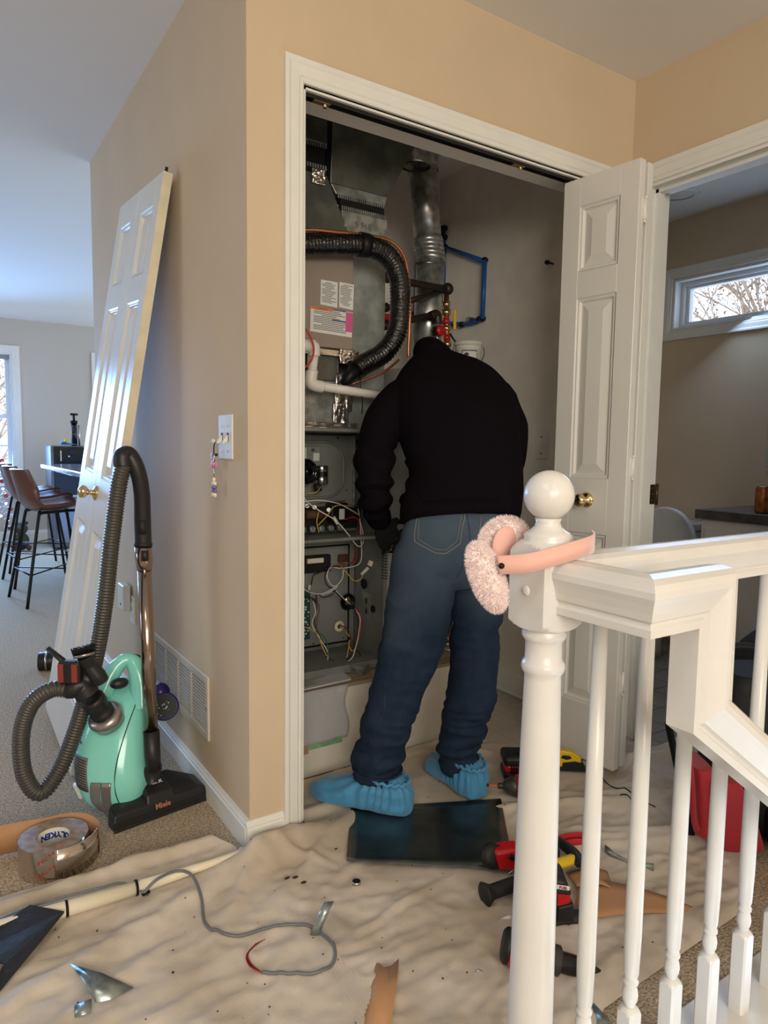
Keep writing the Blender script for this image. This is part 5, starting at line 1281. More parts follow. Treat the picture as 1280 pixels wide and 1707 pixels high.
# ---- evaporator coil case with its printed labels
coil = thing('coil_cabinet', (0.36, 0.70, 1.45), 'beige metal evaporator coil cabinet above the furnace with printed labels', 'coil cabinet')
mat('coil_beige', rgb(146, 134, 124), 0.5, 0.15, var=0.06)
MB().box((0.172, 0.38, 1.452), (0.545, 1.0, 1.80)).build('case', 'coil_beige', coil, bevel=0.004)
mat('label_orange', rgb(226, 120, 50), 0.6); mat('label_pink', rgb(196, 90, 140), 0.6); mat('label_blue', rgb(50, 60, 130), 0.6); mat('ink', rgb(96, 96, 96), 0.7)
def label(name, pts, lab, rows=10, seed=1, marg=0.08):
    A_, B_, C_, D_ = [Vector((p[0], 0.3795, p[2])) for p in pts]   # tl tr br bl
    o = MB().hexa([D_, C_, C_ + Vector((0, .001, 0)), D_ + Vector((0, .001, 0)), A_, B_, B_ + Vector((0, .001, 0)), A_ + Vector((0, .001, 0))]).build(name, 'label_white', coil, label=lab)
    m = MB(); _r = random.Random(seed)
    def q(u, v): return (A_ * (1 - u) + B_ * u) * (1 - v) + (D_ * (1 - u) + C_ * u) * v + Vector((0, -0.0006, 0))
    for k in range(rows):
        v = marg + (1 - 2 * marg) * k / rows; u1 = _r.uniform(0.6, 0.94); h = 0.4 * (1 - 2 * marg) / rows
        u0 = 0.07 if _r.random() < .75 else 0.25
        m.add([q(u0, v), q(u1, v), q(u1, v + h), q(u0, v + h)], [(0, 1, 2, 3)])
    m.build('printed_lines', 'ink', o, kind='stuff')
    return o, q
label('label_sheet', [(0.417,0.38,1.673), (0.481,0.38,1.672), (0.48,0.38,1.588), (0.415,0.38,1.592)], 'upper left white instruction label', 13, 1)
label('label_sheet', [(0.488,0.38,1.675), (0.545,0.38,1.673), (0.542,0.38,1.587), (0.487,0.38,1.591)], 'upper right white specification label', 13, 2)
o_, q_ = label('label_sheet', [(0.379,0.38,1.582), (0.542,0.38,1.579), (0.538,0.38,1.494), (0.377,0.38,1.5)], 'wide white warning label with orange heading and pink column', 12, 3)
def patchq(q, u0, u1, v0, v1, mt, nm):
    d = Vector((0, -0.0004, 0)); MB().add([q(u0, v0) + d, q(u1, v0) + d, q(u1, v1) + d, q(u0, v1) + d], [(0, 1, 2, 3)]).build(nm, mt, o_)
patchq(q_, 0.0, 0.50, 0.0, 0.10, 'label_orange', 'orange_heading'); patchq(q_, 0.83, 1.0, 0.03, 0.80, 'label_pink', 'pink_column')
patchq(q_, 0.50, 0.83, 0.0, 0.035, 'label_blue', 'blue_bar'); patchq(q_, 0.50, 0.83, 0.40, 0.44, 'label_blue', 'blue_bar')
tm_ = basis(q_(0.25, 0.05) + Vector((0, -0.001, 0)), Vector((1, 0, 0)), Vector((0, 0, 1)), Vector((0, -1, 0)))
text('heading_text', 'WARNING', 0.009, 'ink', o_, tm_, extrude=0.0001)
# foil-wrapped transition between coil and furnace
tt = thing('foil_transition', (0.40, 0.70, 1.18), 'dark sheet metal transition with foil tape seams below the coil cabinet', 'duct')
MB().hexa([Vector(p) for p in ((0.175, 0.42, 1.182), (0.565, 0.42, 1.182), (0.565, 1.05, 1.182), (0.175, 1.05, 1.182), (0.175, 0.42, 1.33), (0.50, 0.42, 1.33), (0.50, 1.0, 1.33), (0.175, 1.0, 1.33))]).build('lower_section', 'galv', tt, bevel=0.004)
MB().box((0.175, 0.41, 1.33), (0.505, 1.0, 1.452)).build('upper_section', 'galv', tt, bevel=0.003)
mat('duct_dark', rgb(104, 108, 102), 0.38, 0.6, var=0.35, vscale=12)
MB().box((0.30, 0.402, 1.342), (0.495, 0.411, 1.437)).build('inspection_plate', 'duct_dark', tt, bevel=0.004)
def foil_patch(p, w, h, seed):
    p = Vector(p)
    return MB().grid(lambda u, v: (p.x + w * (u - .5), p.y - 0.004 - 0.010 * abs(noise.noise(Vector((u * 5, v * 5, seed)))), p.z + h * (v - .5)), 14, 14)
foil_patch((0.523,0.41,1.306), 0.07, 0.13, 1).build('foil_tape', 'foil', tt, solid=0.001)
foil_patch((0.512,0.41,1.222), 0.06, 0.10, 2).build('foil_tape', 'foil', tt, solid=0.001)
foil_patch((0.438,0.395,1.438), 0.27, 0.022, 3).build('foil_tape', 'foil', tt, solid=0.001)
foil_patch((0.523,0.39,1.428), 0.06, 0.05, 4).build('foil_tape', 'foil', tt, solid=0.001)
foil_patch((0.457,0.405,1.191), 0.24, 0.02, 5).build('foil_tape', 'foil', tt, solid=0.001)
foil_patch((0.395,0.4,1.408), 0.04, 0.09, 6).build('foil_tape', 'foil', tt, solid=0.001)
# ---- ducts
def crimp(parent, x0, x1, y, z, down=True, n=22):
    m = MB()
    for k in range(n):
        x = x0 + (x1 - x0) * (k + 0.5) / n; w = (x1 - x0) / n * 0.28
        m.box((x - w, y - 0.003, z), (x + w, y, z - 0.014 if down else z + 0.014))
    return m.build('crimped_edge', 'galv', parent, kind='stuff')
mat('canvas_black', rgb(16, 16, 16), 0.9, bump=0.5, bscale=30, bdist=0.01)
rd = thing('return_duct', (0.62, 0.7, 0.95), 'tall grey galvanised return duct rising behind the furnace to the ceiling', 'duct')
MB().box((0.568, 0.452, 1.182), (0.722, 0.86, 1.868)).build('riser', 'galv_dull', rd, bevel=0.002)
MB().box((0.532, 0.445, 1.868), (0.722, 0.86, 1.938)).build('collar', 'galv', rd, bevel=0.002)
MB().box((0.528, 0.451, 1.938), (0.712, 0.85, 1.99)).build('canvas_connector', 'canvas_black', rd)
crimp(rd, 0.53, 0.715, 0.447, 1.938, False); crimp(rd, 0.515, 0.71, 0.449, 1.990, True)
MB().hexa([Vector(p) for p in ((0.512, 0.450, 1.988), (0.715, 0.450, 1.988), (0.715, 0.86, 1.988), (0.512, 0.86, 1.988), (0.49, 0.450, 2.02), (0.722, 0.450, 2.02), (0.722, 0.86, 2.02), (0.49, 0.86, 2.02))]).build('upper_collar', 'galv', rd, bevel=0.002)
MB().hexa([Vector(p) for p in ((0.488, 0.448, 2.02), (0.724, 0.448, 2.02), (0.724, 0.88, 2.02), (0.488, 0.88, 2.02), (0.455, 0.36, 2.44), (0.93, 0.36, 2.44), (0.93, 1.1, 2.44), (0.455, 1.1, 2.44))]).build('flared_transition', 'duct_dark', rd, bevel=0.002)
text('handwriting', '9 96E', 0.03, 'ink', rd, basis(Vector((0.62, 0.4445, 1.897)), Vector((1, 0, 0)), Vector((0, 0, 1)), Vector((0, -1, 0))))
sd_ = thing('supply_duct', (0.35, 0.6, 1.80), 'dark supply duct with black canvas connector at the upper left of the closet', 'duct')
MB().hexa([Vector(p) for p in ((0.172, 0.40, 1.80), (0.56, 0.40, 1.80), (0.56, 0.98, 1.80), (0.172, 0.98, 1.80), (0.172, 0.40, 2.02), (0.448, 0.40, 2.02), (0.448, 0.9, 2.02), (0.172, 0.9, 2.02))]).build('tapered_transition', 'duct_dark', sd_, bevel=0.003)
MB().box((0.172, 0.405, 2.02), (0.442, 0.89, 2.12)).build('canvas_connector', 'canvas_black', sd_)
crimp(sd_, 0.2, 0.448, 0.402, 2.035, False, 26); crimp(sd_, 0.2, 0.448, 0.402, 2.118, True, 26)
MB().box((0.172, 0.40, 2.118), (0.450, 0.9, 2.45)).build('trunk', 'duct_dark', sd_, bevel=0.003)
foil_patch((0.414,0.399,2.008), 0.05, 0.05, 7).build('foil_tape', 'foil', sd_, solid=0.001)
for (x, z) in ((0.47, 1.985), (0.50, 1.93), (0.53, 1.87), (0.50, 1.82)): MB().cyl((x - 0.012, 0.401, z), (x - 0.012, 0.397, z), 0.004, n=8).build('rivet', 'steel', sd_)
# black insulated flexible line, bent over and down
mat('flex_black', rgb(16, 16, 17), 0.22, coat=0.3, bump=0.7, bscale=55, bdist=0.01)
fx = thing('insulated_line', (0.6, 0.33, 1.70), 'thick black wrapped flexible line arching across the closet', 'flexible duct')
fpts = spline([(0.256,0.34,1.748), (0.325,0.33,1.759), (0.44,0.32,1.778), (0.549,0.31,1.788), (0.634,0.31,1.77), (0.682,0.31,1.709), (0.698,0.32,1.611), (0.692,0.33,1.519), (0.646,0.34,1.448), (0.567,0.35,1.401), (0.531,0.35,1.378)], 24)
res = [fpts[0]]; acc = 0; step = 0.004
for i in range(1, len(fpts)):
    a, b = fpts[i - 1], fpts[i]; d = (b - a).length
    while acc + d >= step:
        f_ = (step - acc) / d; a = a.lerp(b, f_); res.append(a); d = (b - a).length; acc = 0
    acc += d
_r = random.Random(2)
MB().tube(res, [0.0355 + (0.0016 if k % 3 == 0 else -0.0012) + _r.uniform(-.0008, .0008) for k in range(len(res))], 20).build('wrap', 'flex_black', fx)
MB().tube([(0.54,0.35,1.385), (0.508,0.36,1.345), (0.495,0.37,1.332)], [0.026, 0.018, 0.012], 12).build('taped_end', 'black', fx)
MB().tube([(0.522,0.312,1.789), (0.556,0.31,1.789)], 0.0395, 20).build('tape_band', 'black', fx)
cw = thing('copper_line', (0.6, 0.30, 1.80), 'bare copper tube running along the top of the black flexible line', 'pipe')
MB().tube(spline([(0.267,0.32,1.787), (0.346,0.31,1.804), (0.428,0.3,1.809), (0.542,0.3,1.819), (0.639,0.3,1.816), (0.694,0.3,1.779), (0.723,0.31,1.715), (0.747,0.33,1.598), (0.751,0.34,1.484), (0.752,0.34,1.442)]), 0.0055, 10).build('tube', 'copper', cw)
MB().tube(spline([(0.538,0.37,1.335), (0.586,0.36,1.354), (0.654,0.35,1.383), (0.724,0.36,1.431)]), 0.0045, 8).build('lower_tube', 'copper', cw)
MB().tube(spline([(0.554,0.34,1.364), (0.552,0.34,1.313), (0.56,0.34,1.277), (0.57,0.36,1.233)]), 0.002, 6).build('dangling_wire', 'wire_black', cw)
# white condensate pipe
pv = thing('condensate_pipe', (0.40, 0.32, 1.40), 'white plastic condensate drain pipe with elbows in front of the furnace', 'pipe')
mat('pvc', rgb(216, 212, 204), 0.35)
MB().tube(spline([(0.272,0.33,1.437), (0.337,0.33,1.443), (0.358,0.33,1.441)]), 0.021, 16).build('stub', 'pvc', pv)
MB().tube(spline([(0.341,0.33,1.447), (0.365,0.33,1.442), (0.367,0.33,1.411)], 6), 0.0195, 16).build('elbow', 'pvc', pv)
MB().tube([(0.367,0.33,1.419), (0.357,0.33,1.345)], 0.0155, 16).build('riser', 'pvc', pv)
MB().tube(spline([(0.359,0.33,1.362), (0.355,0.33,1.329), (0.368,0.33,1.318), (0.397,0.33,1.314)], 6), 0.020, 16).build('elbow', 'pvc', pv)
MB().tube([(0.381,0.33,1.317), (0.727,0.36,1.292)], 0.0148, 16).build('run', 'pvc', pv)
MB().tube(spline([(0.294,0.31,1.499), (0.317,0.3,1.491), (0.338,0.295,1.46), (0.347,0.295,1.423), (0.335,0.3,1.385), (0.305,0.31,1.36), (0.293,0.32,1.359)]), 0.003, 8).build('red_wire', 'wire_red', label='red wire looped around the white drain pipe', cat='wire')
# filter beside the furnace
ft = thing('air_filter', (0.73, 0.45, 0.31), 'slim white cardboard framed air filter standing beside the furnace', 'air filter')
mat('filter_card', rgb(206, 206, 204), 0.7)
MB().box((0.706, 0.40, 0.302), (0.735, 0.80, 0.80)).build('frame', 'filter_card', ft, bevel=0.002)
text('size_text', '16x25x1', 0.028, 'black', ft, basis(Vector((0.7205, 0.3992, 0.50)), Vector((0, 0, -1)), Vector((1, 0, 0)), Vector((0, -1, 0))), bold=0.0005)
sp = thing('coil_springs', (0.72, 0.39, 0.62), 'dark wire spring coils hanging at the edge of the air filter', 'spring')
m = MB(); pts = [Vector((0.693 + 0.012 * cos(k * 0.7), 0.385 + 0.010 * sin(k * 0.7), 0.760 - k * 0.0012)) for k in range(110)]
MB().tube(pts, 0.0015, 5).build('spring', 'dark_steel', sp)

# ---- water heater with gas valve
wh = thing('water_heater', (1.13, 0.76, 0.30), 'white cylindrical water heater on the platform behind the person', 'water heater')
mat('tank_white', rgb(190, 188, 184), 0.4)
MB().lathe([(0.20, 0.300), (0.205, 0.305), (0.235, 0.33), (0.238, 0.35), (0.238, 1.40), (0.232, 1.425), (0.20, 1.445), (0.05, 1.455)], 56, tr(1.13, 0.76, 0)).build('tank', 'tank_white', wh)
MB().lathe([(0.239, 0.52), (0.2405, 0.521), (0.2405, 0.530), (0.239, 0.531)], 56, tr(1.13, 0.76, 0), cap=False).build('band', 'print_red', wh)
gvc = Vector((1.088,0.5,0.397)); GM = basis(gvc, Vector((0.836, -0.549, 0)), Vector((0.549, 0.836, 0)), EZ)
MB().box((-0.02, -0.02, -0.05), (0.05, 0.03, 0.045), GM).build('gas_valve', 'galv', wh, bevel=0.008, seg=3)
MB().box((-0.026, 0.01, -0.055), (-0.016, 0.04, 0.04), GM).build('valve_back', 'black', wh, bevel=0.004)
MB().tube([GM @ Vector((-0.02, 0, -0.005)), GM @ Vector((-0.09, 0, -0.012))], 0.012, 12).build('pipe_nipple', 'dark_steel', wh)
for q in (-0.03, -0.055): MB().tube([GM @ Vector((q, 0, -0.005)), GM @ Vector((q - 0.010, 0, -0.005))], 0.016, 8).build('union_nut', 'steel', wh)
MB().tube([GM @ Vector((-0.005, -0.01, -0.055)), GM @ Vector((0.008, -0.02, -0.085))], 0.013, 8).build('adapter', 'copper', wh)
MB().box((-0.01, -0.035, -0.112), (0.022, -0.01, -0.085), GM).build('hex_fitting', 'steel', wh, bevel=0.005)
# flue pipe
fl_ = thing('flue_pipe', (1.13, 0.76, 1.45), 'shiny galvanised vent pipe with an elbow rising to the ceiling', 'flue pipe')
mat('flue_metal', rgb(214, 216, 214), 0.3, 0.8, col2=rgb(170, 174, 172), vscale=34, detail=6, bump=0.1, bscale=20)
fa = [Vector((1.161,0.76,1.543)), Vector((1.158,0.76,1.94)), Vector((1.14,0.76,2.013)), Vector((1.107,0.76,2.292)), Vector((1.088,0.76,2.434))]
MB().tube([Vector((1.14, 0.76, 1.44)), fa[1]], 0.062, 28).build('lower_pipe', 'flue_metal', fl_)
d1 = (fa[1] - Vector((1.14, 0.76, 1.44))).normalized(); d2 = (fa[3] - fa[2]).normalized()
for k in range(5):
    f_ = k / 4; c_ = fa[1].lerp(fa[2], f_)
    MB().tube([c_ - d1.lerp(d2, f_) * 0.012, c_ + d1.lerp(d2, f_) * 0.008], [0.066, 0.063], 28).build('elbow_gore', 'flue_metal', fl_)
MB().tube([fa[2], fa[3]], 0.059, 28).build('middle_pipe', 'flue_metal', fl_)
MB().tube([Vector((1.14, 0.76, 1.90)), Vector((1.14, 0.76, 1.906))], 0.064, 28).build('seam_ring', 'steel', fl_)
MB().tube([fa[3] - d2 * 0.006, fa[3] + d2 * 0.008], 0.067, 28).build('joint_ring', 'steel', fl_)
MB().tube([fa[3], Vector((fa[3].x + 0.035, 0.76, CH))], [0.058, 0.058], 28).build('upper_pipe', 'flue_metal', fl_)
tc0 = Vector((0.998,0.66,2.253))
MB().lathe([(0.060, 0.0), (0.064, 0.006), (0.064, 0.10), (0.066, 0.104), (0.066, 0.2)], 28, tr(tc0), cap=False).build('tee_collar', 'flue_metal', fl_)
m = MB(); m.ball(tc0 + Vector((0, 0, 0.012)), 0.060, 12, (1, 1, 0.3)); m.build('tee_cap', 'flex_black', fl_)
# gas and water pipes
mat('black_iron', rgb(62, 54, 46), 0.45, 0.6)
gp_ = thing('gas_piping', (0.85, 0.7, 1.7), 'black iron gas piping with a yellow shut-off valve left of the flue', 'pipe')
MB().tube([(0.799,0.62,1.462), (0.795,0.62,1.748)], 0.0155, 14).build('drop_pipe', 'black_iron', gp_)
MB().tube(spline([(0.795,0.62,1.734), (0.794,0.62,1.771), (0.805,0.62,1.784), (0.848,0.62,1.785)], 6), 0.021, 14).build('elbow', 'black_iron', gp_)
MB().tube([(0.825,0.62,1.782), (1.172,0.66,1.792)], 0.0145, 14).build('branch', 'black_iron', gp_)
MB().tube([(0.879,0.7,1.681), (1.176,0.665,1.793)], 0.0125, 14).build('branch', 'black_iron', gp_)
MB().tube([(0.854,0.66,1.606), (1.101,0.66,1.676)], 0.0145, 14).build('branch', 'black_iron', gp_)
MB().tube(spline([(1.086,0.66,1.67), (1.117,0.66,1.681), (1.124,0.66,1.666), (1.125,0.66,1.642)], 6), 0.019, 14).build('elbow', 'black_iron', gp_)
MB().ball((1.179,0.665,1.794), 0.026, 10).build('tee', 'black_iron', gp_)
for v in (514, 543): MB().tube([(0.867,0.7,1.68) if v == 514 else (0.843,0.66,1.602), (0.894,0.7,1.69) if v == 514 else (0.869,0.66,1.609)], 0.019, 14).build('coupling', 'black_iron', gp_)
MB().tube([(0.798,0.62,1.555), (0.799,0.62,1.485)], 0.021, 8).build('valve_body', 'bronze', gp_)
MB().box((-0.038, -0.03, -0.010), (0.045, -0.022, 0.012), tr(Vector((0.795,0.62,1.529))) @ rot('Y', 8)).build('yellow_handle', 'yellow', gp_, bevel=0.004)
MB().box((-0.03, -0.02, -0.012), (0.03, 0.01, 0.016), tr(Vector((0.868,0.66,1.636)))).build('red_handle', 'tool_red', gp_, bevel=0.006)
wp = thing('water_piping', (1.2, 0.8, 1.6), 'brass and copper water fittings with red valves right of the flue', 'pipe')
MB().tube([(1.232,0.74,1.799), (1.244,0.74,1.508)], 0.012, 14).build('copper_pipe', 'copper', wp)
for (a, b, mt, rr) in (((1.233,0.74,1.76), (1.234,0.74,1.737), 'brass', 0.018), ((1.234,0.74,1.727), (1.235,0.74,1.701), 'brass', 0.02), ((1.235,0.74,1.69), (1.236,0.74,1.662), 'tool_red', 0.015), ((1.236,0.74,1.657), (1.237,0.74,1.633), 'brass', 0.019), ((1.241,0.74,1.618), (1.241,0.74,1.592), 'tool_red', 0.015), ((1.242,0.74,1.587), (1.242,0.74,1.566), 'brass', 0.02), ((1.242,0.74,1.555), (1.243,0.74,1.537), 'brass', 0.018)):
    MB().tube([a, b], rr, 12).build('brass_fitting' if mt == 'brass' else 'red_collar', mt, wp)
MB().box((-0.006, -0.02, -0.05), (0.008, -0.012, 0.035), tr(Vector((1.253,0.72,1.687)))).build('yellow_lever', 'yellow', wp, bevel=0.003)
MB().tube([(1.124,0.66,1.651), (1.125,0.66,1.516)], 0.013, 14).build('cold_pipe', 'galv', wp)
MB().tube([(1.122,0.66,1.629), (1.123,0.66,1.591)], 0.019, 10).build('valve_body', 'bronze', wp)
MB().lathe([(0.0, 0.0), (0.020, 0.002), (0.023, 0.008), (0.018, 0.014), (0.006, 0.015)], 20, basis(Vector((1.107,0.62,1.607)), Vector((1, 0, 0)), Vector((0, 0, 1)), Vector((0, -1, 0)))).build('red_valve_wheel', 'tool_red', wp)
MB().tube([(1.119,0.655,1.575), (1.12,0.655,1.563)], 0.017, 12).build('green_ring', 'wire_green', wp)
mat('pex_blue', rgb(34, 92, 170), 0.35); mat('clamp', rgb(24, 26, 34), 0.4, 0.4)
bl = thing('blue_water_tubing', (1.49, 0.9, 1.9), 'blue plastic water tubing loop fixed to the closet corner', 'pipe')
MB().tube([(1.487,1.1,2.206), (1.507,1.1,1.92)], 0.011, 12).build('blue_tube', 'pex_blue', bl)
MB().tube([(1.478,1.051,2.098), (1.478,0.772,1.977)], 0.011, 12).build('blue_tube', 'pex_blue', bl)
MB().tube([(1.478,0.772,1.977), (1.478,0.778,1.717)], 0.011, 12).build('blue_tube', 'pex_blue', bl)
MB().tube(spline([(1.478,0.779,1.723), (1.478,0.829,1.711), (1.48,0.928,1.716), (1.45,1.055,1.739)]), 0.010, 12).build('blue_tube', 'pex_blue', bl)
MB().tube([(1.357,1.13,2.079), (1.345,1.13,1.776)], 0.011, 12).build('blue_tube', 'pex_blue', bl)
MB().tube(spline([(1.473,1.09,2.164), (1.457,1.08,2.19), (1.491,1.09,2.207)], 5), 0.0155, 12).build('elbow', 'clamp', bl)
for p in ((1.493,1.09,2.115), (1.483,0.778,1.984), (1.483,0.784,1.722), (1.478,0.926,1.713), (1.475,0.982,1.72), (1.345,1.13,1.779), (1.496,1.095,2.163), (1.48,0.802,1.721)):
    MB().ball(p, 0.0165, 8, (1, 1, 0.9)).build('clamp_fitting', 'clamp', bl)
MB().box((-0.02, -0.012, -0.008), (0.025, 0.012, 0.010), tr(Vector((1.47,0.855,1.725)))).build('valve', 'steel', bl, bevel=0.003)
# plastic pail
pb = Vector((1.315,0.68,1.495))
pail = thing('plastic_pail', (pb.x, pb.y, 1.455), 'small white plastic pail with a wire handle and printed label', 'bucket')
mat('pail_white', rgb(208, 208, 198), 0.4)
PZ = (1.312,0.68,1.581)[2]
MB().lathe([(0.050, 1.456), (0.056, PZ - 0.035), (0.060, PZ - 0.030), (0.060, PZ - 0.022), (0.058, PZ - 0.020), (0.060, PZ - 0.014), (0.066, PZ - 0.012), (0.068, PZ - 0.004), (0.064, PZ + 0.004), (0.0, PZ + 0.005)], 36, tr(pb.x, pb.y, 0)).build('tub', 'pail_white', pail)
def arc_patch(r, a0, a1, z0, z1, lift=0.0008):
    return MB().grid(lambda u, v: (pb.x + (r + lift) * sin(a0 + (a1 - a0) * u) * 0.836 - (r + lift) * cos(a0 + (a1 - a0) * u) * 0.549, pb.y - (r + lift) * sin(a0 + (a1 - a0) * u) * 0.549 - (r + lift) * cos(a0 + (a1 - a0) * u) * 0.836, z0 + (z1 - z0) * v), 10, 2)
arc_patch(0.0565, -0.62, 0.62, PZ - 0.115, PZ - 0.037).build('label_border', 'black', pail)
arc_patch(0.0572, -0.56, 0.56, PZ - 0.11, PZ - 0.041).build('label', 'label_white', pail)
dmm = MB(); fcd = -Vector((0.549, 0.836, 0)); rgt = Vector((0.836, -0.549, 0))
o_c = pb + Vector((0, 0, 0)); o_c.z = PZ - 0.055; o_c += fcd * 0.0568 + rgt * -0.014 + fcd * -0.0005
dmm.add([o_c - rgt * 0.013 + fcd * 0.0008, o_c - EZ * 0.009 + fcd * 0.0022, o_c + rgt * 0.013 + fcd * 0.003, o_c + EZ * 0.009 + fcd * 0.0022], [(0, 1, 2, 3)])
dmm.build('logo_diamond', 'black', pail)
for s_ in (-1, 1): MB().tube(spline([Vector((pb.x, pb.y, PZ - 0.018)) + rgt * 0.067 * s_, Vector((pb.x, pb.y, PZ - 0.05)) + rgt * 0.068 * s_ + fcd * 0.02, Vector((pb.x, pb.y, PZ - 0.085)) + rgt * 0.052 * s_ + fcd * 0.04]), 0.0018, 6).build('wire_handle', 'dark_steel', pail)
MB().tube(spline([(1.226,0.7,1.617), (1.24,0.7,1.6), (1.257,0.7,1.584)]), 0.004, 8).build('black_clip', 'black', label='short black clip hanging above the plastic pail', cat='clip')


# ================================================================ THE PERSON
mat('skin', rgb(200, 160, 138), 0.5); mat('sweater', rgb(18, 14, 18), 0.95, spec=0.05, sheen=0.0, bump=0.5, bscale=140, bdist=0.004)
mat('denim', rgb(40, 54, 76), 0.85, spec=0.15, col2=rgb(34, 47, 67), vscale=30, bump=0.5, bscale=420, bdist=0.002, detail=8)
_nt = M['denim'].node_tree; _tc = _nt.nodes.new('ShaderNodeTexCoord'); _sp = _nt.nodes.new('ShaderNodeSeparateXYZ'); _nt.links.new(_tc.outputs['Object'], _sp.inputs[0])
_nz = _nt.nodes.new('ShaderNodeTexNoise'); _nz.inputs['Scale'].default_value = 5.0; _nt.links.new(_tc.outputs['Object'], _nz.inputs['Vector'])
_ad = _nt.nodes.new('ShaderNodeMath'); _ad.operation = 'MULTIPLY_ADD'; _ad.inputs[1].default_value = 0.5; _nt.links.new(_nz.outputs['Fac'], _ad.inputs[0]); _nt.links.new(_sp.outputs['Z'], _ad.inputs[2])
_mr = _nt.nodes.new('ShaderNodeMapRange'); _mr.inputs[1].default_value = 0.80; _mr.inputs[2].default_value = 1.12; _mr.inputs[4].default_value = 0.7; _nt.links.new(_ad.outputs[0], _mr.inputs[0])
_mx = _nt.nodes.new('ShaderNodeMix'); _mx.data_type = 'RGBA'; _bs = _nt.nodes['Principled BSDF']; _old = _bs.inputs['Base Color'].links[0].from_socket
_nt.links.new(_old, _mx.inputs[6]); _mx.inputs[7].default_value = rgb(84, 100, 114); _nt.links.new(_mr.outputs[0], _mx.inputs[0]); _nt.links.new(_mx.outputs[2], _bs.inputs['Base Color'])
mat('stitch', rgb(132, 124, 116), 0.8); mat('cover_blue', rgb(74, 150, 198), 0.6, var=0.10, vscale=18, sheen=0.3, bump=0.25, bscale=120, bdist=0.003); mat('glove', rgb(16, 16, 18), 0.6); mat('hair', rgb(26, 22, 20), 0.8); mat('boot', rgb(20, 18, 18), 0.5)
person = thing('person', (0.58, -0.03, 0.0), 'person in black sweater, blue jeans and blue shoe covers bending into the furnace closet', 'person')
def ring(a, b, th, lift=0.0, n=32, e=0.85):
    # a, b: left and right edge points; th: half depth
    a = Vector(a); b = Vector(b); c_ = (a + b) / 2; w_ = (b - a) / 2; r = []
    for k in range(n):
        an = 2 * pi * k / n; ca, sa = cos(an), sin(an)
        p = c_ + w_ * math.copysign(abs(ca) ** e, ca) + E2 * (th * math.copysign(abs(sa) ** e, sa))
        p.z += lift * max(0, -sa)
        r.append(p)
    return r
def smooth_rings(rs, q=4):
    out = []
    for i in range(len(rs) - 1):
        for j in range(q):
            t = j / q; row = []
            for k in range(len(rs[0])):
                p0 = rs[max(i - 1, 0)][k]; p1 = rs[i][k]; p2 = rs[i + 1][k]; p3 = rs[min(i + 2, len(rs) - 1)][k]
                row.append(0.5 * (2 * p1 + (p2 - p0) * t + (2 * p0 - 5 * p1 + 4 * p2 - p3) * t ** 2 + (3 * p1 - p0 - 3 * p2 + p3) * t ** 3))
            out.append(row)
    out.append(rs[-1]); return out
def limb(mb, pts, rad, n=20, q=6):
    sp_ = spline(pts, q); R = []
    for i in range(len(rad) - 1):
        for k in range(q):
            t = k / q; t = t * t * (3 - 2 * t); R.append(rad[i] * (1 - t) + rad[i + 1] * t)
    R.append(rad[-1]); mb.tube(sp_, R, n)
    mb.ball(sp_[0], rad[0] * 0.98, 8); mb.ball(sp_[-1], rad[-1] * 0.98, 8)
TORSO = [((0.515,0.027,0.884), (0.833,-0.156,0.902), .125, .035), ((0.532,0.047,0.951), (0.847,-0.147,0.961), .135, .015), ((0.573,0.066,1.034), (0.874,-0.119,1.048), .142, 0), ((0.575,0.124,1.139), (0.896,-0.075,1.144), .145, 0),
         ((0.588,0.174,1.227), (0.922,-0.034,1.233), .145, 0), ((0.604,0.22,1.305), (0.931,0.017,1.315), .135, 0), ((0.646,0.247,1.365), (0.916,0.071,1.378), .112, 0), ((0.699,0.253,1.412), (0.879,0.136,1.42), .085, 0), ((0.741,0.266,1.444), (0.837,0.202,1.445), .06, 0)]
m = MB(); m.loft(smooth_rings([ring(a, b, th, lf) for a, b, th, lf in TORSO]))
LARM = [(0.633,0.199,1.29), (0.554,0.182,1.207), (0.497,0.149,1.118), (0.471,0.121,1.033), (0.49,0.146,0.945), (0.533,0.183,0.88)]
limb(m, LARM, [.060, .064, .058, .055, .050, .040])
RARM = [(0.919,0.058,1.287), (0.977,0.057,1.187), (0.989,0.082,1.051), (0.89,0.154,0.9), (0.766,0.193,0.838)]
limb(m, RARM, [.062, .062, .058, .052, .040])
# collar stand
limb(m, [(0.787,0.233,1.424), (0.792,0.269,1.452)], [.062, .055])
sw = remeshed(m.build('sweater', 'sweater', person), 0.007, 8)
def deform(o, fn):
    me = o.data; ns = [v.normal.copy() for v in me.vertices]; base = worldloc(o.parent)
    for v, nn in zip(me.vertices, ns): v.co = v.co + nn * fn(v.co + base, nn)
    me.update()
def sweater_folds(p, nn):
    q = Vector((p.x * 5 + p.z * 2.5, p.y * 5, p.z * 2.2))
    a = (1 - abs(noise.noise(q)) * 2) * 0.006
    b = (1 - abs(noise.noise(Vector((p.x * 9 - p.z * 5, p.y * 9, p.z * 5 + 3)))) * 2) * 0.0035
    sleeve = 1.0 if (p - Vector((0.476,0.139,1.013))).length < 0.13 else 0.0
    c_ = sleeve * 0.007 * sin(p.z * 95 + 3 * noise.noise(p * 12))
    return a + b + c_
deform(sw, sweater_folds)
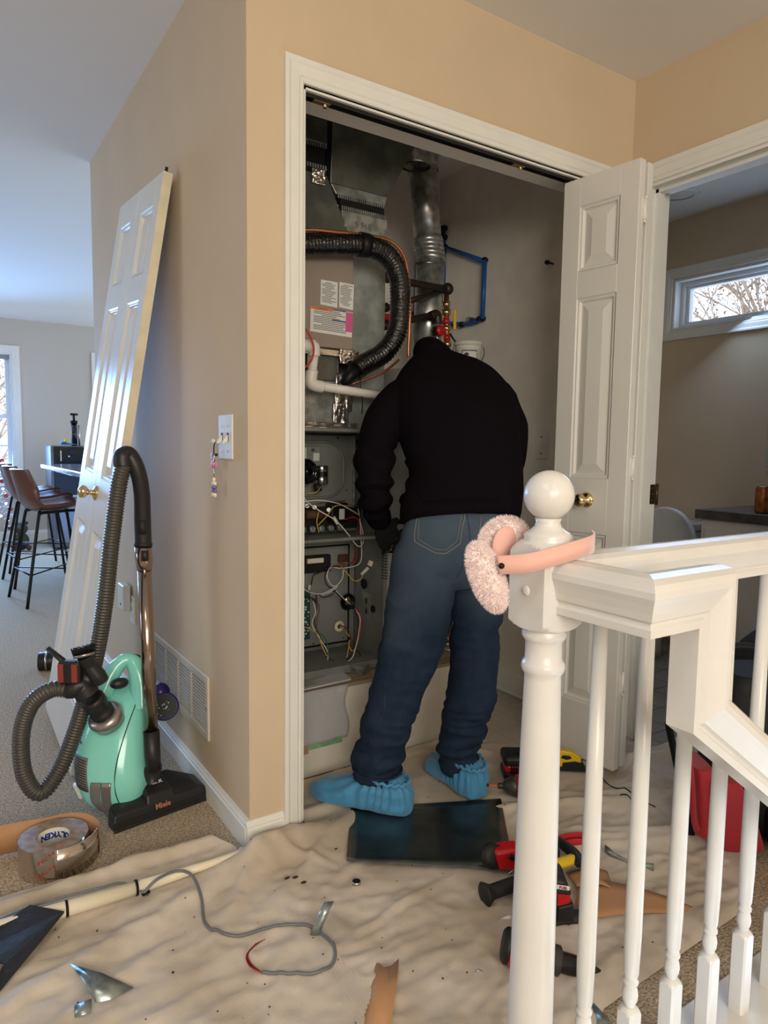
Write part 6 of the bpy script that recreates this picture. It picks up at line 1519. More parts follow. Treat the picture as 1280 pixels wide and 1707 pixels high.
# hem band and cuff
hb = MB(); hr = [ring(a, b, th + 0.004, lf) for a, b, th, lf in ((TORSO[0][0], TORSO[0][1], TORSO[0][2], TORSO[0][3]), (tuple(Vector(TORSO[0][0]).lerp(Vector(TORSO[1][0]), 0.9)), tuple(Vector(TORSO[0][1]).lerp(Vector(TORSO[1][1]), 0.9)), .133, .018))]
hb.loft(hr, cap=False); hb.build('hem_band', 'sweater', sw, solid=0.006)
# jeans
m = MB()
PELV = [((0.553,0.009,0.948), (0.829,-0.148,0.95), .105), ((0.508,-0.005,0.882), (0.812,-0.168,0.893), .122), ((0.476,-0.015,0.811), (0.799,-0.18,0.816), .126), ((0.461,-0.013,0.748), (0.791,-0.169,0.753), .118), ((0.474,-0.015,0.701), (0.78,-0.156,0.705), .095)]
m.loft(smooth_rings([ring(a, b, th) for a, b, th in PELV]))
LL = [(0.541,-0.062,0.785), (0.525,-0.071,0.715), (0.507,-0.08,0.636), (0.482,-0.095,0.569), (0.464,-0.091,0.498), (0.448,-0.076,0.423), (0.436,-0.054,0.344), (0.428,-0.032,0.273), (0.426,-0.014,0.21), (0.418,-0.004,0.146)]
limb(m, LL, [.095, .097, .095, .092, .086, .078, .075, .074, .068, .074], 28, 5)
RL = [(0.717,-0.118,0.78), (0.712,-0.111,0.704), (0.702,-0.114,0.62), (0.697,-0.12,0.536), (0.699,-0.118,0.458), (0.7,-0.106,0.358), (0.702,-0.082,0.261), (0.694,-0.061,0.186), (0.701,-0.049,0.115)]
limb(m, RL, [.092, .088, .080, .074, .074, .075, .068, .062, .060], 28, 5)
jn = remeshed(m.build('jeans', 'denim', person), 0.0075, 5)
def denim_folds(p, nn):
    low = max(0.0, min(1.0, (0.42 - p.z) / 0.25)); kn = math.exp(-((p.z - 0.58) / 0.10) ** 2)
    q = Vector((p.x * 7, p.y * 7, p.z * 26))
    a = (1 - abs(noise.noise(q)) * 2.2) * (0.002 + 0.010 * low + 0.005 * kn)
    b = noise.noise(Vector((p.x * 14 + p.z * 9, p.y * 14, p.z * 17 + 7))) * (0.003 + 0.005 * low)
    c_ = (1 - abs(noise.noise(Vector((p.x * 6 + p.z * 7, p.y * 6, 4)))) * 2) * 0.003
    return a + b + c_
deform(jn, denim_folds)
from mathutils.bvhtree import BVHTree
def project_path(o, pts, lift=0.0015):
    base = worldloc(o); bv = BVHTree.FromPolygons([v.co + base for v in o.data.vertices], [tuple(pl_.vertices) for pl_ in o.data.polygons])
    out = []
    for p in pts:
        p = Vector(p); s_ = p - E2 * 0.5
        h = bv.ray_cast(s_, E2)
        if h[0] is not None: out.append(h[0] + h[1] * lift)
    return out
def dens(pts, n=10): return spline(pts, n)
def seam(pts, r=0.0011, mt='stitch', nm='stitching', o=None):
    o = o or jn; pp = project_path(o, dens(pts))
    if len(pp) > 2: MB().tube(pp, r, 5).build(nm, mt, o)
# back pockets, side seams, yoke
PK = [(0.47,-0.121,0.908), (0.461,-0.12,0.866), (0.461,-0.122,0.844), (0.507,-0.156,0.817), (0.532,-0.172,0.816), (0.568,-0.193,0.844), (0.575,-0.193,0.88), (0.588,-0.197,0.929)]
def poly_path(pts, n=8):
    out = []
    for a, b in zip(pts, pts[1:]):
        for k in range(n): out.append(Vector(a).lerp(Vector(b), k / n))
    out.append(Vector(pts[-1])); return out
mat('denim_patch', rgb(62, 82, 104), 0.85, col2=rgb(44, 60, 82), vscale=30, bump=0.5, bscale=420, bdist=0.002)
for off in (0.0,):
    pp = project_path(jn, poly_path(PK), 0.001); MB().tube(pp, 0.0016, 5).build('pocket_seam', 'stitch', jn)
pk2 = [Vector(p) + E1 * 0.009 + EZ * 0.006 for p in PK[:2]]
inner = [Vector(PK[0]).lerp(Vector((PK[3][0], PK[3][1], PK[0][2])), 0.12), Vector(PK[2]) + E1 * 0.009 + EZ * 0.008, Vector(PK[3]) + EZ * 0.010, Vector(PK[4]) + EZ * 0.010, Vector(PK[5]) - E1 * 0.008 + EZ * 0.007, Vector(PK[7]) - E1 * 0.010]
MB().tube(project_path(jn, poly_path([tuple(p) for p in inner]), 0.0006), 0.0009, 5).build('pocket_stitching', 'stitch', jn)
PK2 = [(0.627,-0.223,0.924), (0.618,-0.222,0.881), (0.626,-0.23,0.847), (0.654,-0.25,0.835), (0.684,-0.268,0.856), (0.698,-0.271,0.912)]
MB().tube(project_path(jn, poly_path(PK2), 0.001), 0.0014, 5).build('pocket_seam', 'stitch', jn)
seam([(0.591,-0.199,0.927), (0.593,-0.208,0.855), (0.574,-0.203,0.785), (0.555,-0.196,0.742)], 0.0013, 'denim_patch', 'centre_seam')
seam([(0.374,-0.163,0.505), (0.354,-0.154,0.472), (0.344,-0.153,0.421), (0.338,-0.156,0.354), (0.314,-0.148,0.286), (0.3,-0.144,0.244)], 0.0006, 'denim_patch')
seam([(0.524,-0.252,0.592), (0.509,-0.252,0.508), (0.493,-0.251,0.423), (0.486,-0.254,0.356), (0.47,-0.25,0.297)], 0.001)
for Lg, c_, rr in (('l', (0.417,-0.005,0.133), .076), ('r', (0.7,-0.051,0.095), .060)):
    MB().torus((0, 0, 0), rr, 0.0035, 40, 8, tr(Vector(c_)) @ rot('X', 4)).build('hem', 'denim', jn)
# body: one continuous skin from head to feet under the clothes
def fingers(mb, wrist, d, n, rs, curl=0.5, side=1, sc=1.0):
    d = Vector(d).normalized(); n = Vector(n); n = (n - d * n.dot(d)).normalized(); s_ = d.cross(n).normalized() * side; w = Vector(wrist)
    palm = w + d * 0.045 * sc
    ringsh = []
    for t_, hw, ht in ((-0.02, .026, .020), (0.015, .033, .017), (0.05, .041, .016), (0.085, .042, .014), (0.095, .036, .010)):
        c_ = w + d * t_ * sc; ringsh.append([c_ + s_ * (hw * rs * cos(2 * pi * k / 16)) + n * (ht * rs * sin(2 * pi * k / 16)) for k in range(16)])
    mb.loft(ringsh)
    for k, (off, L_) in enumerate(((-0.030, 0.062), (-0.010, 0.076), (0.010, 0.080), (0.029, 0.072))):
        b_ = w + d * 0.085 * sc + s_ * off; a1, a2, a3 = curl * 0.5, curl * 1.1, curl * 1.6
        p1 = b_ + (d * cos(a1) + n * sin(a1)) * L_ * 0.45; p2 = p1 + (d * cos(a2) + n * sin(a2)) * L_ * 0.33; p3 = p2 + (d * cos(a3) + n * sin(a3)) * L_ * 0.25
        mb.tube([b_ - d * 0.012, b_, p1, p2, p3], [.0085 * rs, .0092 * rs, .0085 * rs, .0078 * rs, .006 * rs], 10)
        mb.ball(p3, .0062 * rs, 5)
    tb = w + d * 0.03 * sc + s_ * 0.030; t1 = tb + (d * 0.55 + s_ * 0.8 + n * 0.3).normalized() * 0.036; t2 = t1 + (d * 0.9 + s_ * 0.15 + n * 0.5).normalized() * 0.030
    mb.tube([tb - s_ * 0.012, tb, t1, t2], [.013 * rs, .0125 * rs, .011 * rs, .008 * rs], 10); mb.ball(t2, .0082 * rs, 5)
LW = (0.545,0.186,0.867); LD = Vector((0.599,0.215,0.8)) - Vector(LW)
RW = (0.732,0.202,0.822); RD = Vector((0.634,0.215,0.791)) - Vector(RW)
body = MB()
body.loft(smooth_rings([ring(tuple(Vector(a).lerp(Vector(b), .08)), tuple(Vector(b).lerp(Vector(a), .08)), th * .82) for a, b, th, lf in TORSO]))
body.loft(smooth_rings([ring(tuple(Vector(a).lerp(Vector(b), .08)), tuple(Vector(b).lerp(Vector(a), .08)), th * .82) for a, b, th in PELV]))
limb(body, LARM + [LW], [.045, .050, .046, .042, .038, .030, .026]); limb(body, RARM + [RW], [.045, .046, .042, .038, .030, .026])
limb(body, LL, [.078, .08, .076, .07, .062, .056, .054, .048, .042, .038]); limb(body, RL, [.076, .072, .064, .056, .056, .056, .048, .042, .038])
HC = Vector((0.814,0.337,1.328))
NK = Vector((0.785,0.258,1.426))
body.tube([NK, NK.lerp(HC, 0.6)], [.052, .05], 18)
hd_dir = (Vector((-0.30, 0.62, -0.72))).normalized()     # the face looks down into the furnace
hup = (HC - NK).normalized(); hup = (hup - hd_dir * hup.dot(hd_dir)).normalized(); hsd = hd_dir.cross(hup)
HMX = basis(HC, hsd, hd_dir, hup)
body.ball((0, 0, 0.01), 0.092, 14, (0.80, 1.0, 1.12), HMX); body.ball((0, 0.03, -0.05), 0.058, 10, (0.85, 1, 1), HMX)
body.ball((0, 0.100, -0.010), 0.016, 8, (0.75, 1, 1.3), HMX)
for s_ in (-1, 1):
    body.ball((0.076 * s_, -0.005, -0.005), 0.022, 8, (0.35, 0.75, 1.2), HMX); body.ball((0.030 * s_, 0.078, 0.022), 0.016, 6, (1.1, 0.6, 0.6), HMX)
body.ball((0, 0.088, -0.048), 0.018, 6, (1.3, 0.5, 0.5), HMX)
fingers(body, LW, LD, (0.3, 0.9, -0.3), 0.86, 0.5, 1); fingers(body, RW, RD, (0.1, 0.9, 0.2), 0.86, 0.6, -1)
FL0, FL1 = Vector((0.455, -0.085, 0.0)), Vector((0.288, 0.165, 0.0)); FR0, FR1 = Vector((0.705, -0.135, 0.0)), Vector((0.735, 0.130, 0.0))
for a, b, ank in ((FL0, FL1, LL[-1]), (FR0, FR1, RL[-1])):
    d = (b - a).normalized(); body.tube([Vector(ank), a + d * 0.05 + EZ * 0.06], [.038, .038], 14)
    body.tube([a + d * 0.01 + EZ * .045, a + d * 0.10 + EZ * .05, a + d * 0.20 + EZ * .04, a + d * 0.27 + EZ * .03], [.03, .034, .034, .02], 14)
bd = remeshed(body.build('body', 'skin', person), 0.0065, 3)
gl = MB(); fingers(gl, LW, LD, (0.3, 0.9, -0.3), 1.12, 0.5, 1); gl.tube([Vector(LARM[-1]), Vector(LW)], [.034, .031], 16); remeshed(gl.build('glove', 'glove', person), 0.004, 2)
gl = MB(); fingers(gl, RW, RD, (0.1, 0.9, 0.2), 1.12, 0.6, -1); gl.tube([Vector(RARM[-1]), Vector(RW)], [.034, .031], 16); remeshed(gl.build('glove', 'glove', person), 0.004, 2)
hr_ = MB(); hr_.ball((0, -0.012, 0.018), 0.097, 14, (0.84, 1.0, 1.10), HMX); hr_.ball((0, -0.05, -0.03), 0.062, 10, (1, 0.8, 1), HMX)
hair = remeshed(hr_.build('hair', 'hair', person), 0.006, 3)
hv = hair.data
# eyes
for s_ in (-1, 1):
    MB().ball((0.031 * s_, 0.086, 0.018), 0.0105, 8, mtx=HMX).build('eye', 'print_white', person)
# turned-up collar
limb_c = MB(); limb_c.tube([(0.79,0.243,1.425), (0.793,0.269,1.457), (0.798,0.292,1.479)], [.066, .056, .042], 20); remeshed(limb_c.build('collar', 'sweater', person), 0.007, 4)
# boots and shoe covers
def foot(a, b, ank, hs, nm_seed, wsc=1.0):
    a, b = Vector(a), Vector(b); d = (b - a).normalized(); L_ = (b - a).length; s_ = Vector((-d.y, d.x, 0))
    bt = MB(); bt.tube([Vector(ank) + EZ * 0.01, Vector((ank[0], ank[1], 0.105)).lerp(a + d * 0.07 + EZ * 0.10, .5), a + d * 0.075 + EZ * 0.07], [.047, .050, .052], 18)
    bt.build('boot', 'boot', person)
    m = MB(); rings = []
    tab = [(-0.02, .012, .035, .028), (0.0, .034, .075, .0), (0.06, .047, .098, 0), (0.16, .052, .108, 0), (0.28, .054, .108, 0), (0.40, .055, .098, 0), (0.55, .058, .078, 0), (0.72, .060, .062, 0), (0.86, .054, .052, 0), (0.96, .036, .040, 0.004), (1.03, .010, .020, 0.010)]
    for t_, hw, ht, zb_ in tab:
        c_ = a + d * (L_ * t_); r = []
        for k in range(48):
            an = 2 * pi * k / 48; ca, sa = cos(an), sin(an)
            x = hw * wsc * math.copysign(abs(ca) ** 0.8, ca); z = ht / 2 + (ht / 2) * math.copysign(abs(sa) ** (0.8 if sa > 0 else 0.45), sa)
            r.append(c_ + s_ * x + EZ * (z + zb_ * 0.3 + 0.014))
        rings.append(r)
    m.loft(smooth_rings(rings, 5))
    cv = remeshed(m.build('shoe_cover', 'cover_blue', person), 0.0045, 3)
    top = a + d * (L_ * 0.26) + EZ * 0.12
    def cf(p, nn):
        q = p - a; along = q.dot(d) / L_; acr = q.dot(s_)
        rad = (p - top); ang = math.atan2(acr, (along - 0.26) * L_); dist = sqrt(acr * acr + ((along - 0.26) * L_) ** 2)
        g = 0.0042 * sin(ang * 17 + 3 * noise.noise(p * 9)) * math.exp(-((p.z - 0.075) / 0.045) ** 2) * (1 if p.z > 0.025 else 0)
        return g + 0.0035 * (1 - abs(noise.noise(Vector((along * 5 + acr * 20, p.z * 24, nm_seed)))) * 2) * (1 if p.z > 0.02 else 0.2)
    deform(cv, cf)
    # ruffled elastic rim round the ankle
    rim = []
    for k in range(72):
        an = 2 * pi * k / 72
        rim.append(a + d * (L_ * 0.24 + 0.078 * cos(an)) + s_ * (0.053 * sin(an)) + EZ * (0.118 + 0.004 * sin(an * 19) + 0.006 * cos(an)))
    MB().tube(rim, 0.0052, 8, closed=True).build('elastic_rim', 'cover_blue', cv)
    return cv
foot(FL0 + Vector((0.012, -0.018, 0)), FL1, LL[-1], 0.10, 1.0)
foot(FR0 + Vector((0.0, -0.012, 0)), FR1, RL[-1], 0.10, 5.0)


# ================================================================ DINING ROOM
mat('leather', rgb(96, 54, 34), 0.38, coat=0.2, var=0.12, vscale=8, bump=0.1, bscale=90, bdist=0.003); mat('stool_black', rgb(18, 18, 19), 0.4, 0.5)
def make_stool():
    t = thing('bar_stool', (0, 0, 0), 'nearest brown leather bar stool with black metal legs', 'bar stool', 'brown bar stools at the counter')
    # the seat faces +x; shell is one curved sheet, seat then backrest
    prof = [(0.21, 0.655), (0.16, 0.672), (0.06, 0.655), (-0.06, 0.645), (-0.13, 0.655), (-0.175, 0.70), (-0.20, 0.77), (-0.225, 0.86), (-0.245, 0.935)]
    wid = [0.19, 0.205, 0.215, 0.22, 0.225, 0.225, 0.215, 0.195, 0.165]
    sp_ = spline([(x, 0, z) for x, z in prof], 5); n_ = len(sp_); m = MB()
    def f(u, v):
        i = v * (n_ - 1); k = min(int(i), n_ - 2); p = sp_[k].lerp(sp_[k + 1], i - k)
        j = v * (len(wid) - 1); q = min(int(j), len(wid) - 2); w_ = wid[q] + (wid[q + 1] - wid[q]) * (j - q); s_ = 2 * u - 1
        cup = abs(s_) ** 2.4 * (0.045 + 0.05 * max(0, min(1, (v - 0.45) * 3)) * (1.25 - v))
        return (p.x + cup * min(1, max(0, (v - 0.4) * 2.5)), w_ * s_, p.z + cup * (1 - min(1, max(0, (v - 0.4) * 2.5))))
    m.grid(f, 16, n_ * 2).build('seat_shell', 'leather', t, solid=0.022, bevel=0.006)
    for sy in (-1, 1):
        fr = spline([(0.24, sy * 0.24, 0.0), (0.155, sy * 0.17, 0.60), (0.135, sy * 0.155, 0.640), (0.08, sy * 0.15, 0.645)], 6)
        MB().tube(fr, 0.0105, 10).build('leg', 'stool_black', t)
        bk = spline([(-0.24, sy * 0.24, 0.0), (-0.135, sy * 0.17, 0.59), (-0.115, sy * 0.155, 0.632), (-0.06, sy * 0.15, 0.638)], 6)
        MB().tube(bk, 0.0105, 10).build('leg', 'stool_black', t)
        MB().tube([(0.08, sy * 0.15, 0.645), (-0.06, sy * 0.15, 0.638)], 0.0105, 10).build('seat_rail', 'stool_black', t)
    zf = 0.22
    c4 = [Vector((0.21, -0.215, zf)), Vector((0.21, 0.215, zf)), Vector((-0.205, 0.215, zf)), Vector((-0.205, -0.215, zf))]
    for a, b in ((0, 1), (2, 3)): MB().tube([c4[a], c4[b]], 0.006, 8).build('footrest', 'stool_black', t)
    for a, b in ((0, 2), (1, 3)): MB().tube([c4[a], c4[b]], 0.005, 8).build('cross_brace', 'stool_black', t)
    return t
def copy_tree(o, parent=None):
    c_ = o.copy(); COL.objects.link(c_); c_.parent = parent
    for ch in list(o.children):
        copy_tree(ch, c_)
    return c_
SC_ = 0.93
st0 = make_stool()
for i, (x, y, rz, lb) in enumerate(((0.02, 3.68, 8, 'nearest brown leather bar stool with black metal legs'), (0.03, 4.42, 5, 'middle brown leather bar stool behind the nearest one'), (0.06, 5.15, 5, 'farthest brown leather bar stool beside the window'))):
    o = st0 if i == 0 else copy_tree(st0)
    o.location = (x, y, 0); o.rotation_euler = (0, 0, radians(rz)); o.scale = (1.0, 1.0, 1.0); o['label'] = lb
# counter
mat('granite', rgb(150, 155, 165), 0.12, col2=rgb(96, 102, 116), vscale=40); mat('island_white', rgb(200, 200, 204), 0.5)
kc_ = thing('kitchen_counter', (0.9, 4.5, 0.0), 'speckled grey stone counter overhanging toward the bar stools', 'counter')
MB().box((0.14, 3.2, 0.885), (1.5, 5.15, 0.925)).build('stone_top', 'granite', kc_, bevel=0.008)
MB().box((0.52, 3.3, 0.0), (1.4, 5.0, 0.885)).build('base', 'island_white', kc_)
# appliance: dark beverage cooler with a steel side
mat('steel_gray', rgb(120, 122, 130), 0.3, 0.8); mat('fridge_door', rgb(150, 154, 166), 0.22, 0.8)
wc = thing('water_cooler', (0.513,6.3,-0.017), 'black and steel bottom-load water cooler beyond the bar stools', 'water cooler')
cx0, cx1, cy0, cy1, cz1 = (0.363,6.2,0.98)[0], (0.363,6.2,0.98)[0] + 0.40, 6.2, 6.6, (0.457,6.2,1.087)[2]
MB().box((cx0, cy0, 0.01), (cx1, cy1, cz1)).build('cabinet', 'steel_gray', wc, bevel=0.01)
MB().box((cx0 + 0.03, cy0 - 0.012, 0.56), (cx1 - 0.02, cy0, cz1 - 0.01)).build('front_panel', 'black_gloss', wc, bevel=0.004)
MB().box((cx0 + 0.04, cy0 - 0.014, 0.06), (cx1 - 0.02, cy0, 0.53)).build('door', 'fridge_door', wc, bevel=0.006)
MB().box((cx0 + 0.05, cy0 - 0.05, 0.545), (cx1 - 0.03, cy0 - 0.005, 0.575)).build('drip_tray', 'steel', wc, bevel=0.008)
MB().box((cx0 + 0.10, cy0 - 0.05, cz1 - 0.17), (cx1 - 0.05, cy0 - 0.012, cz1 - 0.02)).build('dispenser_head', 'black_gloss', wc, bevel=0.006)
text('display', 'tele', 0.035, 'print_blue', wc, basis(Vector((cx0 + 0.21, cy0 - 0.052, cz1 - 0.06)), Vector((1, 0, 0)), Vector((0, 0, 1)), Vector((0, -1, 0))))
MB().cyl((cx0 + 0.17, cy0 - 0.05, cz1 - 0.11), (cx0 + 0.17, cy0 - 0.056, cz1 - 0.11), 0.008, n=12).build('button', 'print_white', wc)
for dx in (0.09, 0.37): MB().box((cx0 + dx, cy0 - 0.02, cz1 - 0.16), (cx0 + dx + 0.01, cy0 - 0.011, cz1 - 0.05)).build('chrome_strip', 'steel', wc)
pu = thing('bottle_pump', (cx0 + 0.27, 6.35, cz1), 'tall black hand pump standing on the water cooler', 'pump')
MB().cyl((cx0 + 0.26, 6.35, cz1), (cx0 + 0.26, 6.35, cz1 + 0.24), 0.030, n=20).build('tube', 'black_gloss', pu)
MB().cyl((cx0 + 0.26, 6.35, cz1 + 0.24), (cx0 + 0.26, 6.35, cz1 + 0.27), 0.036, n=20).build('cap', 'black', pu)
MB().cyl((cx0 + 0.26, 6.35, cz1 + 0.27), (cx0 + 0.26, 6.35, cz1 + 0.33), 0.012, n=12).build('rod', 'black', pu)
MB().tube([(cx0 + 0.225, 6.35, cz1 + 0.335), (cx0 + 0.30, 6.35, cz1 + 0.335)], 0.012, 10).build('handle', 'black', pu)
MB().cyl((cx0 + 0.305, 6.33, cz1), (cx0 + 0.305, 6.33, cz1 + 0.22), 0.010, n=12).build('side_tube', 'steel', pu)
sc_ = thing('blue_cloth', (cx0 + 0.17, 6.3, cz1), 'crumpled blue and teal item on top of the water cooler', 'cloth')
mat('teal_blue', rgb(60, 130, 190), 0.5)
MB().grid(lambda u, v: (cx0 + 0.12 + 0.15 * u, 6.24 + 0.10 * v, cz1 + 0.012 + 0.035 * (1 - u) * (0.5 + 0.5 * sin(u * 9 + v * 5))), 12, 8).build('cloth', 'teal_blue', sc_, solid=0.006)
MB().ball((cx0 + 0.17, 6.3, cz1 + 0.05), 0.022, 8).build('yellow_knob', 'yellow', sc_)
# white tinsel tree with ornaments at the left edge
mat('tinsel', rgb(226, 224, 232), 0.5, sheen=0.5); mat('orn_red', rgb(150, 20, 30), 0.15, coat=1.0); mat('orn_navy', rgb(26, 30, 60), 0.15, coat=1.0); mat('bulb', rgb(255, 214, 150), 0.5, emit=(1, 0.72, 0.4, 1), estr=14)
TX, TY = -0.46, 6.35
tree = thing('christmas_tree', (TX, TY, 0), 'white tinsel christmas tree with red ornaments and warm lights by the window', 'christmas tree')
m = MB(); _r = random.Random(21)
for k in range(5200):
    h = _r.uniform(0.35, 1.45); R_t = 0.60 * (1.55 - h) / 1.2; a = _r.uniform(0, 2 * pi); q = sqrt(_r.uniform(0.2, 1)); p = Vector((TX + R_t * q * cos(a), TY + R_t * q * sin(a), h - 0.08 * q))
    d = Vector((cos(a) + _r.uniform(-.8, .8), sin(a) + _r.uniform(-.8, .8), _r.uniform(-.5, .7))).normalized() * _r.uniform(0.03, 0.06)
    w_ = d.cross(EZ).normalized() * 0.0035
    m.add([p - w_, p + w_, p + d], [(0, 1, 2)])
m.build('tinsel_needles', 'tinsel', tree, kind='stuff', fix=False)
MB().cyl((TX, TY, 0.02), (TX, TY, 1.45), 0.018, n=10).build('trunk', 'white_plastic', tree)
MB().lathe([(0.14, 0.0), (0.12, 0.03), (0.03, 0.06)], 16, tr(TX, TY, 0)).build('stand', 'white_plastic', tree)
for p, mt in (((-0.038,6.02,0.46), 'orn_red'), ((-0.1,6.05,0.733), 'orn_red'), ((-0.042,6.05,0.265), 'orn_navy'), ((-0.068,6.05,0.59), 'orn_red'), ((-0.09,6.1,0.933), 'orn_red')):
    MB().ball(p, 0.024, 10).build('ornament', mt, tree)
for p in ((-0.075,6,0.516), (-0.065,6,0.344), (-0.089,6.05,0.91), (-0.121,6,0.394), (-0.096,6,0.659)):
    MB().ball(p, 0.010, 6).build('light_bulb', 'bulb', tree)
mat('skirt', rgb(150, 110, 92), 0.9, var=0.3, vscale=10)
gb = MB().box((TX - 0.35, 6.0, 0.0), (TX + 0.30, 6.3, 0.09)).build('gift_box', 'skirt', label='low brown patterned box beneath the white tree', cat='box', bevel=0.01)
mat('plush', rgb(70, 62, 54), 1.0)
pc_ = (0.072,6.2,0.182)
pt = thing('plush_toy', (pc_[0], 6.25, 0), 'small dark seated plush animal beside the tree', 'plush toy')
MB().ball((pc_[0], 6.25, 0.10), 0.085, 10, (0.9, 0.8, 1.1)).build('torso', 'plush', pt); MB().ball((pc_[0], 6.22, 0.235), 0.062, 10).build('head', 'plush', pt)
for s_ in (-1, 1):
    MB().ball((pc_[0] + 0.045 * s_, 6.22, 0.29), 0.022, 8).build('ear', 'plush', pt); MB().ball((pc_[0] + 0.06 * s_, 6.16, 0.04), 0.035, 8, (0.8, 1.3, 0.8)).build('paw', 'plush', pt)

# ================================================================ BATHROOM
mat('laminate', rgb(84, 78, 76), 0.3, col2=rgb(60, 55, 54), vscale=16, detail=8); mat('cab_white', rgb(206, 202, 196), 0.4); mat('porcelain', rgb(214, 212, 208), 0.15, coat=0.4)
va = thing('vanity', (2.7, -0.3, 0.0), 'white vanity cabinet with a dark laminate top in the bathroom', 'vanity')
v0 = Vector((2.144,0.063,0.86))
V0, V1 = Vector(((2.45,0.254,0.797))), Vector(((2.45,0.256,0.838)))
VY = V1.y; VZ = V1.z
MB().box((2.42, VY, VZ - 0.045), (2.985, VY - 1.3, VZ)).build('top', 'laminate', va, bevel=0.004)
MB().box((2.45, VY - 0.02, 0.08), (2.985, VY - 1.3, VZ - 0.045)).build('cabinet', 'cab_white', va, bevel=0.003)
MB().box((2.50, VY - 0.03, 0.0), (2.98, VY - 1.3, 0.08)).build('kick_board', 'cab_white', va)
for k in range(2):
    y0, y1 = VY - 0.05 - 0.45 * k, VY - 0.46 - 0.45 * k
    m = MB(); rr = []
    for ins, dx in ((0, 0), (0, 0.016), (0.05, 0.016), (0.056, 0.010), (0.07, 0.010), (0.09, 0.015)):
        rr.append([(2.45 - dx, y0 - ins, 0.12 + ins), (2.45 - dx, y1 + ins, 0.12 + ins), (2.45 - dx, y1 + ins, VZ - 0.10 - ins), (2.45 - dx, y0 - ins, VZ - 0.10 - ins)])
    m.loft(rr, smooth=False); m.build('door', 'cab_white', va)
cn = Vector((2.52, (2.52,-0.017,0.852)[1], VZ))
can = thing('drink_can', tuple(cn), 'orange drink can standing on the bathroom vanity top', 'can')
mat('can_orange', rgb(196, 120, 60), 0.3, 0.5, col2=rgb(150, 84, 50), vscale=30)
MB().lathe([(0.026, 0.0), (0.033, 0.008), (0.033, 0.11), (0.028, 0.122), (0.027, 0.124), (0.0, 0.123)], 28, tr(cn)).build('body', 'can_orange', can)
MB().lathe([(0.028, 0.1215), (0.0285, 0.125), (0.026, 0.1255)], 28, tr(cn), cap=False).build('rim', 'steel', can)
tl = thing('toilet', (2.72, 0.55, 0.0), 'white toilet with its lid raised beside the vanity', 'toilet')
lidc = Vector((2.7,0.642,0.639))
m = MB(); rr = []
for xx, s_ in ((2.72, 0.94), (2.725, 1.0), (2.745, 1.0), (2.75, 0.95)):
    rr.append([(xx, lidc.y - 0.02 + 0.185 * s_ * cos(2 * pi * k / 32), lidc.z - 0.03 + 0.20 * s_ * sin(2 * pi * k / 32) * (1.0 if sin(2 * pi * k / 32) > 0 else 1.1)) for k in range(32)])
m.loft(rr); m.build('lid', 'porcelain', tl)
ty0 = (2.86,0.673,0.727); ty1 = (2.86,0.495,0.73)
MB().box((2.80, lidc.y + 0.24, 0.38), (2.985, ty1[1] + 0.02, ty0[2] - 0.05)).build('tank', 'porcelain', tl, bevel=0.02, seg=3)
MB().box((2.785, lidc.y + 0.25, ty0[2] - 0.05), (2.988, ty1[1] + 0.01, ty0[2] - 0.005)).build('tank_lid', 'porcelain', tl, bevel=0.010, seg=3)
m = MB(); rr = []
for z, s_, dx in ((0.0, 0.55, 0.05), (0.05, 0.5, 0.05), (0.22, 0.62, 0.02), (0.34, 0.95, 0), (0.40, 1.0, 0), (0.405, 0.85, 0)):
    rr.append([(2.52 + dx + 0.23 * s_ * cos(2 * pi * k / 28), lidc.y - 0.02 + 0.18 * s_ * sin(2 * pi * k / 28), z) for k in range(28)])
m.loft(rr); m.build('bowl', 'porcelain', tl)
mm_ = thing('mirror', (2.975, -0.45, 1.3), 'frameless mirror edge above the vanity', 'mirror')
my = (2.98,0.226,1.1)
MB().box((2.978, my[1], 1.02), (2.988, my[1] - 0.8, 1.55)).build('glass', 'chrome', mm_, bevel=0.002)
lp_ = Vector((2.638,0.578,2.45))
rl = thing('recessed_light', tuple(lp_), 'round recessed ceiling light in the bathroom', 'ceiling light')
MB().lathe([(0.07, 0.0), (0.095, -0.001), (0.098, 0.003)], 32, tr(lp_.x, lp_.y, 2.449), cap=False).build('trim_ring', 'white_trim', rl)
MB().lathe([(0.0, 0.004), (0.07, 0.003)], 32, tr(lp_.x, lp_.y, 2.449), cap=False).build('lens', 'white_plastic', rl)

# ================================================================ TOOL BAG BEYOND THE RAILING
mat('bag_black', rgb(20, 20, 22), 0.7, bump=0.3, bscale=160, bdist=0.004); mat('bag_red', rgb(164, 22, 34), 0.6, sheen=0.2, bump=0.3, bscale=160, bdist=0.004)
bag = thing('tool_backpack', (1.42, -0.78, 0.0), 'red and black tool backpack standing on the cloth behind the stair railing', 'bag')
BG = basis(Vector((1.055, -0.675, 0.022)), E1, E2, EZ)
def bag_loft(x0, x1, y0, y1, z0, z1, topsc=0.8, lean=0.0):
    m = MB(); rr = []
    for t_ in (0, 0.06, 0.25, 0.5, 0.75, 0.94, 1.0):
        s_ = 1 - (1 - topsc) * t_ ** 2; e_ = 0.90 if t_ in (0, 1.0) else 1.0; row = []
        for k in range(32):
            a = 2 * pi * k / 32; ca, sa = cos(a), sin(a)
            row.append(((x0 + x1) / 2 + lean * t_ + (x1 - x0) / 2 * s_ * e_ * math.copysign(abs(ca) ** 0.45, ca), (y0 + y1) / 2 + (y1 - y0) / 2 * s_ * e_ * math.copysign(abs(sa) ** 0.45, sa), z0 + (z1 - z0) * t_))
        rr.append(row)
    return m.loft(smooth_rings([[Vector(p) for p in r] for r in rr], 3), mtx=BG)
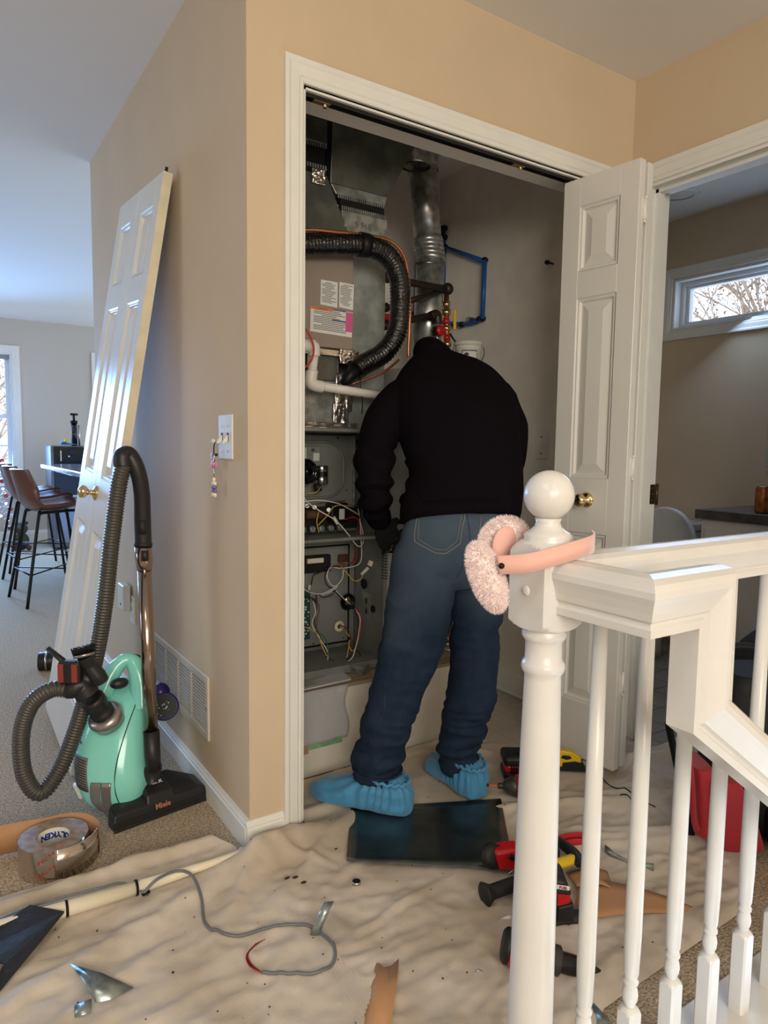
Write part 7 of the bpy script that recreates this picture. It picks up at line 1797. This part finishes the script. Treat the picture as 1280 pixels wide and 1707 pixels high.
bag_loft(0.08, 0.42, 0.03, 0.26, 0.0, 0.46, 0.85, 0.0).build('main_compartment', 'bag_black', bag)
bag_loft(-0.012, 0.055, -0.035, 0.12, 0.03, 0.225, 0.85, -0.02).build('side_pocket', 'bag_red', bag)
bag_loft(0.035, 0.165, -0.060, 0.03, 0.010, 0.20, 0.62, -0.05).build('front_pocket', 'bag_red', bag)
bag_loft(0.22, 0.27, -0.05, 0.02, 0.03, 0.13, 0.75).build('corner_pocket', 'bag_red', bag)
MB().tube(spline([BG @ Vector((0.02, 0.06, 0.47)), BG @ Vector((0.05, 0.06, 0.54)), BG @ Vector((0.16, 0.06, 0.55)), BG @ Vector((0.20, 0.06, 0.48))]), 0.010, 10, flat=0.5).build('carry_handle', 'bag_black', bag)
MB().tube(spline([BG @ Vector((-0.07, 0.02, 0.40)), BG @ Vector((-0.045, -0.02, 0.25)), BG @ Vector((-0.03, -0.03, 0.10)), BG @ Vector((-0.02, -0.03, 0.06))]), 0.008, 8).build('piping', 'bag_red', bag)
MB().box((0.20, -0.05, 0.0), (0.36, 0.05, 0.10), BG).build('lower_pouch', 'bag_black', bag, bevel=0.02, seg=3)
mat('pipe_dark_strap', rgb(28, 28, 30), 0.6)
sg = thing('black_satchel', (1.75, -0.55, 0.0), 'black bag slumped behind the red tool backpack', 'bag')
m = MB(); m.ball((1.80, -0.52, 0.26), 0.26, 16, (1.0, 0.75, 1.0)); m.build('sack', 'bag_black', sg)
MB().tube(spline([(1.62, -0.60, 0.44), (1.70, -0.66, 0.50), (1.85, -0.68, 0.50), (1.95, -0.62, 0.42)]), 0.012, 10, flat=0.4).build('strap', 'bag_black', sg)
# dark strut leaning beside the bag
MB().tube([(1.067,-0.555,0.332), (1.048,-0.659,0.043)], 0.012, 10, flat=0.5).build('black_strut', 'black', label='thin black strut leaning at the left of the red backpack', cat='strut')

# ================================================================ OUTSIDE THE WINDOWS
mat('bark', rgb(176, 156, 140), 0.9, var=0.2); mat('dry_leaf', rgb(170, 126, 96), 0.9, var=0.3, vscale=3)
def bare_tree(x, y, h, seed, label):
    _r = random.Random(seed); t = thing('bare_tree', (x, y, -1.5), label, 'tree'); m = MB(); lf = MB()
    def br(p, d, L_, r, lev):
        pts = [p]; q = p
        for k in range(3):
            d = (d + Vector((_r.uniform(-.25, .25), _r.uniform(-.25, .25), _r.uniform(-.1, .2)))).normalized(); q = q + d * L_ / 3; pts.append(q)
            if lev < 4:
                for s_ in range(2 if lev else 3):
                    dd = (d + Vector((_r.uniform(-1, 1), _r.uniform(-1, 1), _r.uniform(-.3, .6)))).normalized(); br(q, dd, L_ * 0.62, r * 0.5, lev + 1)
            else:
                for s_ in range(2):
                    c_ = q + Vector((_r.uniform(-.08, .08), _r.uniform(-.08, .08), _r.uniform(-.08, .08))); a_ = Vector((_r.uniform(-1, 1), _r.uniform(-1, 1), _r.uniform(-1, 1))) * 0.03; b_ = Vector((_r.uniform(-1, 1), _r.uniform(-1, 1), _r.uniform(-1, 1))) * 0.03
                    lf.add([c_ - a_, c_ + b_, c_ + a_], [(0, 1, 2)])
        m.tube(pts, [r, r * 0.6], 4, cap=False)
    br(Vector((x, y, -1.5)), Vector((0, 0, 1)), h, 0.06, 0)
    m.build('branches', 'bark', t, fix=False); lf.build('dry_leaves', 'dry_leaf', t, kind='stuff', fix=False)
    return t
bare_tree(8.0, 3.3, 3.6, 4, 'bare winter tree with tan leaves outside the bathroom window')
bare_tree(0.2, 14.5, 3.6, 7, 'bare winter tree outside the dining room window')
